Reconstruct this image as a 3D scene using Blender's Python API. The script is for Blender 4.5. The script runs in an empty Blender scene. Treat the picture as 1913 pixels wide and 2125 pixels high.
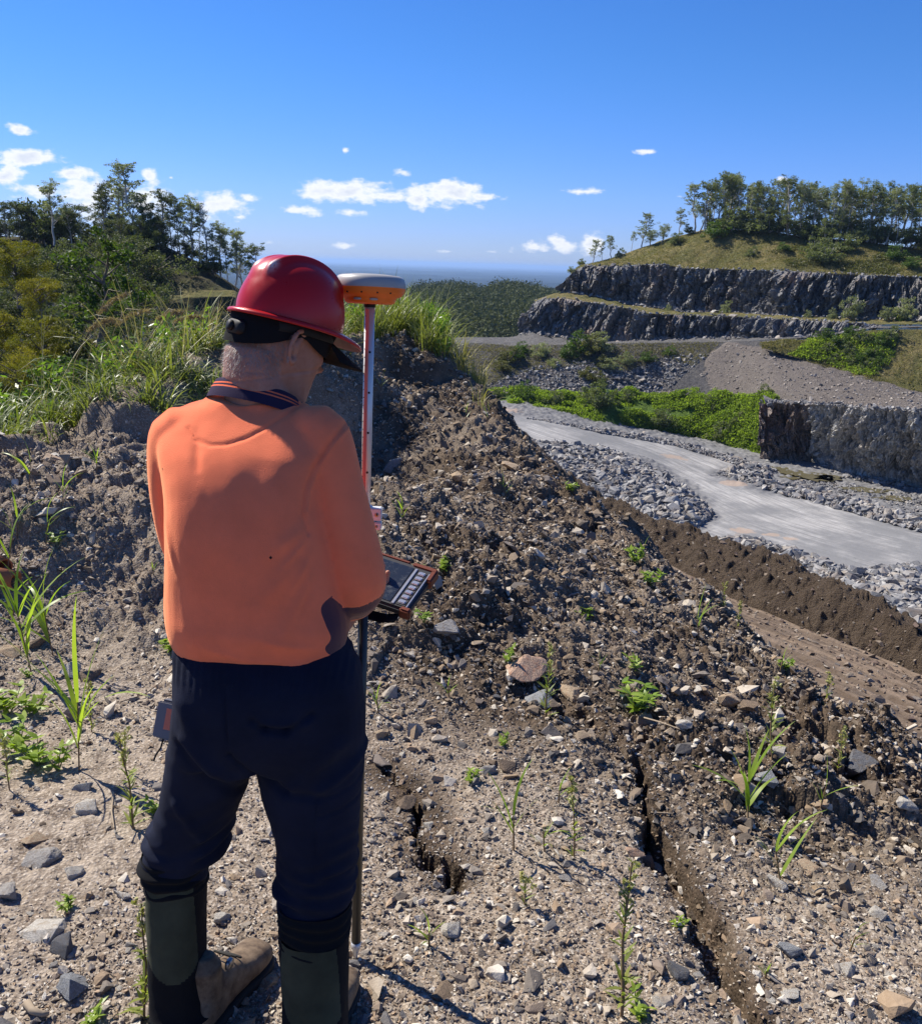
import bpy, bmesh, math, random
import numpy as np
from mathutils import Vector, Matrix
sc = bpy.context.scene
COL = sc.collection
R = math.radians
# ------------------------------------------------------------------ camera
FPX = 1876.0; CX = 956.5; CY = 1062.5
CAMZ = 1.72; PITCH = R(15.33); ROLL = R(1.81)
_F = np.array([0, math.cos(PITCH), -math.sin(PITCH)])
_R0 = np.array([1.0, 0, 0]); _U0 = np.array([0, math.sin(PITCH), math.cos(PITCH)])
_R = _R0*math.cos(ROLL) + _U0*math.sin(ROLL)
_U = -_R0*math.sin(ROLL) + _U0*math.cos(ROLL)
camd = bpy.data.cameras.new('camera'); cam = bpy.data.objects.new('camera', camd); COL.objects.link(cam)
cam.matrix_world = Matrix(((_R[0], _U[0], -_F[0], 0), (_R[1], _U[1], -_F[1], 0), (_R[2], _U[2], -_F[2], CAMZ), (0, 0, 0, 1)))
camd.sensor_fit = 'HORIZONTAL'; camd.sensor_width = 36.0; camd.lens = FPX/1913*36.0
camd.clip_start = 0.05; camd.clip_end = 200000
sc.camera = cam
CAM = np.array([0, 0, CAMZ])
def ray(px, py):
    return _F + _R*(px-CX)/FPX + _U*(CY-py)/FPX
def W(px, py, y):
    d = ray(px, py); return CAM + d*(y/d[1])
def WZ(px, py, z):
    d = ray(px, py); return CAM + d*((z-CAMZ)/d[2])
# ------------------------------------------------------------------ light
SUN_AZ = R(-54)      # from +Y towards -X
SUN_EL = R(47)
sd = np.array([math.sin(SUN_AZ)*math.cos(SUN_EL), math.cos(SUN_AZ)*math.cos(SUN_EL), math.sin(SUN_EL)])
ld = bpy.data.lights.new('sun', 'SUN'); lo = bpy.data.objects.new('sun', ld); COL.objects.link(lo)
ld.energy = 5.0; ld.angle = R(0.53); ld.color = (1.0, 0.94, 0.84)
lo.rotation_euler = Vector(sd).to_track_quat('Z', 'Y').to_euler()
sc.view_settings.view_transform = 'Standard'; sc.view_settings.look = 'None'
sc.view_settings.gamma = 1.0; sc.view_settings.exposure = 0.66; sc.view_settings.use_curve_mapping = False
world = bpy.data.worlds.new('World'); sc.world = world; world.use_nodes = True
sc.cycles.volume_bounces = 0
sc.cycles.max_bounces = 6; sc.cycles.transparent_max_bounces = 16
sc.cycles.use_adaptive_sampling = True

def nd(nt, typ, **kw):
    n = nt.nodes.new(typ)
    for k, v in kw.items():
        if k.startswith('i_'):
            key = k[2:]
            n.inputs[int(key) if key.isdigit() else key.replace('_', ' ')].default_value = v
        else: setattr(n, k, v)
    return n
def math_(nt, op, a, b=None, c=None, clamp=False):
    n = nt.nodes.new('ShaderNodeMath'); n.operation = op; n.use_clamp = clamp
    for i, v in enumerate((a, b, c)):
        if v is None: continue
        if isinstance(v, (int, float)): n.inputs[i].default_value = v
        else: nt.links.new(v, n.inputs[i])
    return n.outputs[0]
def vmath(nt, op, a, b=None):
    n = nt.nodes.new('ShaderNodeVectorMath'); n.operation = op
    for i, v in enumerate((a, b)):
        if v is None: continue
        if isinstance(v, (tuple, list)): n.inputs[i].default_value = v
        else: nt.links.new(v, n.inputs[i])
    return n.outputs['Value'] if op in ('LENGTH', 'DOT_PRODUCT') else n.outputs[0]
def mixc(nt, fac, a, b, blend='MIX'):
    n = nt.nodes.new('ShaderNodeMix'); n.data_type = 'RGBA'; n.blend_type = blend
    for i, v in ((0, fac), (6, a), (7, b)):
        if isinstance(v, (int, float)): n.inputs[i].default_value = v
        elif isinstance(v, (tuple, list)): n.inputs[i].default_value = (*v[:3], 1)
        else: nt.links.new(v, n.inputs[i])
    return n.outputs[2]
def ramp(nt, x, pts, interp='LINEAR'):
    n = nt.nodes.new('ShaderNodeValToRGB'); n.color_ramp.interpolation = interp
    e = n.color_ramp.elements
    while len(e) < len(pts): e.new(0.5)
    for k, (p, c) in enumerate(pts):
        e[k].position = p; e[k].color = (c, c, c, 1) if isinstance(c, (int, float)) else (*c, 1)
    nt.links.new(x, n.inputs[0]); return n.outputs[0]

def build_world():
    nt = world.node_tree; nt.nodes.clear()
    out = nd(nt, 'ShaderNodeOutputWorld'); bg = nd(nt, 'ShaderNodeBackground')
    sky = nd(nt, 'ShaderNodeTexSky', sky_type='NISHITA', sun_disc=False, sun_elevation=SUN_EL, sun_rotation=SUN_AZ,
             altitude=200, air_density=1.0, dust_density=0.1, ozone_density=1.2)
    tc = nd(nt, 'ShaderNodeTexCoord'); g = tc.outputs['Generated']
    sep = nd(nt, 'ShaderNodeSeparateXYZ'); nt.links.new(g, sep.inputs[0])
    yy = math_(nt, 'MAXIMUM', sep.outputs[1], 0.02)
    a = math_(nt, 'DIVIDE', sep.outputs[0], yy); b = math_(nt, 'DIVIDE', sep.outputs[2], yy)
    cb = nd(nt, 'ShaderNodeCombineXYZ'); nt.links.new(a, cb.inputs[0]); nt.links.new(b, cb.inputs[1])
    P = cb.outputs[0]
    no = nd(nt, 'ShaderNodeTexNoise', i_Scale=26.0, i_Detail=7.0, i_Roughness=0.62); 
    mp = nd(nt, 'ShaderNodeMapping'); mp.inputs['Scale'].default_value = (1, 1.9, 1); nt.links.new(P, mp.inputs[0])
    nt.links.new(mp.outputs[0], no.inputs['Vector'])
    nz = math_(nt, 'SUBTRACT', no.outputs[0], 0.5)
    dens = None
    for (px, py, hw, hh, w) in CLOUDS:
        d = ray(px, py); a0, b0 = d[0]/d[1], d[2]/d[1]
        v = vmath(nt, 'SUBTRACT', P, (a0, b0, 0))
        v = vmath(nt, 'MULTIPLY', v, (FPX/hw*1.0, FPX/hh*1.0, 0))
        q = vmath(nt, 'LENGTH', v)
        q = math_(nt, 'SUBTRACT', w, math_(nt, 'MULTIPLY', q, 0.62))
        dens = q if dens is None else math_(nt, 'MAXIMUM', dens, q)
    dd = math_(nt, 'ADD', math_(nt, 'MAXIMUM', dens, -3.0), math_(nt, 'MULTIPLY', nz, 2.5))
    cov = nd(nt, 'ShaderNodeMapRange', interpolation_type='SMOOTHSTEP'); nt.links.new(dd, cov.inputs[0])
    cov.inputs[1].default_value = 0.12; cov.inputs[2].default_value = 0.62
    front = math_(nt, 'GREATER_THAN', sep.outputs[1], 0.05)
    covf = math_(nt, 'MULTIPLY', math_(nt, 'MULTIPLY', cov.outputs[0], front), 0.93)
    # thick centres of the clouds are a little greyer underneath
    shade = ramp(nt, dd, [(0.2, (8.6, 9.0, 9.6)), (0.62, (9.4, 9.5, 9.6)), (1.0, (7.2, 7.6, 8.4))])
    hs = nd(nt, 'ShaderNodeHueSaturation'); hs.inputs['Saturation'].default_value = 1.22; hs.inputs['Value'].default_value = SKY_V
    nt.links.new(sky.outputs[0], hs.inputs['Color'])
    hz = nd(nt, 'ShaderNodeMapRange', interpolation_type='SMOOTHSTEP'); nt.links.new(sep.outputs[2], hz.inputs[0]); hz.inputs[1].default_value = .0; hz.inputs[2].default_value = .22
    tint = mixc(nt, 1.0, hs.outputs[0], mixc(nt, hz.outputs[0], (.47, .64, 1.42), SKY_TINT), 'MULTIPLY')
    col = mixc(nt, covf, tint, shade)
    nt.links.new(col, bg.inputs[0]); bg.inputs[1].default_value = 0.070
    nt.links.new(bg.outputs[0], out.inputs[0])
SKY_V = 1.0; SKY_TINT = (.41, .72, 1.24)
CLOUDS = [(48, 268, 38, 13, .75), (62, 325, 70, 18, .85), (150, 356, 50, 12, .8), (18, 362, 40, 16, .8), (90, 397, 60, 16, .8), (175, 412, 75, 30, .85),
          (310, 408, 55, 30, .8), (455, 424, 60, 26, .85), (520, 408, 30, 12, .7), (494, 450, 22, 7, .6), (617, 436, 42, 10, .85), (725, 396, 78, 22, .95), (800, 408, 40, 13, .85), (868, 412, 26, 18, .85),
          (935, 400, 60, 24, .95), (1000, 408, 42, 9, .85), (725, 441, 46, 9, .7), (715, 311, 9, 6, .75), (837, 357, 20, 9, .75), (1195, 397, 44, 8, .8), (1340, 313, 34, 7, .55),
          (1410, 406, 18, 7, .6), (1105, 513, 40, 15, .75), (1170, 508, 30, 20, .8), (1228, 505, 30, 22, .8), (1020, 522, 24, 7, .5), (715, 510, 46, 10, .5), (560, 503, 40, 16, .35), (930, 521, 30, 6, .45),
          (1625, 372, 20, 10, .7), (306, 365, 18, 12, .7), (355, 368, 9, 5, .4)]
build_world()

# ------------------------------------------------------------------ noise in numpy
def _h(ix, iy, iz=0, s=0):
    n = (ix*374761393 + iy*668265263 + iz*2147483647 + s*1274126177) & 0xFFFFFFFF
    n = ((n ^ (n >> 13))*1274126177) & 0xFFFFFFFF
    n = ((n ^ (n >> 16))*2246822519) & 0xFFFFFFFF
    n = n ^ (n >> 15)
    return (n & 0xFFFFFF)/float(0x1000000)
def vnoise(x, y, z=None, s=0):
    if z is None: z = np.zeros_like(x)
    xi = np.floor(x).astype(np.int64); yi = np.floor(y).astype(np.int64); zi = np.floor(z).astype(np.int64)
    fx = x-xi; fy = y-yi; fz = z-zi
    fx = fx*fx*fx*(fx*(fx*6-15)+10); fy = fy*fy*fy*(fy*(fy*6-15)+10); fz = fz*fz*(3-2*fz)
    flat = not np.any(z)
    def L(k):
        a = _h(xi, yi, zi+k, s)*(1-fx)+_h(xi+1, yi, zi+k, s)*fx
        b = _h(xi, yi+1, zi+k, s)*(1-fx)+_h(xi+1, yi+1, zi+k, s)*fx
        return a*(1-fy)+b*fy
    r = L(0)
    if not flat: r = r*(1-fz)+L(1)*fz
    return r*2-1
def fbm(x, y, z=None, o=5, s=0, g=0.5, lac=2.03):
    r = 0; a = 1.0; t = 0
    for k in range(o):
        r = r + a*vnoise(x*lac**k+k*7.3, y*lac**k+k*3.1, None if z is None else z*lac**k, s+k*17); t += a; a *= g
    return r/t
def worley(x, y, s=0):
    """distance to nearest, second-nearest feature point and that cell's random value (2-D)"""
    xi = np.floor(x).astype(np.int64); yi = np.floor(y).astype(np.int64)
    f1 = np.full(x.shape, 9.0); f2 = np.full(x.shape, 9.0); v = np.zeros(x.shape)
    for dx in (-1, 0, 1):
        for dy in (-1, 0, 1):
            cx = xi+dx; cy = yi+dy
            d = np.hypot(cx+_h(cx, cy, 1, s)-x, cy+_h(cx, cy, 2, s)-y)
            m = d < f1
            f2 = np.where(m, f1, np.minimum(f2, d)); v = np.where(m, _h(cx, cy, 3, s), v); f1 = np.where(m, d, f1)
    return f1, f2, v
def facets(x, y, s=0, slope=1.0):
    """broken rock: every cell is a tilted flat facet at its own height; also returns the distance to the cell's border"""
    xi = np.floor(x).astype(np.int64); yi = np.floor(y).astype(np.int64)
    f1 = np.full(x.shape, 9.0); f2 = np.full(x.shape, 9.0); w = np.zeros(x.shape)
    for dx in (-1, 0, 1):
        for dy in (-1, 0, 1):
            cx = xi+dx; cy = yi+dy
            ox = cx+_h(cx, cy, 1, s)-x; oy = cy+_h(cx, cy, 2, s)-y
            d = np.abs(ox)+np.abs(oy)+.35*np.hypot(ox, oy); m = d < f1
            ww = _h(cx, cy, 3, s)-.5+slope*(ox*(_h(cx, cy, 4, s)-.5)+oy*(_h(cx, cy, 5, s)-.5))
            f2 = np.where(m, f1, np.minimum(f2, d)); w = np.where(m, ww, w); f1 = np.where(m, d, f1)
    return w, f2-f1
def sstep(a, b, x):
    t = np.clip((x-a)/(b-a), 0, 1); return t*t*(3-2*t)

# ------------------------------------------------------------------ mesh helpers
def mesh_np(name, V, Fq, mat=None, smooth=True, attrs=None, ft=None):
    """V (n,3), Fq (m,4) or (m,3) ; attrs {name: (n,) or (n,3)}"""
    V = np.asarray(V, dtype=np.float32); Fq = np.asarray(Fq, dtype=np.int32)
    me = bpy.data.meshes.new(name)
    n, k = Fq.shape
    me.vertices.add(len(V)); me.vertices.foreach_set('co', V.ravel())
    me.loops.add(n*k); me.loops.foreach_set('vertex_index', Fq.ravel())
    me.polygons.add(n); me.polygons.foreach_set('loop_start', np.arange(0, n*k, k, dtype=np.int32))
    me.polygons.foreach_set('loop_total', np.full(n, k, dtype=np.int32))
    me.update(calc_edges=True)
    me.polygons.foreach_set('use_smooth', np.full(n, smooth, dtype=bool))
    for an, av in (attrs or {}).items():
        av = np.asarray(av, dtype=np.float32)
        if av.ndim == 1:
            a = me.attributes.new(an, 'FLOAT', 'POINT'); a.data.foreach_set('value', av)
        else:
            a = me.attributes.new(an, 'FLOAT_COLOR', 'POINT')
            c = np.ones((len(av), 4), dtype=np.float32); c[:, :3] = av; a.data.foreach_set('color', c.ravel())
    if mat: me.materials.append(mat)
    me.validate()
    return me
def link(name, me, parent=None, label=None, cat=None, group=None, kind=None, loc=None):
    o = bpy.data.objects.new(name, me); COL.objects.link(o)
    if parent: o.parent = parent
    if loc is not None: o.location = loc
    tag(o, label, cat, group, kind); return o
def tag(o, label=None, cat=None, group=None, kind=None):
    if label: o['label'] = label
    if cat: o['category'] = cat
    if group: o['group'] = group
    if kind: o['kind'] = kind
    return o
def empty(name, loc, label, cat, group=None):
    o = bpy.data.objects.new(name, None); COL.objects.link(o); o.location = loc; o.empty_display_size = 0.1
    return tag(o, label, cat, group)
def gridfaces(nr, nc, mask=None, wrap=False):
    i = np.arange(nr-1)[:, None]; j = np.arange(nc if wrap else nc-1)[None, :]
    j2 = (j+1) % nc
    f = np.stack([i*nc+j+0*j2, i*nc+j2, (i+1)*nc+j2, (i+1)*nc+j], axis=-1).reshape(-1, 4)
    if mask is not None: f = f[mask.ravel()]
    return f
def compact(V, F):
    u, inv = np.unique(F, return_inverse=True)
    return u, inv.reshape(F.shape)
def mat(name, col=(0.5, 0.5, 0.5), rough=0.8, spec=0.3, metal=0.0):
    m = bpy.data.materials.new(name); m.use_nodes = True
    b = m.node_tree.nodes['Principled BSDF']
    b.inputs['Base Color'].default_value = (*col, 1); b.inputs['Roughness'].default_value = rough
    b.inputs['Specular IOR Level'].default_value = spec; b.inputs['Metallic'].default_value = metal
    return m
def bsdf(m): return m.node_tree.nodes['Principled BSDF']
def noise_node(nt, scale, detail=5, rough=0.6, vec=None, dist=0.0):
    n = nd(nt, 'ShaderNodeTexNoise', i_Scale=scale, i_Detail=detail, i_Roughness=rough, i_Distortion=dist)
    if vec is None:
        tc = nd(nt, 'ShaderNodeTexCoord'); vec = tc.outputs['Object']
    nt.links.new(vec, n.inputs['Vector']); return n
def bump(m, h, strength=0.5, dist=0.01):
    nt = m.node_tree; b = nd(nt, 'ShaderNodeBump', i_Strength=strength, i_Distance=dist)
    nt.links.new(h, b.inputs['Height']); nt.links.new(b.outputs[0], bsdf(m).inputs['Normal']); return b
def leafmat(name, c1, c2, scale=3.0, trans=0.35, rough=0.5, spec=0.3, attr=True):
    """leaf: diffuse/gloss + light coming through; colour varies leaf to leaf through the per-vertex 'rnd' value"""
    m = bpy.data.materials.new(name); m.use_nodes = True; nt = m.node_tree
    b = bsdf(m); b.inputs['Roughness'].default_value = rough; b.inputs['Specular IOR Level'].default_value = spec
    at = nd(nt, 'ShaderNodeAttribute', attribute_name='rnd')
    oi = nd(nt, 'ShaderNodeObjectInfo')
    f = math_(nt, 'MULTIPLY_ADD', oi.outputs['Random'], 0.35, math_(nt, 'MULTIPLY', at.outputs['Fac'], 0.75), clamp=True)
    c = mixc(nt, f, c1, c2)
    nt.links.new(c, b.inputs['Base Color'])
    tr = nd(nt, 'ShaderNodeBsdfTranslucent')
    c2_ = mixc(nt, 1.0, c, (1.15, 1.25, 0.45), 'MULTIPLY'); nt.links.new(c2_, tr.inputs[0])
    mx = nd(nt, 'ShaderNodeMixShader', i_0=trans)
    nt.links.new(b.outputs[0], mx.inputs[1]); nt.links.new(tr.outputs[0], mx.inputs[2])
    nt.links.new(mx.outputs[0], nt.nodes['Material Output'].inputs[0])
    return m

# ------------------------------------------------------------------ near ground: the spoil bank and the ledge the man stands on
RG = random.Random(7); NR = np.random.default_rng(11)
ctrl = []
def cz(px, py, z): ctrl.append(WZ(px, py, z))
def cy(px, py, y): ctrl.append(W(px, py, y))
for a in [(20, 2110, 0), (560, 2110, 0), (1000, 2100, 0), (1500, 2100, -.02), (1900, 2100, -.05), (50, 1700, 0), (200, 1420, .0), (20, 1400, 0), (340, 1400, .0),
          (560, 1700, 0), (740, 2000, 0), (900, 1700, 0), (1300, 1800, -.03), (1800, 1800, -.1), (1850, 1590, -.20), (1600, 1600, -.07), (1300, 1600, .0), (1000, 1560, .02),
          (820, 1400, .1), (1200, 1400, .08), (1500, 1450, -.03), (850, 1150, .36), (1100, 1150, .26), (1330, 1250, .08), (560, 1400, .06),
          (100, 1270, .1), (100, 1110, .38), (300, 1200, .18), (290, 1000, .58), (60, 990, .55), (560, 1150, .36)]: cz(*a)
for a in [(210, 850, 6.4), (330, 830, 6.8), (20, 930, 6.1), (450, 760, 7.6), (560, 740, 8.2), (640, 750, 8.6), (700, 880, 8.4), (760, 960, 7.8), (850, 900, 8.6), (1000, 1000, 7.2), (850, 1020, 7.2),
          (800, 730, 10.6), (870, 715, 11.6), (930, 745, 11.0), (990, 815, 9.9), (1056, 888, 8.9), (1177, 992, 7.7), (1294, 1075, 6.8), (1389, 1178, 6.1), (1479, 1230, 5.7), (1574, 1324, 5.1), (1659, 1388, 4.6), (1775, 1474, 4.0), (1900, 1562, 3.45), (900, 800, 10.0)]: cy(*a)
for a in [(-6, 1.5, 0), (-6, 4, .1), (-7, 7, .5), (0, 0, 0), (3.5, 1, -.3), (-2, -2, 0), (2, -2, 0), (5, -2, -.3), (-6, -3, 0), (-3, 10, .6), (-5, 9, .3), (5, 4, -.6), (4, 9, -.2)]: ctrl.append(np.array(a, dtype=float))
C_ = np.array(ctrl)
def _solve():
    n = len(C_); d = np.hypot(C_[:, None, 0]-C_[None, :, 0], C_[:, None, 1]-C_[None, :, 1])
    K = d + 0.0*np.eye(n); K = K - 0  # linear RBF kernel (biharmonic in 1-D): no overshoot
    A = np.zeros((n+3, n+3)); A[:n, :n] = -K - 0.06*np.eye(n)*-1; A[:n, n] = 1; A[:n, n+1:] = C_[:, :2]; A[n, :n] = 1; A[n+1:, :n] = C_[:, :2].T
    return np.linalg.solve(A, np.r_[C_[:, 2], 0, 0, 0])
_w = _solve()
def h_base(x, y):
    sh = x.shape; x = x.ravel(); y = y.ravel(); r = np.zeros(x.shape)
    for k in range(len(C_)): r -= _w[k]*np.hypot(x-C_[k, 0], y-C_[k, 1])
    n = len(C_); r += _w[n]+_w[n+1]*x+_w[n+2]*y
    return r.reshape(sh)
EDGE = np.array([W(1990, 1640, 3.15), W(1900, 1562, 3.45), W(1775, 1474, 4.0), W(1659, 1388, 4.6), W(1574, 1324, 5.1), W(1479, 1230, 5.7), W(1389, 1178, 6.1), W(1294, 1075, 6.8), W(1177, 992, 7.7), W(1056, 888, 8.9), W(990, 822, 9.9), W(935, 750, 11.0),
                 W(870, 705, 11.9), W(800, 700, 11.6), W(690, 700, 10.4), W(600, 720, 9.6), W(500, 730, 8.8), W(400, 770, 7.9), W(300, 810, 7.3), W(200, 830, 7.0), W(100, 880, 6.8), W(0, 920, 6.6), W(-150, 960, 6.4), W(-500, 1000, 6.3)])[:, :2]
EDGE = np.vstack([[[8.0, -30.0], [3.6, 0.0], [2.7, 2.0]], EDGE, [[-30, 5.5]]])
def sdist(x, y, PL):
    """signed distance to the rim: positive outside the ledge (over the drop)"""
    q = pdist(x, y, PL); ins = np.zeros(x.shape, dtype=bool); n = len(PL)
    for k in range(n):
        (x0, y0), (x1, y1) = PL[k], PL[(k+1) % n]
        if y0 == y1: continue
        ins ^= ((y0 > y) != (y1 > y)) & (x < (x1-x0)*(y-y0)/(y1-y0)+x0)
    return np.where(ins, -q, q)
def pdist(x, y, PL):
    best = np.full(x.shape, 1e9)
    for a, b in zip(PL[:-1], PL[1:]):
        d = b-a; t = np.clip(((x-a[0])*d[0]+(y-a[1])*d[1])/(d@d), 0, 1)
        best = np.minimum(best, np.hypot(x-a[0]-t*d[0], y-a[1]-t*d[1]))
    return best
def gl(pts): return np.array([WZ(px, py, -.02)[:2] for px, py in pts])
CRACKS = [(gl([(1325, 1590), (1335, 1640), (1376, 1735), (1415, 1811), (1440, 1850), (1459, 1880), (1468, 1930), (1504, 2003), (1545, 2060), (1574, 2120)]), .11, .035),
          (gl([(800, 1615), (871, 1671), (885, 1700), (878, 1760), (935, 1811)]), .10, .032), (gl([(1080, 1475), (1130, 1490), (1200, 1500)]), .03, .03)]
_ca = 0.6
SCARPS = [(W(262, 900, 6.2)[0], 5.95, .30, .20), (W(820, 740, 10.3)[0], 10.0, .75, .22), (W(690, 800, 8.8)[0], 8.5, .35, .25)]
BOWL = W(735, 890, 8.0)[:2]
def h_near(x, y, fine=True):
    h = h_base(x, y)
    wx = x + .12*vnoise(x*2.3, y*2.3, s=5); wy = y+.12*vnoise(x*2.3+9, y*2.3, s=6)
    # how rough the ground is: tipped spoil on the bank, gravel on the ledge
    rough = sstep(2.7, 3.7, y + .5*x + .5*vnoise(x*1.3, y*1.3, s=44))
    h = h + (.015+.05*rough)*fbm(x*.9, y*.9, o=3, s=1) - .075*rough
    for sc_, amp, ra, s in ((2.6, .012, .095, 21), (6.5, .009, .060, 22), (15., .006, .024, 23), (34., .0038, .012, 24), (70., .002, .006, 25)):
        f1, f2, v = worley(wx*sc_, wy*sc_, s)
        b = np.clip(1-f1*1.25, 0, 1)**.7*(v**1.6)
        w_, e_ = facets(wx*sc_*1.13+3, wy*sc_*1.13, s+50, 1.6); b = b+(.5*rough)*np.clip(w_+.25, 0, .9)*sstep(-.05, .45, e_)
        h = h + (amp+ra*1.15*rough*(.45+.75*sstep(.1, .9, .5+.6*vnoise(x*1.7, y*1.7, s=s+9))))*b
    # a steep eroded scarp below the grass on the left and below the hump behind the man
    # eroded earth scarps under the grass, and the hollow between the spur and the hump
    for (xc, y0, wx_, hh) in SCARPS:
        yy0 = y0+.10*vnoise(x*6, y*1.5, s=35)+.25*(x-xc)**2
        h = h + hh*np.exp(-((x-xc)/wx_)**4)*sstep(yy0-.03, yy0+.13, y)*(1-sstep(y0+.8, y0+2.2, y))
    h = h - .42*np.exp(-((x-BOWL[0])/.55)**2-((y-BOWL[1])/1.0)**2)
    if fine:
        h = h + (.004+.010*rough)*fbm(x*28, y*28, o=3, s=3)+ .0016*fbm(x*120, y*120, o=2, s=8)
    for PL, dep, wid in CRACKS:
        q = pdist(x+.03*vnoise(x*9, y*9, s=61)+.012*vnoise(x*33, y*33, s=66), y+.03*vnoise(x*9, y*9, s=62)+.012*vnoise(x*33, y*33, s=67), PL)
        ww = wid*np.clip(1+1.3*vnoise(x*4.5, y*4.5, s=63)+.5*vnoise(x*15, y*15, s=64), .25, 3)
        h = h - dep*(1-sstep(ww*.45, ww*1.3, q)) - .02*(1-sstep(0, .2, q))
    s = sdist(x+.08*vnoise(x*4, y*4, s=31), y+.08*vnoise(x*4, y*4, s=32), EDGE)
    h = h - np.where(s > 0, .82*s, 0) - .10*np.clip(s+.12, 0, .24)
    return h
def hit(px, py, t0=1.0, t1=20.0):
    """first point where the pixel's ray meets the near ground"""
    d = ray(px, py); t = np.linspace(t0, t1, 700)
    P = CAM[None]+d[None]*t[:, None]
    g = P[:, 2]-h_near(P[:, 0], P[:, 1], False)
    k = np.argmax(g < 0)
    if g[k] >= 0: return None
    a, b = t[max(k-1, 0)], t[k]
    t = np.linspace(a, b, 12); P = CAM[None]+d[None]*t[:, None]
    g = P[:, 2]-h_near(P[:, 0], P[:, 1], True); k = np.argmax(g < 0) if (g < 0).any() else 11
    return P[k]
# ------------------------------------------------------------------ ground materials
def ground_mat():
    m = mat('spoil_ground', rough=0.95, spec=0.12); nt = m.node_tree
    n1 = noise_node(nt, 1.1, 6, .6); n2 = noise_node(nt, 14, 6, .7); n3 = noise_node(nt, 90, 4, .7)
    c = mixc(nt, ramp(nt, n1.outputs[0], [(.38, 0.), (.62, 1.)]), (.24, .185, .135), (.37, .305, .235))
    c = mixc(nt, ramp(nt, n2.outputs[0], [(.40, 0.), (.62, 1.)]), c, (.15, .115, .085))
    c = mixc(nt, ramp(nt, n3.outputs[0], [(.50, 0.), (.66, 1.)]), c, (.50, .43, .35))
    at = nd(nt, 'ShaderNodeAttribute', attribute_name='dirt')
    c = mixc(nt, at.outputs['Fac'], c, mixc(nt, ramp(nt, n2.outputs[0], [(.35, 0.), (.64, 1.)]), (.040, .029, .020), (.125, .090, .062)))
    nt.links.new(c, bsdf(m).inputs['Base Color'])
    v = nd(nt, 'ShaderNodeTexVoronoi', i_Scale=95.0); tc = nd(nt, 'ShaderNodeTexCoord'); nt.links.new(tc.outputs['Object'], v.inputs['Vector'])
    hh = math_(nt, 'ADD', math_(nt, 'MULTIPLY', v.outputs['Distance'], -.8), n3.outputs[0])
    bump(m, hh, .9, .006)
    return m
M_GROUND = ground_mat()
def build_near():
    nr, nc = (900, 980)
    t = np.linspace(0, 1, nr)[:, None]; u = np.linspace(-1, 1, nc)[None, :]
    y = .95*np.exp(t*np.log(17/.95)); x = u*.66*(y+1.5)
    x = x+0*y; y = y+0*x
    z = h_near(x, y)
    dirt = np.clip(sstep(2.7, 3.5, y+.5*x+.5*vnoise(x*1.3, y*1.3, s=44))*(.82+.35*vnoise(x*1.9, y*1.9, s=71)+.25*vnoise(x*7, y*7, s=72)), 0, 1)
    dirt = dirt*(1-.55*sstep(-.5, -1.3, x))
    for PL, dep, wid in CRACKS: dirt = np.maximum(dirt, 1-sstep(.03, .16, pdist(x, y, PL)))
    V = np.stack([x, y, z], -1).reshape(-1, 3)
    link('ground', mesh_np('ground', V, gridfaces(nr, nc), M_GROUND, attrs={'dirt': dirt.ravel()}), kind='structure')
    # the same ledge carried on around and behind the camera
    gx = np.linspace(-16, 16, 161)[None, :]; gy = np.linspace(-12, 20, 161)[:, None]
    x = gx+0*gy; y = gy+0*gx; z = h_near(x, y, False)
    inside = (y > 1.1) & (y < 16.7) & (np.abs(x) < .66*(y+1.5)-.25)
    m = inside; q = ~(m[:-1, :-1] & m[1:, :-1] & m[:-1, 1:] & m[1:, 1:])
    V = np.stack([x, y, z-.012], -1).reshape(-1, 3); F = gridfaces(161, 161, q); uq, F = compact(V, F)
    link('ground_beyond', mesh_np('ground_beyond', V[uq], F, M_GROUND, attrs={'dirt': np.full(len(uq), .4)}), kind='structure')
build_near()

# ------------------------------------------------------------------ loose rock
def rock_proto(seed, n=11, flat=.6, elong=1.0, sub=False):
    r = np.random.default_rng(seed); p = r.normal(size=(n, 3)); p /= np.linalg.norm(p, axis=1)[:, None]
    p *= r.uniform(.75, 1.05, (n, 1)); p *= np.array([elong, 1, flat])
    bm = bmesh.new()
    for q in p: bm.verts.new(q)
    res = bmesh.ops.convex_hull(bm, input=bm.verts)
    bmesh.ops.delete(bm, geom=[v for v in bm.verts if not v.link_faces], context='VERTS')
    bmesh.ops.triangulate(bm, faces=bm.faces)
    if sub:
        bmesh.ops.bevel(bm, geom=list(bm.edges), offset=.045, segments=1, affect='EDGES', clamp_overlap=True)
        bmesh.ops.triangulate(bm, faces=bm.faces)
        bmesh.ops.subdivide_edges(bm, edges=bm.edges, cuts=2 if sub is True else sub, use_grid_fill=True)
        bmesh.ops.triangulate(bm, faces=bm.faces)
    bm.verts.index_update()
    V = np.array([v.co[:] for v in bm.verts]); F = np.array([[v.index for v in f.verts] for f in bm.faces]); bm.free()
    if sub:
        nn = fbm(V[:, 0]*1.6+seed, V[:, 1]*1.6, V[:, 2]*1.6, o=4, s=seed)
        V = V*(1+.11*nn[:, None])
        f1, f2, v = worley(V[:, 0]*2.2+V[:, 2]+seed, V[:, 1]*2.2-V[:, 2]*.7, seed)
        V = V*(1-.05*v[:, None]+.045*fbm(V[:, 0]*5+seed, V[:, 1]*5, V[:, 2]*5, o=3, s=seed+3)[:, None])
    return V, F
ROCKS = [rock_proto(100+k, n=RG.choice([9, 10, 12, 14]), flat=RG.uniform(.4, .85), elong=RG.uniform(1, 1.5)) for k in range(24)]
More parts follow.
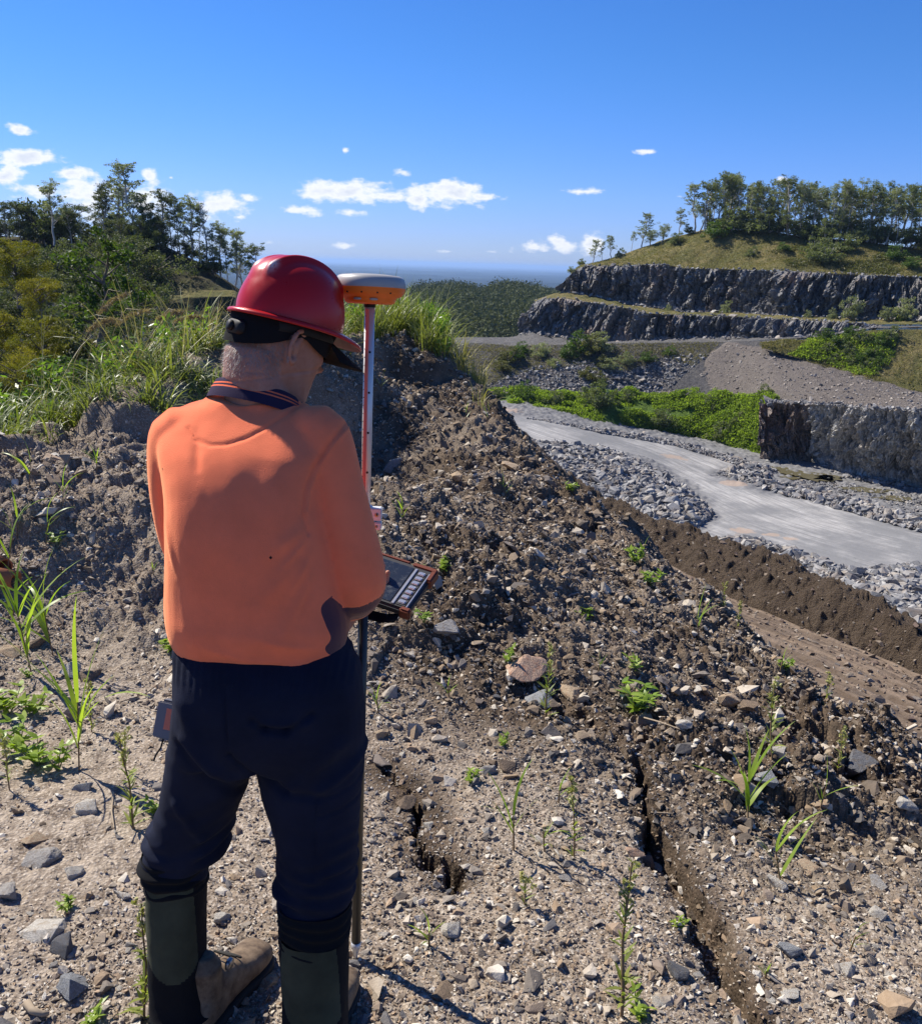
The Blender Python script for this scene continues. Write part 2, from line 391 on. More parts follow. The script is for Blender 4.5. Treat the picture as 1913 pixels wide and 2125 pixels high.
def rotmats(n, tilt=.5):
    yaw = NR.uniform(0, 2*np.pi, n); tx = NR.normal(0, tilt, n); ty = NR.normal(0, tilt, n)
    c, s = np.cos(yaw), np.sin(yaw); z = np.zeros(n); o = np.ones(n)
    Rz = np.stack([c, -s, z, s, c, z, z, z, o], -1).reshape(-1, 3, 3)
    c, s = np.cos(tx), np.sin(tx); Rx = np.stack([o, z, z, z, c, -s, z, s, c], -1).reshape(-1, 3, 3)
    c, s = np.cos(ty), np.sin(ty); Ry = np.stack([c, z, s, z, o, z, -s, z, c], -1).reshape(-1, 3, 3)
    return Rz@Rx@Ry
def scatter_rocks(name, P, size, m, tilt=.5, label=None, sink=.15, protos=None):
    """many small stones that nobody could count: one object"""
    protos = protos or ROCKS
    n = len(P); Rm = rotmats(n, tilt); which = NR.integers(0, len(protos), n); rnd = NR.random(n)
    Vs, Fs, As = [], [], []; off = 0
    for k, (V, F) in enumerate(protos):
        idx = np.where(which == k)[0]
        if not len(idx): continue
        Q = np.einsum('nij,vj->nvi', Rm[idx], V)*size[idx][:, None, None]+P[idx][:, None, :]
        Q[:, :, 2] += (size[idx]*(.35-sink))[:, None]
        nv = len(V); Vs.append(Q.reshape(-1, 3)); As.append(np.repeat(rnd[idx], nv))
        Fs.append((F[None]+(np.arange(len(idx))*nv)[:, None, None]).reshape(-1, 3)+off); off += nv*len(idx)
    me = mesh_np(name, np.vstack(Vs), np.vstack(Fs), m, smooth=False, attrs={'rnd': np.concatenate(As)})
    return link(name, me, kind='stuff', label=label)
def stone_mat(name, cols, objrnd=False, fine=30.0):
    m = mat(name, rough=.85, spec=.25); nt = m.node_tree
    if objrnd: src = nd(nt, 'ShaderNodeObjectInfo').outputs['Random']
    else: src = nd(nt, 'ShaderNodeAttribute', attribute_name='rnd').outputs['Fac']
    k = len(cols); c = ramp(nt, src, [(i/k, cols[i]) for i in range(k)], 'CONSTANT')
    n = noise_node(nt, fine, 5, .7); n2 = noise_node(nt, fine*.25, 3, .6)
    c = mixc(nt, ramp(nt, n.outputs[0], [(.3, .75), (.7, 0.)]), c, mixc(nt, 1.0, c, (.62, .58, .54), 'MULTIPLY'))
    c = mixc(nt, ramp(nt, n2.outputs[0], [(.5, 0.), (.68, .55)]), c, (.20, .145, .10))
    nt.links.new(c, bsdf(m).inputs['Base Color']); bump(m, n.outputs[0], .6, .3/fine)
    return m
SCD = [(.28, .22, .155), (.19, .15, .11), (.40, .335, .26), (.14, .115, .09), (.52, .46, .37), (.17, .15, .135), (.26, .20, .14), (.13, .12, .11), (.34, .27, .19), (.60, .55, .46), (.22, .19, .16), (.30, .22, .14)]
SC = [(.38, .33, .265), (.26, .225, .185), (.50, .44, .36), (.18, .155, .13), (.34, .25, .165), (.60, .55, .46), (.24, .19, .15), (.43, .37, .29), (.17, .16, .155), (.68, .63, .54), (.33, .29, .24), (.42, .31, .21)]
M_STONE = stone_mat('gravel_stone', SC); M_STONE_D = stone_mat('earthy_stone', SCD)
M_STONE_O = stone_mat('loose_stone', [(.36, .34, .31), (.26, .25, .24), (.44, .41, .36), (.32, .28, .23), (.5, .48, .44), (.22, .2, .185), (.38, .32, .25)], objrnd=True, fine=22)
def scatter_near():
    # more, smaller stones close by, all of them lying on the ground's surface
    tiny = [rock_proto(300+k, n=7, flat=.6, elong=1.3) for k in range(12)]
    Ps, Ss = [], []
    for n, med, sg, ymax, pw, protos, nm, lab in ((430000, .0036, .45, 10.0, 1.45, tiny, 'gravel', 'fine gravel covering the bare ledge and bank'), (115000, .0072, .55, 11.5, 1.35, ROCKS, 'broken_stones', 'small broken stones strewn over the bare earth')):
        y = .95 + (NR.random(n)**pw)*ymax; x = NR.uniform(-.64, .64, n)*(y+1.5)
        s = sdist(x, y, EDGE); k = (s < .4) & ~((s > -.5) & (x < -1.2) & (y > 5.5) & (NR.random(n) < .8))
        x, y = x[k], y[k]; n = len(x)
        size = np.clip(np.exp(NR.normal(math.log(med), sg, n))*(1+.14*np.maximum(y-2, 0)), .002, .05)
        bare = vnoise(x*.8, y*.8, s=91)+.6*vnoise(x*2.6, y*2.6, s=92); k = NR.random(n) < np.clip(.72+.75*bare, .08, 1)*((.45 if nm == 'broken_stones' else 1)+(1.0 if nm == 'broken_stones' else .4)*sstep(2.8, 3.8, y+.5*x)); x, y, size = x[k], y[k], size[k]
        P = np.stack([x, y, h_near(x, y)], -1)
        rr = sstep(2.7, 3.5, y+.5*x+.5*vnoise(x*1.3, y*1.3, s=44)) ; up = NR.random(len(x)) < rr*(1-.6*sstep(-.5, -1.3, x))
        scatter_rocks(nm, P[~up], size[~up], M_STONE, label=lab, protos=protos)
        scatter_rocks(nm+'_on_bank', P[up], size[up], M_STONE_D, label=lab+', on the darker tipped earth', protos=protos)
scatter_near()
# ------------------------------------------------------------------ far quarry, lofted between contour lines that stand at real distances
def line(pts, px0, px1, n):
    """pts: (px, py, y) ; returns n world points between px0 and px1"""
    p = np.array(pts, dtype=float); q = np.linspace(px0, px1, n)
    yy = np.interp(q, p[:, 0], p[:, 1]); dd = np.interp(q, p[:, 0], p[:, 2])
    k = max(1, int(9/((px1-px0)/n)**1.0)); yy = smooth1(yy, min(k*k//2+1, 120)); dd = smooth1(dd, min(k*k//2+1, 120))
    return np.array([W(a, b, c) for a, b, c in zip(q, yy, dd)])
def smooth1(a, k=3):
    for _ in range(k): a = np.concatenate([a[:1], (a[:-2]+2*a[1:-1]+a[2:])/4, a[-1:]])
    return a
def rockmat(name, cols, sc_=1.0, rough=.8, stain=(.30, .20, .13), stain_amt=.5):
    m = mat(name, rough=rough, spec=.35); nt = m.node_tree; tc = nd(nt, 'ShaderNodeTexCoord')
    mp = nd(nt, 'ShaderNodeMapping'); mp.inputs['Scale'].default_value = (1, 1, .45); nt.links.new(tc.outputs['Object'], mp.inputs[0])
    n1 = noise_node(nt, .35*sc_, 8, .65, mp.outputs[0]); n2 = noise_node(nt, 1.6*sc_, 8, .7, mp.outputs[0]); n3 = noise_node(nt, .10*sc_, 4, .6)
    c = mixc(nt, ramp(nt, n1.outputs[0], [(.35, 0.), (.65, 1.)]), cols[0], cols[1])
    c = mixc(nt, ramp(nt, n2.outputs[0], [(.45, 0.), (.70, 1.)]), c, cols[2])
    c = mixc(nt, ramp(nt, n3.outputs[0], [(.54, 0.), (.70, stain_amt)]), c, stain)
    nt.links.new(c, bsdf(m).inputs['Base Color'])
    vo = nd(nt, 'ShaderNodeTexVoronoi', i_Scale=.9*sc_, distance='MANHATTAN'); nt.links.new(mp.outputs[0], vo.inputs['Vector'])
    hh = math_(nt, 'ADD', math_(nt, 'MULTIPLY', n2.outputs[0], .6), math_(nt, 'MULTIPLY', vo.outputs[0], .35))
    bump(m, hh, .9, .5/sc_)
    return m
M_CLIFF = rockmat('quarried_rock', [(.058, .056, .055), (.145, .142, .137), (.36, .345, .32)])
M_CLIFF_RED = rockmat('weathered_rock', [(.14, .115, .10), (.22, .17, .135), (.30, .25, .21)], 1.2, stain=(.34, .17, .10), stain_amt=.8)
def grassland(name, cols, sc_=.25):
    m = mat(name, rough=.95, spec=.1); nt = m.node_tree
    n1 = noise_node(nt, sc_*.5, 5, .6); n2 = noise_node(nt, sc_*3, 6, .7); n3 = noise_node(nt, sc_*14, 4, .7)
    c = mixc(nt, ramp(nt, n1.outputs[0], [(.4, 0.), (.6, 1.)]), cols[0], cols[1])
    c = mixc(nt, ramp(nt, n2.outputs[0], [(.46, 0.), (.64, 1.)]), c, cols[2])
    c = mixc(nt, ramp(nt, n3.outputs[0], [(.45, 0.), (.75, .7)]), c, cols[3])
    nt.links.new(c, bsdf(m).inputs['Base Color']); bump(m, math_(nt, 'ADD', n3.outputs[0], n2.outputs[0]), 1., .5)
    return m
M_DRYGRASS = grassland('dry_grass_slope', [(.22, .18, .075), (.12, .12, .04), (.08, .09, .03), (.27, .22, .11)])
M_TALUS = grassland('talus_slope', [(.12, .115, .115), (.16, .15, .14), (.085, .085, .09), (.21, .20, .19)], .6)
M_GRAVEL = grassland('gravel_heap', [(.20, .172, .15), (.175, .15, .13), (.15, .13, .115), (.28, .25, .22)], .35)
M_BROWN = grassland('brown_spoil', [(.135, .098, .068), (.16, .118, .082), (.10, .073, .052), (.20, .155, .115)], .8)
M_BENCH = grassland('quarry_bench', [(.16, .155, .15), (.19, .18, .17), (.13, .125, .12), (.22, .21, .2)], .4)
M_VEG = grassland('green_bank', [(.10, .17, .03), (.14, .22, .04), (.08, .13, .025), (.17, .24, .06)], .6)

def loft_bands(lines, segs, bands, disp, px0, px1, n):
    """lines: contour lines; segs[i] rows between line i and i+1; bands[i]=(object name, material, kind of surface)"""
    Ls = [line(l, px0, px1, n) for l in lines]; rows = []; bi = []; tt = []
    for i in range(len(Ls)-1):
        for r in range(segs[i]):
            t = r/segs[i]; rows.append(Ls[i]*(1-t)+Ls[i+1]*t); bi.append(i); tt.append(t)
    rows.append(Ls[-1]); bi.append(len(Ls)-2); tt.append(1.0)
    P = np.array(rows); bi = np.array(bi); tt = np.array(tt)
    du = np.gradient(P, axis=1); dv = np.gradient(P, axis=0); N = np.cross(du, dv); N /= np.linalg.norm(N, axis=2)[..., None]+1e-9
    N = np.where((N[..., 1:2]) > 0, -N, N)      # towards the camera side
    P0 = P.copy()
    for i, b in enumerate(bands):
        m = bi == i
        w = disp(b[2], P0[m], tt[m][:, None], i)
        if b[2].startswith('cliff'):
            nn = N[m].copy(); nn[..., 2] *= .2
        else:
            nn = np.zeros_like(N[m]); nn[..., 2] = 1
        P[m] = P0[m]+nn*w[..., None]
    out = []
    nr, nc = P.shape[:2]; V = P.reshape(-1, 3)
    for i, b in enumerate(bands):
        if b[0] is None: continue
        fm = np.repeat((bi[:-1] == i)[:, None], nc-1, 1); F = gridfaces(nr, nc, fm); u, F = compact(V, F)
        out.append(link(b[0], mesh_np(b[0], V[u], F[:, ::-1], b[1], smooth=not b[2].startswith('cliff')), kind='structure'))
    return P, bi
def cliff_disp(X, t, sc_=1.0, amp=1.0):
    """blasted face: tall narrow planar facets, broken into smaller ones, with sheared joints"""
    a = (X[..., 0]-X[..., 1]*.9)*sc_; z = (X[..., 2]-X[..., 2].mean())*sc_; yv = X[..., 1]*sc_
    a = a + (.15+.45*vnoise(a*.05, z*.03, s=207))*z + .5*vnoise(a*.5, z*.5, s=201)
    w1, e1 = facets(a*.24, z*.12+yv*.02, 202, 2.4); w2, e2 = facets(a*.70+3, z*.32+.25*a, 203, 2.6); w3, e3 = facets(a*1.9, z*1.1, 204, 2.6)
    w = w1*2.3+w2*1.5+w3*.6 - .5*(1-sstep(0, .12, e2)) + 1.9*fbm(a*.09, z*.10, o=4, s=205)+.14*fbm(a*3, z*2, o=3, s=206)
    return w/sc_*amp*np.clip(t*6, 0, 1)**.5*np.clip((1-t)*5, .15, 1)
def std_disp(kind, X, t, i):
    x, y, z = X[..., 0], X[..., 1], X[..., 2]
    if kind == 'cliff': return cliff_disp(X, t)
    if kind == 'cliff2': return cliff_disp(X, t, 1.9, 1.25)
    if kind == 'hill': return (2.0*fbm(x*.07+z*.05, y*.07, o=5, s=211)+.35*fbm(x*.7, z*.7, o=4, s=212))*np.clip(t*5, .1, 1)*np.clip((1-t)*8, .1, 1)
    if kind == 'ramp':   # tipped gravel: rills running down the slope
        return (.9*fbm(x*.06, y*.06, o=3, s=221)+.22*np.abs(fbm(x*.55+z*.5, z*.05, o=3, s=222))*2+.10*fbm(x*1.5, y*1.5+z, o=3, s=223))*np.clip(t*4, .25, 1)*np.clip((1-t)*8, .1, 1)-.9*(1-np.clip(t*7, 0, 1))**2
    if kind == 'talus':
        f1, f2, v = worley(x*1.2, y*1.2+z, 213)
        return (.8*fbm(x*.13, y*.13, o=4, s=214)+.35*np.clip(1-f1*1.4, 0, 1)*v)*np.clip(t*5, .2, 1)*np.clip((1-t)*8, .2, 1)
    return .12*fbm(x*.3, y*.3, o=4, s=215)+(.55*fbm(x*.5, y*.5, o=4, s=216)*np.clip(t*6, 0, 1)*np.clip((1-t)*6, 0, 1) if np.ndim(t) else 0)
LC = [(1150, 606, 262), (1205, 550, 262), (1216, 549, 260), (1281, 531, 256), (1321, 516, 252), (1411, 488, 246), (1481, 474, 242), (1602, 479, 238), (1682, 492, 234), (1782, 500, 230), (1913, 516, 225), (2100, 520, 222), (2400, 540, 220)]
LB = [(a, b+14, c+30) for a, b, c in LC]
L1 = [(1150, 607, 236), (1186, 566, 236), (1206, 553, 236), (1301, 551, 232), (1376, 547, 226), (1416, 556, 223), (1502, 558, 219), (1627, 562, 214), (1752, 568, 208), (1913, 575, 202), (2100, 585, 196), (2400, 590, 192)]
L2 = [(1105, 622, 227), (1118, 619, 229), (1150, 608, 235), (1175, 606, 234), (1226, 613, 233), (1301, 631, 229), (1361, 638, 223), (1411, 646, 219), (1527, 649, 215), (1627, 655, 210), (1752, 660, 204), (1913, 665, 198), (2100, 672, 193), (2400, 680, 188)]
L3 = [(1085, 660, 220), (1100, 640, 220), (1115, 621, 221), (1165, 618, 219), (1251, 631, 215), (1311, 641, 210), (1341, 650, 207), (1426, 654, 204), (1527, 657, 201), (1627, 662, 197), (1752, 669, 192), (1813, 673, 190), (1913, 673, 187), (2400, 690, 180)]
L4 = [(1060, 700, 215), (1100, 688, 215), (1175, 701, 213), (1261, 709, 209), (1351, 706, 205), (1451, 700, 202), (1527, 700, 198), (1602, 701, 194), (1702, 696, 190), (1813, 677, 188.5), (1913, 676, 185), (2400, 694, 178)]
L5 = [(1000, 712, 196), (1060, 718, 196), (1251, 713, 194), (1400, 711, 192), (1501, 710, 190), (1602, 704, 188), (1702, 699, 185), (1813, 680, 183), (1913, 679, 180), (2400, 700, 174)]
L6 = [(980, 812, 175), (1003, 816, 175), (1200, 818, 177), (1373, 819, 180), (1532, 824, 172), (1640, 826, 166), (1700, 828, 163)]
def back(L, d=9.0): return [(a, b, c+d*float(sstep(1650, 1480, a)) if False else c+d*(1-float(sstep(1480, 1650, a)))) for a, b, c in L]
LB, LC, L1, L2, L3, L4, L5, L6 = [back(q) for q in (LB, LC, L1, L2, L3, L4, L5, L6)]
P_R, bi_R = loft_bands([LB, LC, L1], [4, 60], [('quarry_hill', M_DRYGRASS, 'hill'), ('quarry_hill', M_DRYGRASS, 'hill')], std_disp, 1186, 2400, 420)
loft_bands([L1, L2], [60], [('quarry_cliff', M_CLIFF, 'cliff')], std_disp, 1160, 2400, 760)
loft_bands([L2, L3], [14], [('bench_terrace', M_DRYGRASS, 'flat')], std_disp, 1110, 2400, 300)
loft_bands([L3, L4], [50], [('quarry_cliff', M_CLIFF, 'cliff')], std_disp, 1075, 1830, 620)
loft_bands([L4, L5], [8], [('bench_terrace', M_BENCH, 'flat')], std_disp, 930, 2400, 220)
P_T5, _ = loft_bands([L5, L6], [60], [('talus_slope', M_TALUS, 'talus')], std_disp, 840, 1625, 440)

def zfloor(x, y):
    r = sstep(0, 1, (55-x)/50)*sstep(105, 168, y)
    return -30+6*r
def fl(px, py, lift=0.0):
    d = ray(px, py); y = 100.0
    for _ in range(60):
        p = CAM+d*(y/d[1]); y += .5*((p[2]-zfloor(np.float64(p[0]), np.float64(y)))/(-d[2]/d[1]))
        y = min(max(y, 20), 260)
    p = CAM+d*(y/d[1]); return np.array([p[0], p[1], zfloor(p[0], p[1])+lift])
def proj(P):
    D = P-CAM; z = D@_F
    return np.stack([CX+FPX*(D@_R)/z, CY-FPX*(D@_U)/z], -1)
def inpoly(x, y, PL):
    ins = np.zeros(np.shape(x), dtype=bool); n = len(PL)
    for k in range(n):
        (x0, y0), (x1, y1) = PL[k][:2], PL[(k+1) % n][:2]
        if y0 == y1: continue
        ins ^= ((y0 > y) != (y1 > y)) & (x < (x1-x0)*(y-y0)/(y1-y0)+x0)
    return ins
def wl(pts): return [(px, py, fl(px, py)[1]) for px, py in pts]
# green bank between the pit floor and the second terrace
BT = [(985, 812, 172.5), (1003, 815, 172.5), (1200, 817, 173.5), (1373, 818, 176), (1532, 821, 167), (1600, 820, 160), (1650, 828, 159)]
BT = back(BT)
BB = wl([(985, 824), (1019, 838), (1162, 862), (1246, 876), (1347, 892), (1452, 910), (1530, 932), (1650, 960)])
P_BANK, _ = loft_bands([L6, BT, BB], [4, 40], [('bench_terrace', M_BENCH, 'flat'), ('green_bank', M_VEG, 'hill')], std_disp, 880, 1612, 270)
# gravel ramp and its heap
K0 = [(1368, 826, 189), (1440, 785, 192), (1505, 724, 194), (1560, 717, 192), (1595, 720, 189), (1700, 750, 182), (1913, 812, 167), (2200, 930, 148)]
K = [(1362, 820, 181), (1400, 794, 183), (1440, 763, 184.5), (1475, 727, 186), (1505, 705, 187), (1540, 711, 185), (1595, 731, 181), (1691, 757, 174), (1796, 783, 168), (1913, 818, 161), (2200, 930, 142)]
KB = [(1355, 821, 180), (1450, 824, 176), (1532, 827, 170.5), (1606, 833, 160), (1685, 839, 153), (1800, 846, 142.5), (1913, 850, 134), (2200, 880, 120)]
K0, K, KB = back(K0), back(K), back(KB)
P_HEAP, _ = loft_bands([K0, K, KB], [6, 50], [('gravel_ramp', M_GRAVEL, 'flat'), ('gravel_ramp', M_GRAVEL, 'ramp')], std_disp, 1360, 2200, 240)
G0 = [(1580, 716, 186), (1702, 702, 182), (1813, 684, 180), (1913, 683, 178), (2400, 705, 172)]
G1 = [(1580, 722, 184), (1691, 753, 176), (1796, 792, 168), (1913, 835, 161), (2200, 940, 142), (2400, 1000, 132)]
P_GS, _ = loft_bands([G0, G1], [50], [('grassy_slope', M_DRYGRASS, 'hill')], std_disp, 1580, 2400, 260)
# lower face: a shaded return with rusty rock, then the long pale face coming towards us
T3 = [(1560, 830, 156), (1585, 838, 156), (1606, 834, 156), (1655, 836, 154), (1685, 838, 151), (1743, 842, 145.5), (1823, 848, 138.5), (1913, 853, 132), (2200, 880, 117)]
B3 = wl([(1560, 950), (1585, 955), (1640, 960), (1683, 960), (1743, 981), (1823, 997), (1913, 1014), (2200, 1070)])
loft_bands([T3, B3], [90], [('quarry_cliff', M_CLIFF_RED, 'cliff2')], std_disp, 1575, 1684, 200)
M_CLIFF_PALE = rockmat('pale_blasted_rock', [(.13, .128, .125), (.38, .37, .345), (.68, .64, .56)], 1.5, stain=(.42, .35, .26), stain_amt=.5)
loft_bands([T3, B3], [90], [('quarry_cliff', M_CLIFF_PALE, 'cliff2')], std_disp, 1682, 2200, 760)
# ------------------------------------------------------------------ pit floor with the haul road
ROADC = np.array([fl(*p)[:2] for p in [(985, 815), (1050, 850), (1180, 890), (1330, 940), (1450, 1000), (1600, 1070), (1760, 1120), (1913, 1160), (2200, 1230)]])
ROADP = [fl(*p)[:2] for p in [(1000, 832), (1080, 862), (1162, 876), (1320, 902), (1470, 925), (1560, 960), (1485, 985), (1560, 1012), (1743, 1052), (1913, 1105), (2200, 1180), (2200, 1260), (1913, 1190), (1743, 1192), (1585, 1150), (1479, 1128), (1440, 1104), (1480, 1065), (1430, 1010), (1389, 984), (1320, 946), (1250, 935), (1125, 922), (1060, 890), (980, 850)]]
def build_floor():
    gx = np.linspace(-30, 130, 640)[None, :]; gy = np.exp(np.linspace(math.log(45), math.log(215), 700))[:, None]
    x = gx+0*gy; y = gy+0*gx; z = zfloor(x, y)
    wx = x+1.2*vnoise(x*.25, y*.25, s=301); wy = y+1.2*vnoise(x*.25, y*.25, s=302)
    ins = inpoly(wx, wy, ROADP); ed = pdist(wx, wy, np.array(ROADP+[ROADP[0]])); m = np.where(ins, sstep(0, 2.0, ed), 0)
    f1, f2, v = worley(x*1.1, y*1.1, 303)
    z = z+(1-m)*(.5*fbm(x*.12, y*.12, o=4, s=304)+.45*np.clip(1-1.3*f1, 0, 1)*v) + m*.03*fbm(x*.4, y*.4, o=3, s=305)
    # low mound that carries the boulder pile
    # along / across coordinates of the road for the wheel streaks
    best = np.full(x.shape, 1e9); u = np.zeros(x.shape); vv = np.zeros(x.shape); L0 = 0
    for a, b in zip(ROADC[:-1], ROADC[1:]):
        d = b-a; L = math.hypot(*d); t = np.clip(((x-a[0])*d[0]+(y-a[1])*d[1])/(L*L), 0, 1)
        ex = x-a[0]-t*d[0]; ey = y-a[1]-t*d[1]; q = np.hypot(ex, ey); k = q < best
        best = np.where(k, q, best); u = np.where(k, L0+t*L, u); vv = np.where(k, q*np.sign(ex*d[1]-ey*d[0]), vv); L0 += L
    m_ = mat('pit_floor', rough=.75, spec=.25); nt = m_.node_tree
    at = nd(nt, 'ShaderNodeAttribute', attribute_name='road'); sp = nd(nt, 'ShaderNodeSeparateXYZ'); nt.links.new(at.outputs['Vector'], sp.inputs[0])
    cb = nd(nt, 'ShaderNodeCombineXYZ'); nt.links.new(math_(nt, 'MULTIPLY', sp.outputs[1], .030), cb.inputs[0]); nt.links.new(math_(nt, 'MULTIPLY', sp.outputs[2], .42), cb.inputs[1])
    s1 = noise_node(nt, 2.6, 10, .78, cb.outputs[0]); s2 = noise_node(nt, 9, 6, .75, cb.outputs[0]); s3 = noise_node(nt, .09, 5, .65); s4 = noise_node(nt, 1.3, 5, .7)
    road = mixc(nt, ramp(nt, s1.outputs[0], [(.40, 0.), (.63, 1.)]), (.23, .222, .212), (.47, .455, .43))
    road = mixc(nt, ramp(nt, s2.outputs[0], [(.50, 0.), (.68, .75)]), road, (.15, .15, .155))
    road = mixc(nt, ramp(nt, s3.outputs[0], [(.42, 0.), (.58, .85)]), road, (.175, .175, .175))
    dirt = mixc(nt, ramp(nt, s4.outputs[0], [(.4, 0.), (.6, 1.)]), (.13, .13, .135), (.20, .195, .19))
    c = mixc(nt, sp.outputs[0], dirt, road)
    pu = nd(nt, 'ShaderNodeAttribute', attribute_name='clay'); c = mixc(nt, math_(nt, 'MULTIPLY', pu.outputs['Fac'], .6), c, (.40, .29, .21))
    nt.links.new(c, bsdf(m_).inputs['Base Color']); bump(m_, s4.outputs[0], .5, .15)
    clay = np.zeros(x.shape)
    for px, py, rx, ry in [(1040, 852, 3.5, 2.5), (1398, 948, 2.2, 1.6), (1520, 1005, 2, 1.5), (1543, 1101, 1.5, 1.2), (1725, 1176, 1.3, 1.0), (1600, 1110, 1, .7), (1640, 1118, 1.2, .6)]:
        c0 = fl(px, py); q = np.hypot((x-c0[0])/rx, (y-c0[1])/ry)+.3*vnoise(x*1.5, y*1.5, s=77); clay = np.maximum(clay, 1-sstep(.8, 1.1, q))
    V = np.stack([x, y, z], -1).reshape(-1, 3)
    link('pit_floor', mesh_np('pit_floor', V, gridfaces(700, 640), m_, attrs={'road': np.stack([m, u, vv], -1).reshape(-1, 3), 'clay': clay.ravel()}), kind='structure')
build_floor()
# shallow pond at the foot of the lower face
def build_pond():
    m_ = mat('pond_water', (.13, .115, .065), rough=.12, spec=.4)
    bm = bmesh.new()
    for cx_, cy_, rx, ry, sd_ in ((1668, 984, 5.2, 5.0, 1), (1716, 994, 2.2, 2.0, 2), (1800, 1018, 3.2, 1.6, 3), (1858, 1036, 2.4, 1.3, 4), (1640, 992, 1.6, 1.6, 5)):
        c = fl(cx_, cy_); th = np.linspace(0, 2*np.pi, 56, endpoint=False); q = 1+.45*vnoise(2*np.cos(th)+sd_*9, 2*np.sin(th), s=sd_)+.15*vnoise(7*np.cos(th)+sd_*9, 7*np.sin(th), s=sd_)
        bm.faces.new([bm.verts.new((c[0]+rx*r_*math.cos(t), c[1]+ry*r_*math.sin(t), -29.82)) for t, r_ in zip(th, q)])
    me = bpy.data.meshes.new('pond'); bm.to_mesh(me); bm.free(); me.materials.append(m_)
    link('pond_water', me, kind='structure')
build_pond()
# ------------------------------------------------------------------ the brown track on its ledge and the windrow along its rim
def zl(pts, z): return [(px, py, WZ(px, py, z)[1]) for px, py in pts]
WC = [(1180, 1010), (1289, 1058), (1352, 1086), (1426, 1104), (1532, 1141), (1638, 1178), (1743, 1234), (1849, 1284), (1913, 1316), (2200, 1460)]
WBs = [(1180, 1100), (1289, 1120), (1352, 1150), (1400, 1178), (1532, 1250), (1691, 1314), (1796, 1352), (1902, 1398), (2200, 1530)]
wc = zl(WC, -14.4); wb = zl(WBs, -16)
wo = [(a, b-10, c+2.2) for a, b, c in wc]; wo2 = [(a, b+40, c+17) for a, b, c in wc]
NE = [(1180, 1260, 34), (1289, 1300, 33), (1400, 1400, 30), (1532, 1500, 26), (1691, 1600, 23), (1902, 1700, 21), (2200, 1900, 18)]
def track_disp(kind, X, t, i):
    x, y, z = X[..., 0], X[..., 1], X[..., 2]
    f1, f2, v = worley(x*1.3, y*1.3, 321); g1, g2, v2 = worley(x*3.3, y*3.3, 322)
    if kind == 'row': return (.75*fbm(x*.35, y*.35, o=4, s=323)+.55*np.clip(1-f1*1.3, 0, 1)*v+.22*np.clip(1-g1*1.3, 0, 1)*v2+.10*fbm(x*3, y*3, o=3, s=326))
    a = y+.9*x      # ruts run along the track
    d = pdist(x, y, WBL)
    rut = np.zeros(x.shape)
    for r0 in (3.4, 4.1, 5.8, 6.5, 8.4): rut -= .20*np.exp(-((d-r0+.12*vnoise(x*.3, y*.3, s=5))/.26)**2)
    return rut+.09*fbm(x*1.2, y*1.2, o=4, s=324)+.07*fbm(d*2.2, a*.1, o=3, s=325)
WBL = np.array([WZ(px, py, -16)[:2] for px, py in WBs])
tl = loft_bands([wo2, wo, wc, wb, NE], [20, 8, 46, 300], [('brown_windrow', M_BROWN, 'row'), ('brown_windrow', M_BROWN, 'row'), ('brown_windrow', M_BROWN, 'row'), ('brown_track', None, 'track')], track_disp, 1180, 2200, 560)
def track_mat():
    m = mat('brown_track', rough=.95, spec=.1); nt = m.node_tree
    at = nd(nt, 'ShaderNodeAttribute', attribute_name='across'); cb = nd(nt, 'ShaderNodeCombineXYZ'); nt.links.new(at.outputs['Fac'], cb.inputs[0])
    tc = nd(nt, 'ShaderNodeTexCoord'); v = vmath(nt, 'MULTIPLY', tc.outputs['Object'], (.06, .06, 0)); v = vmath(nt, 'ADD', v, cb.outputs[0])
    sn = math_(nt, 'SINE', math_(nt, 'MULTIPLY', at.outputs['Fac'], 4.1)); sn2 = math_(nt, 'SINE', math_(nt, 'MULTIPLY', at.outputs['Fac'], 9.7)); n1 = noise_node(nt, 2.4, 6, .7, v); n2 = noise_node(nt, 3, 6, .7)
    c = mixc(nt, ramp(nt, math_(nt, 'ADD', n1.outputs[0], math_(nt, 'MULTIPLY', math_(nt, 'ADD', sn, sn2), .045)), [(.42, 0.), (.58, 1.)]), (.115, .084, .060), (.215, .160, .115))
    c = mixc(nt, ramp(nt, n2.outputs[0], [(.45, 0.), (.7, .7)]), c, (.165, .13, .10))
    nt.links.new(c, bsdf(m).inputs['Base Color']); bump(m, n2.outputs[0], .8, .12); return m
def fix_track():
    for o in COL.objects:
        if o.name.startswith('brown_track'):
            me = o.data; me.materials.clear(); me.materials.append(track_mat()); n = len(me.vertices); c = np.empty(n*3, dtype=np.float32); me.vertices.foreach_get('co', c); c = c.reshape(-1, 3)
            a = me.attributes.new('across', 'FLOAT', 'POINT'); a.data.foreach_set('value', pdist(c[:, 0], c[:, 1], WBL).astype(np.float32))
fix_track()
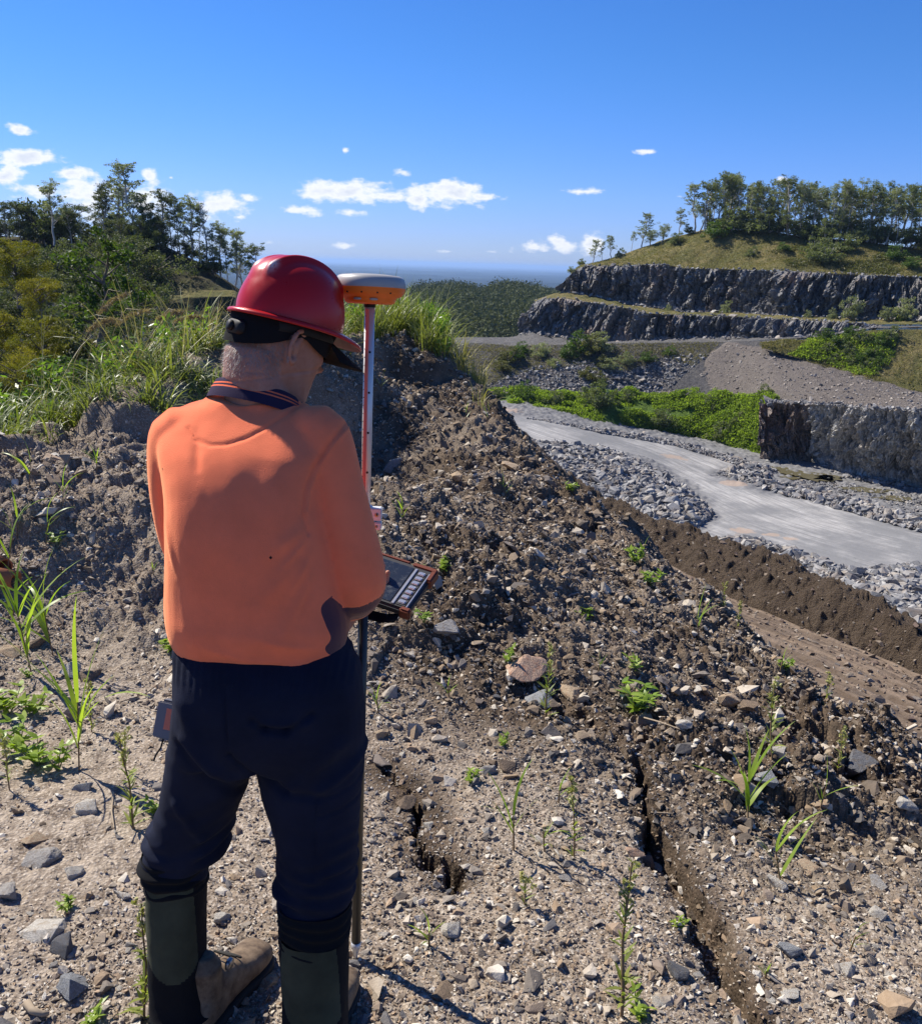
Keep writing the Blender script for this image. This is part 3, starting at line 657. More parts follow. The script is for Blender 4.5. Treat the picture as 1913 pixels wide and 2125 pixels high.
# ------------------------------------------------------------------ rubble on the pit floor
def fill_poly(pts, n, lift=0.0):
    w = np.array([fl(*p)[:2] for p in pts]); lo, hi = w.min(0), w.max(0); out = np.zeros((0, 2))
    while len(out) < n:
        q = NR.uniform(lo, hi, (n*2, 2)); out = np.vstack([out, q[inpoly(q[:, 0], q[:, 1], w)]])
    q = out[:n]; d = pdist(q[:, 0], q[:, 1], np.vstack([w, w[:1]]))
    return q, d
M_BOULDER = stone_mat('quarry_boulder', [(.24, .24, .245), (.33, .33, .325), (.17, .175, .185), (.42, .41, .39), (.28, .28, .28), (.13, .135, .145), (.36, .33, .29)], fine=3.0)
M_BOULDER_O = stone_mat('quarry_boulder_single', [(.26, .26, .265), (.35, .35, .345), (.19, .195, .205), (.42, .41, .39), (.30, .30, .29)], objrnd=True, fine=3.0)
PILE = [(1010, 880), (1080, 905), (1125, 925), (1200, 930), (1267, 940), (1330, 965), (1389, 992), (1440, 1030), (1478, 1066), (1460, 1085), (1426, 1100), (1380, 1095), (1289, 1070), (1200, 1060), (1050, 1000)]
def rubble():
    q, d = fill_poly(PILE, 11000); h = 2.2*(1-np.exp(-d/4.0)); P = np.stack([q[:, 0], q[:, 1], zfloor(q[:, 0], q[:, 1])+h+.3*vnoise(q[:, 0]*.5, q[:, 1]*.5, s=9)], -1)
    sz = np.clip(np.exp(NR.normal(math.log(.30), .45, len(P)))*(1+.5*(130-P[:, 1])/60), .12, 1.1)
    scatter_rocks('rubble', P, sz, M_BOULDER, label='heap of broken grey rock beside the pale haul road')
    # windrows and spills of dark rock
    parts = [([(1475, 1122), (1560, 1128), (1660, 1158), (1760, 1195), (1860, 1188), (1960, 1180), (1960, 1330), (1849, 1290), (1743, 1240), (1638, 1182), (1532, 1145)], 6500, .30, 1.3),
             ([(1090, 868), (1240, 890), (1340, 905), (1440, 925), (1530, 952), (1610, 975), (1600, 990), (1560, 975), (1480, 950), (1400, 925), (1250, 900)], 3500, .17, .3),
             ([(1490, 983), (1530, 968), (1590, 972), (1610, 985), (1580, 1000), (1640, 1010), (1760, 1040), (1840, 1062), (1960, 1100), (1960, 1118), (1840, 1085), (1700, 1046), (1560, 1010)], 3500, .26, .9),
             ([(1610, 990), (1760, 1005), (1960, 1030), (1960, 1100), (1840, 1065), (1700, 1030)], 2200, .12, .05)]
    A, S = [], []
    for pts, n, s0, hh in parts:
        q, d = fill_poly(pts, n); h = hh*(1-np.exp(-d/1.5)); A.append(np.stack([q[:, 0], q[:, 1], zfloor(q[:, 0], q[:, 1])+h], -1)); S.append(np.clip(np.exp(NR.normal(math.log(s0), .5, n)), .1, .9))
    scatter_rocks('rock_spill', np.vstack(A), np.concatenate(S), M_BOULDER, label='dark broken rock spilled along the edges of the haul road')
rubble()
def surf_pts(P, n, r0=0.0, r1=1.0, poly=None, curve=None):
    nr, nc = P.shape[:2]; a = NR.uniform(r0, r1, n*3)*(nr-1.001); b = NR.uniform(0, 1, n*3)*(nc-1.001)
    i = a.astype(int); j = b.astype(int); fa = (a-i)[:, None]; fb = (b-j)[:, None]
    Q = P[i, j]*(1-fa)*(1-fb)+P[i+1, j]*fa*(1-fb)+P[i, j+1]*(1-fa)*fb+P[i+1, j+1]*fa*fb
    if poly is not None:
        s = proj(Q); Q = Q[inpoly(s[:, 0], s[:, 1], poly)]
    return Q[:n]
# ------------------------------------------------------------------ wooded valley, far ridges and the plain
def forest_mat(name, a, b, sc_):
    m = mat(name, rough=1., spec=.05); nt = m.node_tree; n1 = noise_node(nt, sc_, 6, .65); n2 = noise_node(nt, sc_*9, 6, .7)
    c = mixc(nt, ramp(nt, n1.outputs[0], [(.4, 0.), (.62, 1.)]), a, b); c = mixc(nt, ramp(nt, n2.outputs[0], [(.35, .8), (.62, 0.)]), c, tuple(v*.45 for v in a))
    nt.links.new(c, bsdf(m).inputs['Base Color']); bump(m, n2.outputs[0], 1., 1/sc_*.2); return m
M_PLAIN = forest_mat('plain_forest', (.018, .032, .020), (.05, .062, .036), .0022)
M_WOODFLOOR = forest_mat('wood_floor', (.03, .042, .018), (.06, .07, .03), .05)
def build_plain():
    gy = np.exp(np.linspace(math.log(700), math.log(90000), 420))[:, None]; u = np.linspace(-1.3, 1.3, 520)[None, :]
    y = gy+0*u; x = u*gy; amp = np.clip(y/4000, .3, 2.2)
    z = -135+amp*14*fbm(x*.0016, y*.0016, o=5, s=401)+5*fbm(x*.02, y*.02, o=3, s=402)*np.clip(1-y/12000, 0, 1)
    V = np.stack([x, y, z], -1).reshape(-1, 3)
    link('plain', mesh_np('plain', V, gridfaces(420, 520), M_PLAIN), kind='structure')
build_plain()
V0 = [(500, 620, 1500), (700, 622, 1450), (848, 622, 1400), (881, 618, 1350), (950, 616, 1300), (1062, 618, 1250), (1128, 622, 1200), (1300, 630, 1200)]
V1 = [(500, 640, 800), (700, 630, 780), (800, 628, 750), (830, 648, 720), (881, 621, 700), (947, 615, 690), (996, 632, 680), (1062, 611, 660), (1128, 634, 640), (1300, 640, 640)]
V2 = [(500, 720, 430), (800, 715, 420), (900, 712, 410), (1000, 720, 400), (1130, 735, 390), (1300, 740, 380)]
V3 = [(500, 900, 330), (1300, 920, 300)]
def build_haze():
    m = bpy.data.materials.new('haze'); m.use_nodes = True; nt = m.node_tree; nt.nodes.clear()
    o = nd(nt, 'ShaderNodeOutputMaterial'); v = nd(nt, 'ShaderNodeVolumePrincipled'); v.inputs['Color'].default_value = (.42, .64, 1, 1); v.inputs['Density'].default_value = HAZE_D; v.inputs['Anisotropy'].default_value = .2
    nt.links.new(v.outputs[0], o.inputs['Volume'])
    x, y0, y1, z0, z1 = 125000, -400, 92000, -185, 60
    V = [(-x, y0, z0), (x, y0, z0), (x, y1, z0), (-x, y1, z0), (-x, y0, z1), (x, y0, z1), (x, y1, z1), (-x, y1, z1)]
    F = [(3, 2, 1, 0), (4, 5, 6, 7), (0, 1, 5, 4), (1, 2, 6, 5), (2, 3, 7, 6), (3, 0, 4, 7)]
    link('haze', mesh_np('haze', V, F, m, smooth=False), kind='stuff')
HAZE_D = 6.0e-5
build_haze()
def vd(kind, X, t, i): return 6*fbm(X[..., 0]*.01, X[..., 1]*.01, o=4, s=410)
P_VAL, _ = loft_bands([V0, V1, V2, V3], [30, 70, 20], [('valley_hill', M_WOODFLOOR, 'h')]*3, vd, 500, 1300, 200)

def edge_rocks():
    A, S = [], []
    for L, a, b, n, s0, dy in ((T3, 1585, 2050, 420, .26, .3), (L1, 1190, 2050, 420, .24, .3), (L3, 1110, 1815, 300, .22, .3), (L2, 1180, 2050, 420, .30, -2.0), (L4, 1080, 1815, 350, .28, -2.0), (B3, 1600, 2050, 500, .32, -2.0)):
        P = line(L, a, b, n); P = P+np.stack([NR.normal(0, .6, n), NR.normal(dy, .8, n), NR.normal(0, .10, n)], -1); A.append(P); S.append(np.clip(np.exp(NR.normal(math.log(s0), .5, n)), .08, 1.3))
    scatter_rocks('fallen_rock', np.vstack(A), np.concatenate(S), M_BOULDER, label='fallen and loosened blocks along the edges and feet of the quarry faces')
edge_rocks()
# ------------------------------------------------------------------ left hillside across the gully
A0 = [(-400, 480, 150), (0, 490, 145), (200, 500, 140), (338, 508, 130), (420, 548, 128), (485, 590, 126), (560, 650, 126)]
A_ = [(a, b+25, c+40) for a, b, c in A0]
B0 = [(-400, 700, 110), (0, 680, 105), (200, 640, 108), (300, 612, 112), (385, 603, 114), (485, 601, 116), (560, 660, 118)]
C0 = [(-400, 740, 96), (0, 720, 92), (200, 680, 98), (300, 640, 104), (385, 617, 108), (485, 613, 109), (560, 670, 112)]
D0 = [(-400, 900, 45), (0, 900, 42), (200, 800, 60), (300, 720, 88), (380, 700, 104), (480, 695, 106), (560, 715, 108)]
E0 = [(-400, 1100, 15), (0, 1060, 14), (200, 950, 20), (300, 850, 36), (480, 770, 78), (560, 770, 80)]
M_DARKSLOPE = grassland('dark_slope', [(.085, .070, .045), (.10, .10, .04), (.13, .125, .05), (.07, .06, .04)], .35)  # dark forest floor of the left hill and gully
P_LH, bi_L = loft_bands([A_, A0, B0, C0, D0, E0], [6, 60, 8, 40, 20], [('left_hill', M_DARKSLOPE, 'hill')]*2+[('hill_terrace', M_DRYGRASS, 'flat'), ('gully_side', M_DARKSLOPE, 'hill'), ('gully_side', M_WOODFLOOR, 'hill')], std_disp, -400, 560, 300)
# ------------------------------------------------------------------ foliage tools
def cards(C, size, n_each, spread, rng, aspect=.45, droop=0.0):
    """leaf-shaped quads around cluster centres C (n,3) ; spread (n,3)"""
    n = len(C)*n_each; c = np.repeat(C, n_each, 0); sp = np.repeat(spread, n_each, 0)
    d = rng.normal(size=(n, 3)); d /= np.linalg.norm(d, axis=1)[:, None]; d *= rng.random((n, 1))**.45
    c = c+d*sp
    a = rng.normal(size=(n, 3)); a[:, 2] -= droop; a /= np.linalg.norm(a, axis=1)[:, None]
    b = rng.normal(size=(n, 3)); b -= (b*a).sum(1)[:, None]*a; b /= np.linalg.norm(b, axis=1)[:, None]
    L = size*rng.uniform(.6, 1.4, (n, 1)); w = L*aspect
    V = np.stack([c-a*L*.5, c+b*w*.5, c+a*L*.5, c-b*w*.5], 1).reshape(-1, 3)
    F = np.arange(n*4).reshape(-1, 4)
    rnd = np.repeat(np.clip(np.repeat(rng.random(len(C)), n_each)*.6+rng.random(n)*.4, 0, 1), 4)
    return V, F, rnd
def tube(pts, rad, k=6):
    pts = np.array(pts, dtype=float); n = len(pts); V = []
    T = np.gradient(pts, axis=0)
    for p, t, r in zip(pts, T, rad):
        t = t/(np.linalg.norm(t)+1e-9); u = np.cross(t, [0.3, 1, .1] if abs(t[2]) > .8 else [0, 0, 1]); u /= np.linalg.norm(u)+1e-9; v = np.cross(t, u)
        V += [p+r*(math.cos(a)*u+math.sin(a)*v) for a in np.linspace(0, 2*np.pi, k, endpoint=False)]
    return np.array(V), gridfaces(n, k, wrap=True)
def join(parts):
    Vs, Fs, off = [], [], 0
    for V, F in parts: Vs.append(V); Fs.append(F+off); off += len(V)
    return np.vstack(Vs), np.vstack(Fs)
def bark(name, a, b):
    m = mat(name, rough=.9, spec=.2); nt = m.node_tree; n = noise_node(nt, 1.4, 5, .7); nt.links.new(mixc(nt, ramp(nt, n.outputs[0], [(.4, 0.), (.6, 1.)]), a, b), bsdf(m).inputs['Base Color']); return m
M_BARK = bark('pale_gum_bark', (.58, .54, .48), (.34, .30, .26)); M_BARKD = bark('dark_bark', (.13, .10, .08), (.22, .18, .14))
L_EUC = leafmat('gum_leaf', (.16, .185, .105), (.35, .36, .22), trans=.38, spec=.15, rough=.6)
L_EUCD = leafmat('dark_gum_leaf', (.085, .11, .050), (.22, .24, .11), trans=.36, spec=.15, rough=.6)
L_FOREST = leafmat('forest_leaf', (.050, .068, .030), (.15, .165, .075), trans=.33, spec=.15, rough=.6)
L_YEL = leafmat('yellow_green_leaf', (.10, .12, .018), (.28, .24, .04), trans=.45)
L_GLOSS = leafmat('glossy_leaf', (.035, .065, .014), (.10, .15, .03), trans=.40, rough=.55, spec=.25)
L_BUSH = leafmat('shrub_leaf', (.045, .085, .016), (.12, .18, .035), trans=.40)
L_OLIVE = leafmat('dry_shrub_leaf', (.09, .10, .035), (.17, .16, .06), trans=.35)
def tree_proto(seed, kind):
    """unit-height tree: (trunk mesh, crown mesh)"""
    r = np.random.default_rng(seed); parts = []; C = []; S = []
    if kind in ('tall', 'bare', 'slim'):
        lean = r.normal(0, .05, 2); nseg = 9; zz = np.linspace(0, .88, nseg)
        tr = np.stack([lean[0]*zz+.014*np.cumsum(r.normal(size=nseg)), lean[1]*zz+.014*np.cumsum(r.normal(size=nseg)), zz], -1); tr[0, :2] = 0
        base = .017 if kind != 'slim' else .012
        parts.append(tube(tr, base*(1-.80*zz)))
        nb = {'tall': 32, 'bare': 14, 'slim': 20}[kind]
        for k in range(nb):
            z0 = r.uniform(.26 if kind == 'tall' else .36, .88); p0 = np.array([np.interp(z0, zz, tr[:, i]) for i in range(3)])
            az = r.uniform(0, 2*np.pi); L = r.uniform(.10, .25)*(1.12-z0*.75)*(1.25 if kind == 'tall' else .9); up = r.uniform(.5, 1.3)
            d = np.array([math.cos(az), math.sin(az), up]); d /= np.linalg.norm(d)
            p1 = p0+d*L*.5+[0, 0, .01]; p2 = p0+d*L+np.array([0, 0, .04])*r.uniform(0, 1)
            parts.append(tube([p0, p1, p2], [base*.42*(1-z0*.6), base*.26, base*.10], 4))
            if kind == 'bare':
                for q in range(3):
                    e = p1+(p2-p1)*r.uniform(0, 1); parts.append(tube([e, e+r.normal(0, .03, 3)+[0, 0, .05]], [base*.13, base*.04], 3))
                continue
            for q in range(r.integers(3, 6)):
                C.append(p1+(p2-p1)*r.uniform(.3, 1.35)+r.normal(0, .028, 3)); s = r.uniform(.020, .050); S.append([s, s, s*.62])
        if kind != 'bare':
            for q in range(7): C.append(tr[-1]+r.normal(0, .035, 3)+[0, 0, .02]); S.append([.045, .045, .032])
        if kind == 'bare': C = [tr[4]+r.normal(0, .02, 3)]; S = [[.01, .01, .01]]
        leaf = dict(size=.018, n_each=34 if kind != 'bare' else 3, aspect=.5, droop=.6)
    elif kind in ('round', 'yellow', 'gloss'):
        zz = np.linspace(0, .6, 6); tr = np.stack([.02*np.cumsum(r.normal(size=6)), .02*np.cumsum(r.normal(size=6)), zz], -1); tr[0, :2] = 0
        parts.append(tube(tr, .022*(1-.7*zz/.6)))
        nb = 26
        for k in range(nb):
            z0 = r.uniform(.12, .6); p0 = np.array([np.interp(z0, zz, tr[:, i]) for i in range(3)])
            az = r.uniform(0, 2*np.pi); L = r.uniform(.16, .34)*(1-.55*abs(z0-.32)); d = np.array([math.cos(az), math.sin(az), r.uniform(.3, 1.5)]); d /= np.linalg.norm(d)
            p2 = p0+d*L; p1 = p0+d*L*.5; parts.append(tube([p0, p1, p2], [.008, .005, .002], 4))
            for q in range(3 if kind != 'gloss' else 4):
                C.append(p0+d*L*r.uniform(.55, 1.2)+r.normal(0, .035, 3)); s = r.uniform(.045, .095)*(.72 if kind == 'gloss' else 1); S.append([s, s, s*.7])
        leaf = dict(size={'round': .022, 'yellow': .016, 'gloss': .032}[kind], n_each={'round': 70, 'yellow': 150, 'gloss': 24}[kind], aspect=.5, droop=.2)
    else:  # bush
        for k in range(5):
            a = r.uniform(0, 6.28); parts.append(tube([[0, 0, 0], [.15*math.cos(a), .15*math.sin(a), .3], [.3*math.cos(a), .3*math.sin(a), .6]], [.02, .014, .006], 4))
        for k in range(42):
            d = r.normal(size=3); d[2] = abs(d[2]); d /= np.linalg.norm(d); q = d*r.uniform(.25, 1)*np.array([.62, .62, .80]); C.append(q+[0, 0, .08]); s = r.uniform(.10, .2); S.append([s, s, s*.7])
        leaf = dict(size=.075, n_each=55, aspect=.5, droop=0)
    Vt, Ft = join(parts); Vc, Fc, rc = cards(np.array(C), leaf['size'], leaf['n_each'], np.array(S), r, leaf['aspect'], leaf['droop'])
    zt = max(Vc[:, 2].max(), Vt[:, 2].max()) if kind != 'bare' else Vt[:, 2].max()
    return Vt/zt, Ft, Vc/zt, Fc, rc
PROTO = {}
def proto(kind, k, leafm, barkm):
    key = (kind, k, leafm.name)
    if key not in PROTO:
        Vt, Ft, Vc, Fc, rc = tree_proto(hash_(kind)+k*13, kind)
        PROTO[key] = (mesh_np('trunk', Vt, Ft, barkm), mesh_np('crown', Vc, Fc, leafm, smooth=False, attrs={'rnd': rc}))
    return PROTO[key]
def hash_(s): return sum(ord(c)*(i+3) for i, c in enumerate(s))
def put_tree(name, base, H, kind, k, leafm, barkm, label, cat, group, wide=1.0, parts=('trunk', 'crown')):
    mt, mc = proto(kind, k, leafm, barkm); t = empty(name, base, label, cat, group); t.scale = (H*wide, H*wide, H); t.rotation_euler = (0, 0, RG.uniform(0, 6.28))
    a = link(parts[0], mt, t); b = link(parts[1], mc, t) if kind != 'bare' else None
    return t
ORD = ['first', 'second', 'third', 'fourth', 'fifth', 'sixth', 'seventh', 'eighth', 'ninth', 'tenth', 'eleventh', 'twelfth', 'thirteenth', 'fourteenth', 'fifteenth', 'sixteenth', 'seventeenth', 'eighteenth', 'nineteenth', 'twentieth']
def ground_y_z(lines_y, px, py): return W(px, py, lines_y)
def hillbase(px, y, L):
    p = np.array(L, dtype=float); return W(px, np.interp(px, p[:, 0], p[:, 1]), np.interp(px, p[:, 0], p[:, 2]))
# --- right hill crest: named trees standing clear, then the wood
TR = [  # px, py base, py top, kind, label
 (1206, 549, 535, 'bush', 'small dark bush at the western tip of the upper quarry rim'), (1228, 547, 495, 'tall', 'gum tree at the left tip of the quarry rim, nearest the open plain'), (1249, 541, 499, 'slim', 'thin gum tree second from the left tip of the quarry rim'),
 (1270, 536, 487, 'tall', 'rounded gum tree third along the descending left end of the rim'), (1288, 534, 512, 'bush', 'low bushy tree right of the small cluster at the rim tip'),
 (1331, 515, 438, 'tall', 'tall rounded gum tree standing alone against the sky on the left shoulder of the hill'), (1310, 519, 478, 'slim', 'short gum tree just left of the lone tall rounded gum'),
 (1372, 500, 459, 'round', 'spreading low tree right of the lone rounded gum'), (1349, 508, 474, 'round', 'squat dark tree at the foot of the lone rounded gum'),
 (1408, 486, 429, 'tall', 'broad gum tree on the slope just before the dense wood'), (1427, 482, 462, 'bush', 'dark bush below the left end of the wood'),
 (1441, 480, 377, 'tall', 'leftmost tall gum tree of the hilltop wood'), (1452, 478, 386, 'bare', 'leafless forked tree at the left end of the hilltop wood')]
for px, pb, pt, kd, lab in TR:
    y = np.interp(px, [a[0] for a in LC], [a[2] for a in LC])-.5; b = W(px, pb+2, y); H = W(px, pt, y)[2]-b[2]
    put_tree('gum_tree' if kd not in ('bush', 'round') else 'shrub_tree', b, H, kd, RG.randint(0, 3), L_EUC if kd != 'bush' else L_EUCD, M_BARK, lab, 'tree', 'trees on the quarry hilltop', wide=1.25 if kd != 'bush' else .9)
TOPX = [(1441, 385), (1483, 352), (1510, 349), (1540, 378), (1575, 372), (1605, 368), (1632, 358), (1660, 372), (1690, 385), (1720, 375), (1765, 364), (1800, 370), (1830, 372), (1860, 380), (1913, 377), (2000, 380), (2200, 380)]
def wood_right():
    xs = []; x = 1462
    while x < 2010: xs.append(x); x += RG.uniform(5, 9.5)
    n = 0; cnt = {}
    for i, px in enumerate(xs):
        row = i % 3; L = np.array(LC, dtype=float); y = np.interp(px, L[:, 0], L[:, 2])+(-2, 5, 13)[row]+RG.uniform(-2, 2)
        pb = np.interp(px, L[:, 0], L[:, 1])+(4, 2, 4)[row]-(sstep(1550, 1800, px)*(4, 18, 24)[row]); b = W(px, pb, y)
        top = np.interp(px, [q[0] for q in TOPX], [q[1] for q in TOPX])+RG.uniform(-4, 34)*(1 if i % 4 else 0); H = W(px, top, y)[2]-b[2]
        kd = 'bare' if i in (9, 23, 37) else ('tall', 'tall', 'slim')[RG.randint(0, 2)]
        if px > 1930: lab = 'gum tree of the hilltop wood running on beyond the right edge'
        else:
            what = 'leafless tree' if kd == 'bare' else 'tall gum' if top < 378 else 'short gum' if top > 398 else 'gum tree'
            where = 'left third' if px < 1610 else 'middle third' if px < 1760 else 'right third'
            key = (what, where); cnt[key] = cnt.get(key, 0)+1
            lab = f'{what} in the {where} of the hilltop wood, {ORD[min(cnt[key]-1, 19)]} such from the left'
        put_tree('gum_tree', b, H, kd, RG.randint(0, 5), L_EUC if RG.random() < .55 else L_EUCD, M_BARK, lab, 'tree', 'gum trees of the hilltop wood', wide=RG.uniform(.8, 1.2)); n += 1
wood_right()
def under_right():
    for i in range(56):
        px = 1470+i*9+RG.uniform(-4, 4); L = np.array(LC, dtype=float); y = np.interp(px, L[:, 0], L[:, 2])+RG.uniform(-5, 4)
        pb = np.interp(px, L[:, 0], L[:, 1])+RG.uniform(0, 6)-sstep(1550, 1800, px)*RG.uniform(-2, 14); b = W(px, pb, y); H = RG.uniform(2.5, 6.5)
        put_tree('understorey_shrub', b, H, RG.choice(['round', 'bush']), RG.randint(0, 3), L_EUCD, M_BARKD, f'dark rounded shrub below the gum trunks of the hilltop wood, {ORD[i % 20]} in the {("left", "middle", "right")[min(i//20, 2)]} stretch', 'shrub', 'shrubs under the hilltop wood', wide=RG.uniform(.9, 1.5))
under_right()
def near_row(P, px, py):
    s = proj(P.reshape(-1, 3)); k = np.argmin(np.hypot(s[:, 0]-px, s[:, 1]-py)); return P.reshape(-1, 3)[k]
BU = [(P_R, 1490, 492, 4.5, 'dark bush on the brow of the grassy crest'), (P_R, 1402, 505, 3.5, 'small bush on the left flank of the grassy crest'), (P_R, 1560, 530, 2.6, 'dark shrub in the hollow of the grassy hill'), (P_R, 1625, 517, 2.2, 'round shrub right of the hollow on the grassy hill'),
      (P_R, 1690, 530, 5, 'broad green shrub left of the vine patch on the hill'), (P_R, 1712, 545, 5, 'broad green shrub low on the hill above the cliff edge'), (P_R, 1745, 522, 5, 'round tree in the shaded gully below the wood'), (P_R, 1860, 540, 4, 'green shrub above the right end of the cliff'),
      (P_R, 1810, 500, 6, 'rounded shrub below the trunks at the right of the wood'), (P_R, 1895, 555, 3, 'green shrub at the photo right edge above the cliff')]
for P, px, py, H, lab in BU: put_tree('shrub', near_row(P, px, py)-[0, 0, .3], H, 'bush', RG.randint(0, 3), RG.choice([L_EUCD, L_BUSH]), M_BARKD, lab, 'shrub', 'shrubs on the grassy hill', wide=RG.uniform(.9, 1.3))
T_ = [(1507, 650, 3.2, 'round green shrub standing alone on the terrace against the upper cliff'), (1385, 650, 2.4, 'small green shrub at the break of the terrace, left of centre'), (1676, 660, 2.0, 'tiny shrub at the foot of the upper cliff, right half'), (1764, 660, 5.2, 'slim sapling against the upper cliff, left of the right pair'), (1727, 662, 2.6, 'low shrub at the cliff foot between two saplings'), (1878, 664, 5.0, 'slim sapling against the upper cliff near the right edge'), (1835, 664, 3, 'small shrub at the cliff foot left of the rightmost sapling'), (1868, 675, 3.6, 'dark shrub at the right end of the lower terrace'), (1185, 566, 1.8, 'tiny bush on the very tip of the upper cliff')]
for px, py, H, lab in T_:
    L = np.array(L2, dtype=float); y = np.interp(px, L[:, 0], L[:, 2])-3; put_tree('shrub', W(px, py, y), H, 'bush', RG.randint(0, 3), RG.choice([L_BUSH, L_EUC]), M_BARKD, lab, 'shrub', 'shrubs on the cliff terraces', wide=.75)
TS = [(1070, 745, 3.2), (1055, 752, 4), (1123, 738, 3.4), (1200, 730, 5.5), (1225, 735, 5), (1246, 722, 4.2), (1180, 742, 3.4), (1252, 760, 3), (1267, 766, 3), (1085, 728, 2.6), (1225, 790, 3.6), (1300, 752, 3), (1345, 748, 2.6), (1240, 800, 3), (1150, 760, 2.4), (1390, 735, 2.4), (1040, 770, 2.6)]
P_TAL, _ = None, None
for i, (px, py, H) in enumerate(TS):
    put_tree('shrub', near_row(P_T5, px, py)-[0, 0, .3], H, 'bush', i % 4, (L_BUSH, L_OLIVE, L_EUC)[i % 3], M_BARKD, f'{("green", "olive", "grey green")[i % 3]} shrub on the talus slope, {ORD[sorted(TS).index((px, py, H))]} from the left' , 'shrub', 'shrubs on the talus slope', wide=1.1)
BS = [(1088, 828, 4.6, 'large dark round bush near the left end of the green bank'), (1150, 838, 3.6, 'drooping dark bush second along the green bank'), (1245, 842, 6, 'tallest dark bush bulging out of the green bank'), (1215, 828, 3.4, 'small bush on the rim of the green bank, left of the tallest'), (1295, 832, 3.2, 'bush on the rim of the green bank, right of the tallest'),
      (1375, 882, 4, 'dark bush at the foot of the green bank, middle'), (1478, 842, 3.2, 'small bush high on the green bank right of centre'), (1493, 905, 4, 'bush at the foot of the green bank near its right end'), (1540, 870, 3, 'bush beside the red cliff at the end of the bank'), (1030, 822, 2.2, 'small bush at the far left end of the green bank'), (1590, 822, 3, 'leafy shrub on the bank top above the red cliff')]
for px, py, H, lab in BS: put_tree('bank_bush', near_row(P_BANK, px, py)-[0, 0, .6], H, 'bush', RG.randint(0, 3), RG.choice([L_BUSH, L_EUCD]), M_BARKD, lab, 'bush', 'bushes on the green bank', wide=.9)
GS = [(1710, 700, 2.6), (1722, 722, 2.2), (1745, 712, 2.8), (1760, 728, 2.4), (1782, 748, 2.2), (1800, 760, 2.2), (1810, 735, 2.4), (1790, 705, 2.8), (1832, 712, 2.6), (1850, 698, 2.8), (1770, 694, 2.4), (1765, 750, 2.0), (1820, 752, 1.8), (1736, 742, 2)]
for i, (px, py, H) in enumerate(GS):
    put_tree('shrub', near_row(P_GS, px, py)-[0, 0, .5], H, 'bush', i % 4, (L_BUSH, L_EUCD)[i % 2], M_BARKD, f'{("bright", "dark")[i % 2]} green shrub in the vine patch right of the gravel heap, {ORD[sorted(GS).index((px, py, H))]} from its left', 'shrub', 'shrubs in the vine patch', wide=1.2)
# ground cover and tufts
def cover(name, Q, size, m, n_each, spread, label, seed=1, aspect=.5):
    r = np.random.default_rng(seed); V, F, rc = cards(Q, size, n_each, np.tile(np.array(spread, dtype=float), (len(Q), 1)), r, aspect)
    link(name, mesh_np(name, V, F, m, smooth=False, attrs={'rnd': rc}), kind='stuff', label=label)
def ragged(Q, f=.14, th=-.62, s=7): return Q[vnoise(Q[:, 0]*f, Q[:, 2]*f*2.5+Q[:, 1]*f, s=s) > th]
QB = ragged(surf_pts(P_BANK, 9000, .06, 1.0, [(985, 808), (1640, 812), (1612, 832), (1592, 880), (1590, 960), (1530, 938), (1450, 908), (1347, 890), (1246, 874), (1162, 860), (1019, 838)]))
QB[:, 2] += 1.3*np.clip(vnoise(QB[:, 0]*.3, QB[:, 1]*.5+QB[:, 2]*.4, s=18), 0, 1)
cover('creeping_vines', QB, .40, leafmat('vine_leaf', (.14, .21, .03), (.34, .42, .09), trans=.6, spec=.1), 13, (.8, .8, .5), 'bright green creepers covering the bank above the pit floor', 3)
cover('creeping_vines', surf_pts(P_GS, 2600, 0, 1.0, [(1640, 735), (1700, 690), (1790, 690), (1860, 690), (1850, 740), (1810, 780), (1760, 770), (1700, 748)]), .42, bpy.data.materials['vine_leaf'], 16, (.8, .8, .4), 'green creeper patch on the slope right of the gravel heap', 4)
cover('green_growth', ragged(surf_pts(P_R, 9000, .1, 1.0, [(1600, 520), (1680, 505), (1760, 510), (1913, 535), (1990, 545), (1990, 572), (1760, 566), (1640, 552)]), .10, .05, 31)[:2600], .40, L_OLIVE, 12, (.9, .9, .4), 'olive green scrub spreading over the right part of the grassy hill', 6)
L_DRY = leafmat('dry_grass', (.13, .12, .035), (.26, .22, .09), trans=.35)
cover('hill_grass', np.vstack([surf_pts(P_R, 16000, .1, 1), surf_pts(P_GS, 5000, 0, 1), surf_pts(P_T5, 4200, 0, .95, [(960, 715), (1500, 708), (1440, 760), (1380, 740), (1300, 770), (1260, 750), (1100, 770), (1000, 800), (940, 820)])]), .42, L_DRY, 7, (.7, .7, .3), 'dry yellowish grass clothing the quarry hill and slopes', 5, .2)
scatter_rocks('heap_stones', surf_pts(P_HEAP, 2600, .12, 1.0), np.clip(np.exp(NR.normal(math.log(.14), .5, 2600)), .05, .7), stone_mat('heap_stone', [(.34, .30, .26), (.42, .38, .33), (.25, .23, .21)], fine=3.), label='stones strewn over the gravel heap')
QT = surf_pts(P_T5, 5200, .25, 1.0, [(940, 812), (1000, 800), (1100, 762), (1260, 745), (1300, 770), (1400, 735), (1470, 735), (1370, 822)])
scatter_rocks('talus_stones', QT, np.clip(np.exp(NR.normal(math.log(.15), .55, len(QT))), .06, .9), M_BOULDER, label='loose grey rock lying on the talus slope')
scatter_rocks('windrow_stones', surf_pts(tl[0], 2200, .0, .6), np.clip(np.exp(NR.normal(math.log(.07), .5, 2200)), .03, .35), stone_mat('windrow_stone', [(.20, .15, .11), (.26, .21, .16), (.14, .10, .08), (.32, .28, .23)], fine=6.), label='clods and stones in the brown windrow')
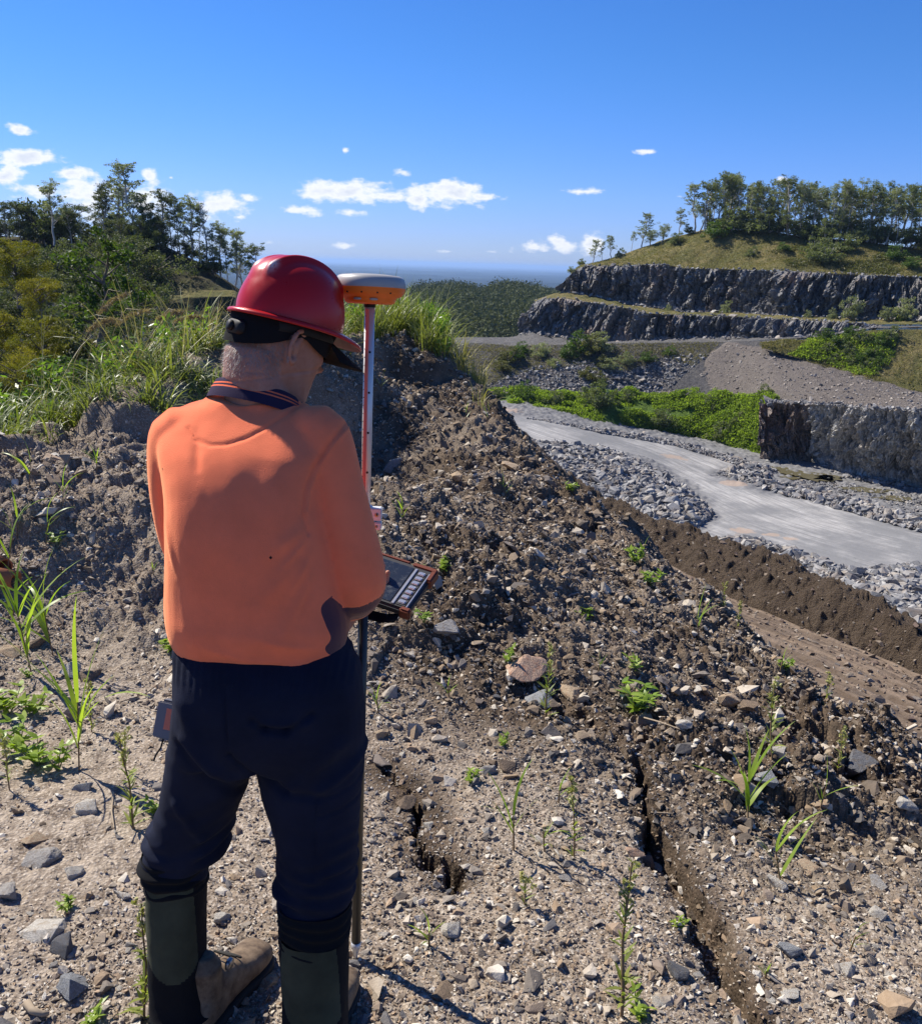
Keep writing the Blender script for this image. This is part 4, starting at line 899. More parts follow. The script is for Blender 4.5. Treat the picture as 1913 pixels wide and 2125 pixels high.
# --- valley wood (reads as one mass)
def wood_mass(name, Q, size, m, label, seed, n_each=26, cs=.8):
    r = np.random.default_rng(seed); n = len(Q); H = r.uniform(.75, 1.35, n)*size
    C = []; S = []
    for k in range(4):
        C.append(Q+np.stack([r.normal(0, .30, n)*H, r.normal(0, .30, n)*H, H*(.45+.30*r.random(n))], -1)); S.append(np.stack([H*.42, H*.42, H*.26], -1))
    V, F, rc = cards(np.vstack(C), cs, n_each, np.vstack(S), r, .6)
    link(name, mesh_np(name, V, F, m, smooth=False, attrs={'rnd': rc}), kind='stuff', label=label)
L_WOOD = leafmat('valley_leaf', (.035, .052, .028), (.14, .15, .08), trans=.12, rough=1., spec=0.)
wood_mass('valley_wood', surf_pts(P_VAL, 3600, .12, .98, [(700, 560), (1250, 560), (1250, 740), (700, 780)]), 12, L_WOOD, 'dark green wood filling the valley beyond the quarry', 21, 22, 1.35)
# ------------------------------------------------------------------ trees on the left hillside
LT = [  # px, py base, py top, y, kind, leaf, label
 (12, 520, 412, 140, 'tall', 'd', 'feathery gum tree on the left ridge at the photo left edge'), (46, 520, 424, 138, 'slim', 'd', 'thin gum tree on the left ridge, second from the photo edge'), (72, 520, 432, 140, 'slim', 'e', 'thin pale gum tree on the left ridge just left of the layered gum'),
 (113, 510, 368, 132, 'tall', 'e', 'prominent gum with a layered pointed crown on the left ridge'), (96, 520, 440, 138, 'slim', 'd', 'small gum directly left of the layered pointed gum'), (152, 520, 432, 134, 'tall', 'd', 'mid-height gum right of the layered pointed gum'), (172, 520, 452, 132, 'slim', 'd', 'low thin gum in the dip of the left ridge'),
 (206, 515, 371, 131, 'tall', 'd', 'dense gum with a narrow top left of the leafless snag'), (224, 515, 398, 133, 'tall', 'd', 'dense dark gum behind the leafless snag'), (238, 500, 338, 130, 'bare', 'e', 'tall leafless snag beside the highest gum on the left ridge'),
 (284, 505, 332, 129, 'tall', 'e', 'highest gum tree on the left ridge, with a broad airy crown'), (256, 505, 372, 130, 'tall', 'e', 'airy gum tucked against the highest gum'), (308, 515, 398, 129, 'tall', 'd', 'gum just right of the highest gum'), (322, 515, 420, 128, 'slim', 'd', 'thin gum between the highest gum and the clear trunks'),
 (341, 520, 388, 128, 'tall', 'd', 'dark gum with a flat top at the head of the grassy spur'), (358, 525, 405, 128, 'slim', 'e', 'slim gum standing at the top of the grassy spur'), (374, 532, 399, 127, 'slim', 'd', 'slim straight gum, second along the grassy spur'), (386, 540, 412, 127, 'slim', 'e', 'slim straight gum, third along the grassy spur'),
 (400, 545, 401, 127, 'tall', 'e', 'taller gum standing midway down the grassy spur'), (414, 552, 425, 127, 'slim', 'd', 'slim gum left of the dead tree on the spur'), (433, 560, 408, 126.5, 'bare', 'e', 'dead tree with upswept bare branches on the spur'), (446, 570, 462, 126, 'slim', 'e', 'small gum just right of the dead tree'),
 (459, 580, 455, 126, 'tall', 'e', 'leafy gum low on the spur'), (474, 592, 474, 126, 'slim', 'e', 'pale gum near the foot of the spur'), (487, 600, 472, 126, 'tall', 'e', 'gum at the foot of the spur left of the helmet'), (503, 610, 497, 126, 'tall', 'e', 'rounded gum behind the top of the helmet'), (522, 620, 501, 126, 'tall', 'd', 'gum touching the skyline above the helmet left side'),
 (295, 520, 440, 124, 'round', 'd', 'dark rounded tree below the highest gum'), (330, 530, 470, 122, 'round', 'd', 'dark rounded tree at the top of the shaded slope'), (250, 525, 450, 124, 'round', 'd', 'dark leafy tree below the leafless snag')]
for px, pb, pt, y, kd, lf, lab in LT:
    b = W(px, pb, y); H = W(px, pt, y)[2]-b[2]
    put_tree('gum_tree' if kd != 'round' else 'forest_tree', b, H, kd, RG.randint(0, 4), L_EUC if lf == 'e' else L_FOREST, M_BARK if kd != 'round' else M_BARKD, lab, 'tree', 'trees of the left hillside', wide=RG.uniform(1.0, 1.3) if kd == 'tall' else 1.0)
def left_mass():
    rows = [(118, 30, -90, 345, 470, 505, 'ridge'), (104, 34, -90, 330, 520, 570, 'upper slope'), (88, 40, -90, 310, 580, 640, 'middle slope'), (70, 48, -100, 290, 650, 720, 'lower slope'), (52, 60, -100, 260, 740, 800, 'gully side')]
    for y, st, x0, x1, t0, t1, wh in rows:
        px = x0; n = 0
        while px < x1:
            if px > -50:
                pt = RG.uniform(t0, t1)+ (40 if px > x1-50 else 0); yy = y+RG.uniform(-5, 5); H = RG.uniform(8, 11)*(.75 if y < 80 else 1); b = W(px, pt, yy)-[0, 0, H]
                kd = RG.choice(['round', 'round', 'tall'])
                lab = f'dark leafy tree of the left {wh}, {ORD[n]} from the photo left edge'; n += 1
                put_tree('forest_tree', b, H, kd, RG.randint(0, 4), L_FOREST, M_BARKD, lab, 'tree', 'trees of the left hillside', wide=1.15 if kd == 'round' else 1.3)
            px += st*RG.uniform(.8, 1.2)
left_mass()
def left_under():
    for i in range(34):
        px = -20+i*14+RG.uniform(-5, 5); L = np.array(A0, dtype=float); pb = np.interp(px, L[:, 0], L[:, 1])+(RG.uniform(4, 16) if px < 330 else RG.uniform(-2, 4)); y = np.interp(px, L[:, 0], L[:, 2])+RG.uniform(-6, 2); H = RG.uniform(3, 6.5) if px < 330 else RG.uniform(1.5, 3.5)
        put_tree('understorey_tree', W(px, pb, y), H, RG.choice(['round', 'round', 'bush']), RG.randint(0, 3), L_FOREST, M_BARKD, f'dark leafy tree filling in under the left ridge gums, {ORD[i % 17]} {"left half" if i < 17 else "right half"}', 'tree', 'understorey of the left ridge', wide=RG.uniform(1.0, 1.4))
left_under()
L_YB = leafmat('yellowing_leaf', (.10, .115, .02), (.30, .25, .04), trans=.4, spec=.05)
YT = [(40, 492, 640, 62, 'yellow', 'y', 'yellowing feathery tree high at the left edge'), (88, 575, 690, 56, 'yellow', 'y', 'yellowing feathery tree left of the glossy tree'), (8, 640, 780, 50, 'yellow', 'y', 'yellow green tree against the left edge, middle height'), (98, 655, 790, 46, 'yellow', 'y', 'yellow orange feathery tree beside the round olive bush'), (35, 730, 880, 40, 'yellow', 'y', 'lowest yellow green tree at the left edge'), (70, 720, 860, 44, 'yellow', 'y', 'yellow green tree between the lowest one and the olive bush'),
      (205, 468, 720, 38, 'gloss', 'g', 'glossy broad-leaved tree standing in front of the dark hillside'), (262, 600, 730, 36, 'gloss', 'g', 'smaller glossy tree right of the tall glossy one'), (148, 640, 760, 50, 'bush', 'o', 'rounded fuzzy olive green bush below the glossy tree'), (120, 730, 850, 36, 'bush', 'e', 'grey green bush below the round olive bush'),
      (420, 680, 760, 46, 'yellow', 'y', 'small yellowish sapling left of the nape of the neck'), (170, 745, 860, 32, 'gloss', 'g', 'leafy bush on the lower gully side, left of the grass'), (230, 700, 830, 34, 'bush', 'e', 'pale leafy bush behind the grassy crest')]
MAPL = {'y': L_YB, 'g': L_GLOSS, 'o': L_OLIVE, 'e': L_BUSH}
for px, pt, pb, y, kd, lf, lab in YT:
    b = W(px, pb, y); H = W(px, pt, y)[2]-b[2]
    put_tree({'yellow': 'wattle_tree', 'gloss': 'broadleaf_tree', 'bush': 'bush'}[kd], b, H, kd, RG.randint(0, 3), MAPL[lf], M_BARKD, lab, 'bush' if kd == 'bush' else 'tree', 'young trees in the gully', wide=1.15)
for px, pt, pb, y, lab in [(-30, 815, 960, 11.5, 'broad-leaved green bush cut by the left edge, above the bank'), (28, 830, 960, 10.5, 'bright broad-leaved bush left of the grassy crest'), (75, 800, 930, 13, 'leafy bush behind the bright one at the left edge'), (15, 870, 985, 8.8, 'low leafy bush on the crest at the left edge'), (130, 790, 900, 12, 'leafy bush at the left end of the tall grass')]:
    b = W(px, pb, y); put_tree('leafy_bush', b, W(px, pt, y)[2]-b[2], 'bush', RG.randint(0, 3), L_GLOSS, M_BARKD, lab, 'bush', 'bushes beyond the left crest', wide=1.0)
# ------------------------------------------------------------------ grasses and weeds close by
def blades(base, az, length, width, lean, curl, rng, seg=6):
    """arching ribbons: all arguments (n,) except base (n,3)"""
    n = len(base); t = np.linspace(0, 1, seg+1)[None, :]
    ang = lean[:, None]+curl[:, None]*t**1.4
    ds = length[:, None]/seg; dx = np.sin(ang)*ds; dz = np.cos(ang)*ds
    r = np.concatenate([np.zeros((n, 1)), np.cumsum(dx[:, :-1], 1)], 1); z = np.concatenate([np.zeros((n, 1)), np.cumsum(dz[:, :-1], 1)], 1)
    cx, sx = np.cos(az)[:, None], np.sin(az)[:, None]
    c = np.stack([base[:, 0:1]+r*cx, base[:, 1:2]+r*sx, base[:, 2:3]+z], -1)
    w = width[:, None]*np.clip(1.05-t**2.2, .04, 1)*np.clip(.45+t*4, 0, 1)
    tw = rng.uniform(-.7, .7, n)[:, None]*t
    side = np.stack([-sx*np.cos(tw), cx*np.cos(tw), np.sin(tw)+0*sx], -1)
    V = np.stack([c-side*w[..., None]*.5, c+side*w[..., None]*.5], 2).reshape(n, -1, 3)
    f = np.array([[2*i, 2*i+1, 2*i+3, 2*i+2] for i in range(seg)])
    F = (f[None]+(np.arange(n)*(2*seg+2))[:, None, None]).reshape(-1, 4)
    return V.reshape(-1, 3), F, np.repeat(rng.random(n), 2*seg+2)
def tuft_set(name, P, nb, L, Wd, label, m, seed, leanr=(.05, .55), curlr=(.5, 2.2)):
    r = np.random.default_rng(seed); n = len(P)*nb; b = np.repeat(P, nb, 0)+r.normal(0, .035, (n, 3))*[1, 1, 0]
    sc_ = np.repeat(r.uniform(.35, 1.3, len(P)), nb)
    V, F, rc = blades(b, r.uniform(0, 6.28, n), r.uniform(L*.5, L*1.15, n)*sc_, r.uniform(Wd*.6, Wd*1.3, n), r.uniform(*leanr, n), r.uniform(*curlr, n), r)
    return link(name, mesh_np(name, V, F, m, smooth=True, attrs={'rnd': rc}), kind='stuff', label=label)
L_GR = leafmat('tall_grass_leaf', (.07, .11, .025), (.26, .28, .09), trans=.38, rough=.42, spec=.35)
L_STRAW = leafmat('straw', (.30, .24, .13), (.45, .38, .24), trans=.3)
def crest_pts(n, x0, x1, s0, s1, seed):
    r = np.random.default_rng(seed); out = []
    while len(out) < n:
        x = r.uniform(x0, x1, 400); y = r.uniform(4.5, 13, 400); s = sdist(x, y, EDGE); k = (s > s0) & (s < s1) & (vnoise(x*1.6, y*1.6, s=55)+.5*vnoise(x*5, y*5, s=56) > -.12)
        out += list(zip(x[k], y[k]))
    q = np.array(out[:n]); return np.stack([q[:, 0], q[:, 1], h_near(q[:, 0], q[:, 1], False)-.01], -1)
tuft_set('tall_grass', crest_pts(120, -3.2, -1.5, -1.1, -.3, 37), 14, .42, .011, 'green grass spilling down the near side of the left crest', L_GR, 47, (.2, 1.1), (.8, 2.4))
tuft_set('tall_grass', crest_pts(200, -3.0, -1.1, -.55, .9, 31), 17, .62, .012, 'long arching green grass along the left crest of the bank', L_GR, 41, (.1, .9), (.8, 2.4))
tuft_set('tall_grass', crest_pts(90, -6.5, -2.9, -.6, 1.2, 32), 16, .45, .012, 'long arching green grass along the left crest of the bank', L_GR, 42, (.1, .9), (.8, 2.4))
tuft_set('dry_grass_stems', crest_pts(160, -3.2, -1.1, -.5, .8, 33), 8, .75, .005, 'dry straw stems standing among the green grass', L_STRAW, 43, (.1, .8), (.1, 1.2))
tuft_set('hump_grass', crest_pts(240, -1.75, -.25, -.5, .8, 34), 20, .62, .011, 'bushy yellowish green grass on top of the spoil hump', L_GR, 44, (0, .7), (.2, 1.6))
tuft_set('hump_grass', crest_pts(26, -.2, .25, -.1, .6, 36), 14, .40, .010, 'thin drying grass running down from the hump', leafmat('drying_grass', (.20, .20, .06), (.40, .34, .16), trans=.4), 46, (0, .7), (.2, 1.2))
def leafy_cover():
    r = np.random.default_rng(3)
    for x0, x1, n, s0, s1, lab in ((-1.7, -.25, 600, -.25, .8, 'small leaves of low shrubs among the hump grass'), (-4.5, -1.1, 700, -.4, 1.3, 'small leaves of low herbs among the crest grass')):
        P = crest_pts(n, x0, x1, s0, s1, int(r.integers(99))); P[:, 2] += r.uniform(.05, .42, n)
        V, F, rc = cards(P, .055, 14, np.tile([.10, .10, .09], (n, 1)), r, .35); link('low_shrubs', mesh_np('low_shrubs', V, F, L_BUSHN, smooth=False, attrs={'rnd': rc}), kind='stuff', label=lab)
L_BUSHN = leafmat('herb_leaf', (.09, .17, .025), (.24, .36, .06), trans=.45, rough=.4, spec=.4)
leafy_cover()
def seedheads():
    r = np.random.default_rng(8); m = leafmat('seed_plume', (.20, .13, .10), (.34, .26, .2), trans=.4)
    for px, py, y, dx, dz, lab in [(225, 600, 7.4, .16, .10, 'reddish drooping seed plume above the left crest grass, upper left one'), (262, 640, 7.2, .18, .04, 'drooping seed plume just left of the grass peak'), (350, 640, 7.4, .12, .09, 'purplish seed plume rising behind the crest grass'), (385, 655, 7.6, .14, .05, 'seed plume nearest the helmet, nodding right'), (205, 660, 7.0, .13, .03, 'small brown plume low over the crest grass')]:
        tip = W(px, py, y); base = np.array([tip[0]-.28, y, h_near(np.array([tip[0]-.28]), np.array([y]), False)[0]])
        t = empty('seed_plume', base, lab, 'grass stem', 'grass plumes over the crest'); pts = [base-base, (tip-base)*.45+[-.06, 0, .06], (tip-base)*.8+[-.03, 0, .05], tip-base, tip-base+[dx, 0, -dz*.3]]
        V, F = tube(pts, [.004, .0035, .003, .0025, .001], 4); link('stem', mesh_np('stem', V, F, L_STRAW, attrs={'rnd': np.full(len(V), .4)}), t)
        C = np.array([np.array(pts[2])*(1-q)+np.array(pts[4])*q+[0, 0, .025*math.sin(q*3.1)] for q in np.linspace(0, 1, 18)]); V, F, rc = cards(C, .05, 12, np.tile([.025, .02, .02], (18, 1)), r, .12, .8)
        link('plume', mesh_np('plume', V, F, m, smooth=False, attrs={'rnd': rc}), t)
seedheads()
L_SPR = leafmat('sprout_leaf', (.17, .28, .03), (.36, .45, .07), trans=.5, rough=.4, spec=.4)
L_FLEA = leafmat('weed_leaf', (.16, .22, .05), (.36, .38, .10), trans=.45, rough=.5)
M_STEM = mat('weed_stem', (.20, .13, .07), .7); M_STEMG = mat('green_stem', (.16, .20, .06), .7)
def weed(kind, px, py, hpx, label, seed, lean=0.0):
    p = hit(px, py)
    if p is None: p = W(px, py, 5)
    y = p[1]; H = hpx/FPX*math.hypot(y, CAMZ-p[2]+.01)*1.04; r = np.random.default_rng(seed)
    t = empty({'f': 'tall_weed', 'g': 'grass_sprout', 'h': 'broadleaf_weed'}[kind], p-[0, 0, .006], label, {'f': 'weed', 'g': 'grass sprout', 'h': 'weed'}[kind], {'f': 'tall weeds on the ledge', 'g': 'grass sprouts on the ledge', 'h': 'broad-leaved weeds on the ledge'}[kind])
    if kind == 'f':
        z = np.linspace(0, 1, 7); x = np.cumsum(r.normal(0, .012, 7))*H+lean*H*z; yy = np.cumsum(r.normal(0, .012, 7))*H; x -= x[0]; yy -= yy[0]; st = np.stack([x, yy, z*H], -1)
        V, F = tube(st, .0035*(1-.6*z)*max(H/.3, .5), 5); link('stem', mesh_np('stem', V, F, M_STEM), t)
        n = int(26+90*H); q = r.random(n)**.8; b = np.stack([np.interp(q, z, st[:, i]) for i in range(3)], -1); L = np.interp(q, [0, .3, .8, 1], [.045, .04, .022, .012])*max(.7, min(H/.25, 1.3))
        V, F, rc = blades(b, r.uniform(0, 6.28, n), L*r.uniform(.6, 1.3, n), L*.20, r.uniform(.4, 1.2, n), r.uniform(0, .8, n), r, 3); link('leaves', mesh_np('leaves', V, F, L_FLEA, attrs={'rnd': rc}), t)
        C = np.stack([np.interp(np.linspace(.72, 1, 9), z, st[:, i]) for i in range(3)], -1)+r.normal(0, .008, (9, 3)); V, F, rc = cards(C, .012, 9, np.tile([.008, .008, .008], (9, 1)), r, .6); link('buds', mesh_np('buds', V, F, L_STRAWG, smooth=False, attrs={'rnd': rc}), t)
    elif kind == 'g':
        hs = H*.45; V, F = tube([[0, 0, 0], [lean*hs*.5, 0, hs*.5], [lean*hs, 0, hs]], [.003, .0028, .002], 5); link('stem', mesh_np('stem', V, F, M_STEM), t)
        n = int(r.integers(4, 7)) if hpx < 200 else 10; q = r.uniform(.25, 1, n); q[0] = 1; b = np.stack([lean*hs*q, 0*q, hs*q], -1)
        le = r.uniform(.15, .8, n); le[0] = .05; V, F, rc = blades(b, r.choice([0, np.pi], n)+r.normal(0, .6, n), H*r.uniform(.4, .75, n), np.full(n, max(.006, min(H*.04, .016))), le, r.uniform(.2, 1.2, n), r, 8); link('blades', mesh_np('blades', V, F, L_SPR, attrs={'rnd': rc}), t)
    else:
        P, S = [], []
        ps = []
        for k in range(int(r.integers(3, 6))):
            a = r.uniform(0, 6.28); d = np.array([math.cos(a)*.5, math.sin(a)*.5, .8])*H*r.uniform(.6, 1); ps.append(tube([[0, 0, 0], d*.5, d], [.003, .002, .0015], 4)); P += [d*q for q in (.4, .7, 1)]
        V, F = join(ps); link('stem', mesh_np('stem', V, F, M_STEMG), t); P = np.array(P); n = len(P)*4; b = np.repeat(P, 4, 0); L = H*.36
        V, F, rc = blades(b, r.uniform(0, 6.28, n), L*r.uniform(.6, 1.2, n), np.full(n, L*.42), r.uniform(.9, 1.6, n), r.uniform(0, .6, n), r, 4); link('leaves', mesh_np('leaves', V, F, L_SPR, attrs={'rnd': rc}), t)
L_STRAWG = leafmat('bud', (.30, .30, .10), (.5, .46, .2), trans=.3)
WEEDS = [('f', 1133, 1492, 165, 'tall weed in front of the long pinkish rock', 0), ('f', 1290, 2112, 320, 'tallest leafy weed, rising from the bottom edge of the photo', -.05), ('f', 1191, 1779, 170, 'thin weed right of the two grass sprouts on bare gravel', -.03), ('f', 1603, 1575, 170, 'tall weed left of the dark grey slab at right', -.03), ('f', 1737, 1607, 100, 'short weed in front of the dark grey slab', 0), ('f', 1089, 1881, 70, 'small weed alone on the bare gravel, bottom centre', 0),
 ('g', 1066, 1766, 175, 'tall grass sprout with a long blade leaning left', -.05), ('g', 1130, 1768, 105, 'spreading grass sprout between tall sprout and thin weed', -.1), ('g', 1552, 1709, 205, 'grass sprout with one high blade beside the grey boulder', -.1), ('g', 1622, 1843, 180, 'leaning grass sprout rising beside a pale stone at right', -.25), ('g', 1702, 1677, 110, 'sparse grass fanning out at the right', .1), ('g', 890, 1964, 75, 'single yellowish grass sprout near the pole shadow', 0),
 ('g', 932, 1447, 60, 'short bright blades right of the pole', -.1), ('g', 785, 1480, 70, 'yellowish blades close to the right side of the pole', -.1), ('h', 1322, 1478, 75, 'bright broad-leaved weed in the middle of the slope', 0), ('h', 1046, 1376, 40, 'small bright leafy weed above the long pinkish rock', 0), ('h', 1322, 1395, 45, 'small star-shaped leafy weed above the bright one', 0), ('h', 1046, 1548, 28, 'tiny green weed on top of a brown clod', 0),
 ('h', 1320, 2108, 50, 'leafy green clump at the foot of the tallest weed', 0), ('g', 1587, 2030, 40, 'small grass tuft low at the right', .1), ('g', 1762, 1975, 80, 'thin sparse grass low at the right edge', .2), ('h', 977, 1625, 35, 'yellow green sprig left of the tall sprout', 0), ('g', 1159, 1668, 70, 'bright curling grass sprout above the bare gravel', 0), ('h', 1410, 1925, 30, 'small leafy weed beside the crack', 0),
 ('g', 164, 1601, 330, 'large cane-like grass sprout at the left with broad blades', .06), ('g', 66, 1400, 300, 'tall grass plant at the left with a long leaning stem', -.12), ('g', 110, 1360, 220, 'broad-bladed grass behind the pale rock at left', -.1), ('h', 80, 1590, 80, 'leafy weed cluster at the left edge', 0), ('h', 120, 1600, 60, 'leafy weed right of the cluster at the left edge', 0), ('h', 40, 1560, 70, 'leafy weed cut by the left edge', 0), ('f', 276, 1720, 200, 'thin weed standing left of the left trouser leg', -.02), ('f', 298, 2118, 230, 'tall yellowish weed beside the left gaiter', 0),
 ('h', 330, 1690, 45, 'small leafy weed close to the left knee', 0), ('h', 145, 1890, 35, 'small weed growing over the large pale flat rock', 0), ('h', 190, 2122, 40, 'broad-leaved weed at the bottom edge left of the boots', 0), ('g', 318, 1192, 35, 'tiny grass tuft left of the orange sleeve', 0), ('h', 353, 1352, 45, 'green sprig beside the shirt hem at left', 0), ('h', 60, 1405, 25, 'small bright weed on the bare patch at left', 0), ('g', 35, 1120, 110, 'grass tuft near the left edge above the pipes', .1), ('g', 95, 1130, 110, 'grass tuft right of the pipes', .15), ('f', 190, 1520, 110, 'thin weed beside the cane-like sprout', 0),
 ('g', 835, 1087, 70, 'looping grass sprout right of the pole clamp', 0), ('g', 1052, 1030, 60, 'yellow green blades on the spoil slope above the tablet', -.3), ('h', 1185, 1020, 26, 'small leafy weed near the rim of the spoil bank', 0), ('g', 790, 812, 45, 'short blades right of the visor', .1), ('g', 967, 870, 35, 'thin grass at the rim below the hump', 0), ('g', 1010, 880, 60, 'dry twiggy grass at the rim', .1), ('g', 1450, 1330, 110, 'tall bright grass on the rim right of centre', -.15), ('h', 1322, 1170, 45, 'leafy weed on the rim above centre', 0), ('g', 1334, 1160, 45, 'blades beside the leafy weed on the rim', 0), ('h', 1350, 1215, 40, 'green weed just inside the rim', 0), ('h', 1214, 1292, 34, 'green weed in the middle of the dark slope', 0), ('f', 1500, 1262, 60, 'feathery weed on the rim beside the tall bright grass', 0), ('f', 1530, 1310, 60, 'budding weed on the rim further right', 0), ('f', 1712, 1462, 70, 'weed on the rim near the brown track', 0), ('g', 1619, 1390, 50, 'small grass sprout on the rim', .1), ('g', 1240, 1400, 60, 'thin grass beside the star-shaped weed', .1), ('g', 870, 1190, 30, 'bright sprig at the tablet corner', 0), ('h', 915, 1185, 40, 'bright green weed beyond the tablet corner', 0), ('h', 880, 1290, 35, 'small fern-like weed below the tablet', 0), ('h', 1630, 1390, 30, 'leafy weed on the rim near the small sprout', 0), ('f', 260, 1600, 90, 'small thin weed right of the cane-like sprout', 0),
 ('g', 25, 1290, 150, 'arching grass at the left edge below the pipes', .2), ('g', 130, 1050, 90, 'grass tuft high on the left slope', .1), ('g', 60, 1010, 120, 'tall grass high at the left edge of the slope', .15), ('h', 20, 1480, 70, 'leafy weed at the left edge above the leafy cluster', 0), ('h', 75, 1480, 60, 'leafy weed just above the leafy cluster', 0), ('f', 20, 1640, 120, 'upright weed at the left edge below the leafy cluster', 0), ('g', 200, 980, 70, 'grass tuft beside the brown scarp', .1), ('h', 118, 1130, 35, 'small weed on the upper left slope', 0), ('g', 15, 1180, 160, 'long grass blades rising over the pipes', .25)]
for i, (k, px, py, h, lab, ln) in enumerate(WEEDS): weed(k, px, py, h, lab, 500+i, ln)
# ------------------------------------------------------------------ stones worth naming
def stonem(name, c, tintc=(.20, .145, .10)):
    m = mat(name, rough=.85, spec=.25); nt = m.node_tree; n = noise_node(nt, 16, 7, .72); n2 = noise_node(nt, 5, 4, .6)
    k = mixc(nt, ramp(nt, n.outputs[0], [(.36, 0.), (.64, 1.)]), tuple(v*.62 for v in c), tuple(min(v*1.25, .8) for v in c)); k = mixc(nt, ramp(nt, n2.outputs[0], [(.50, 0.), (.66, .75)]), k, tintc)
    nt.links.new(k, bsdf(m).inputs['Base Color']); bump(m, n.outputs[0], .9, .008); return m
SM = {'pale': stonem('pale_stone', (.52, .48, .41), (.34, .27, .19)), 'tan': stonem('tan_stone', (.42, .32, .21), (.30, .17, .10)), 'pink': stonem('pinkish_stone', (.44, .30, .21), (.40, .20, .12)), 'grey': stonem('grey_stone', (.36, .335, .30), (.24, .19, .14)), 'dark': stonem('dark_stone', (.13, .13, .135), (.12, .10, .08)), 'brown': stonem('brown_stone', (.22, .16, .11), (.13, .10, .07)), 'blue': stonem('blue_grey_stone', (.27, .275, .275), (.2, .19, .17))}
BIG = [rock_proto(700+k, n=[10, 12, 9, 14, 11][k % 5], flat=[.55, .7, .45, .85, .6][k % 5], elong=1, sub=3) for k in range(14)]
BIGM = [[mesh_np('stone', V, F, m, smooth=False) for (V, F) in BIG] for m in SM.values()]; SK = list(SM)
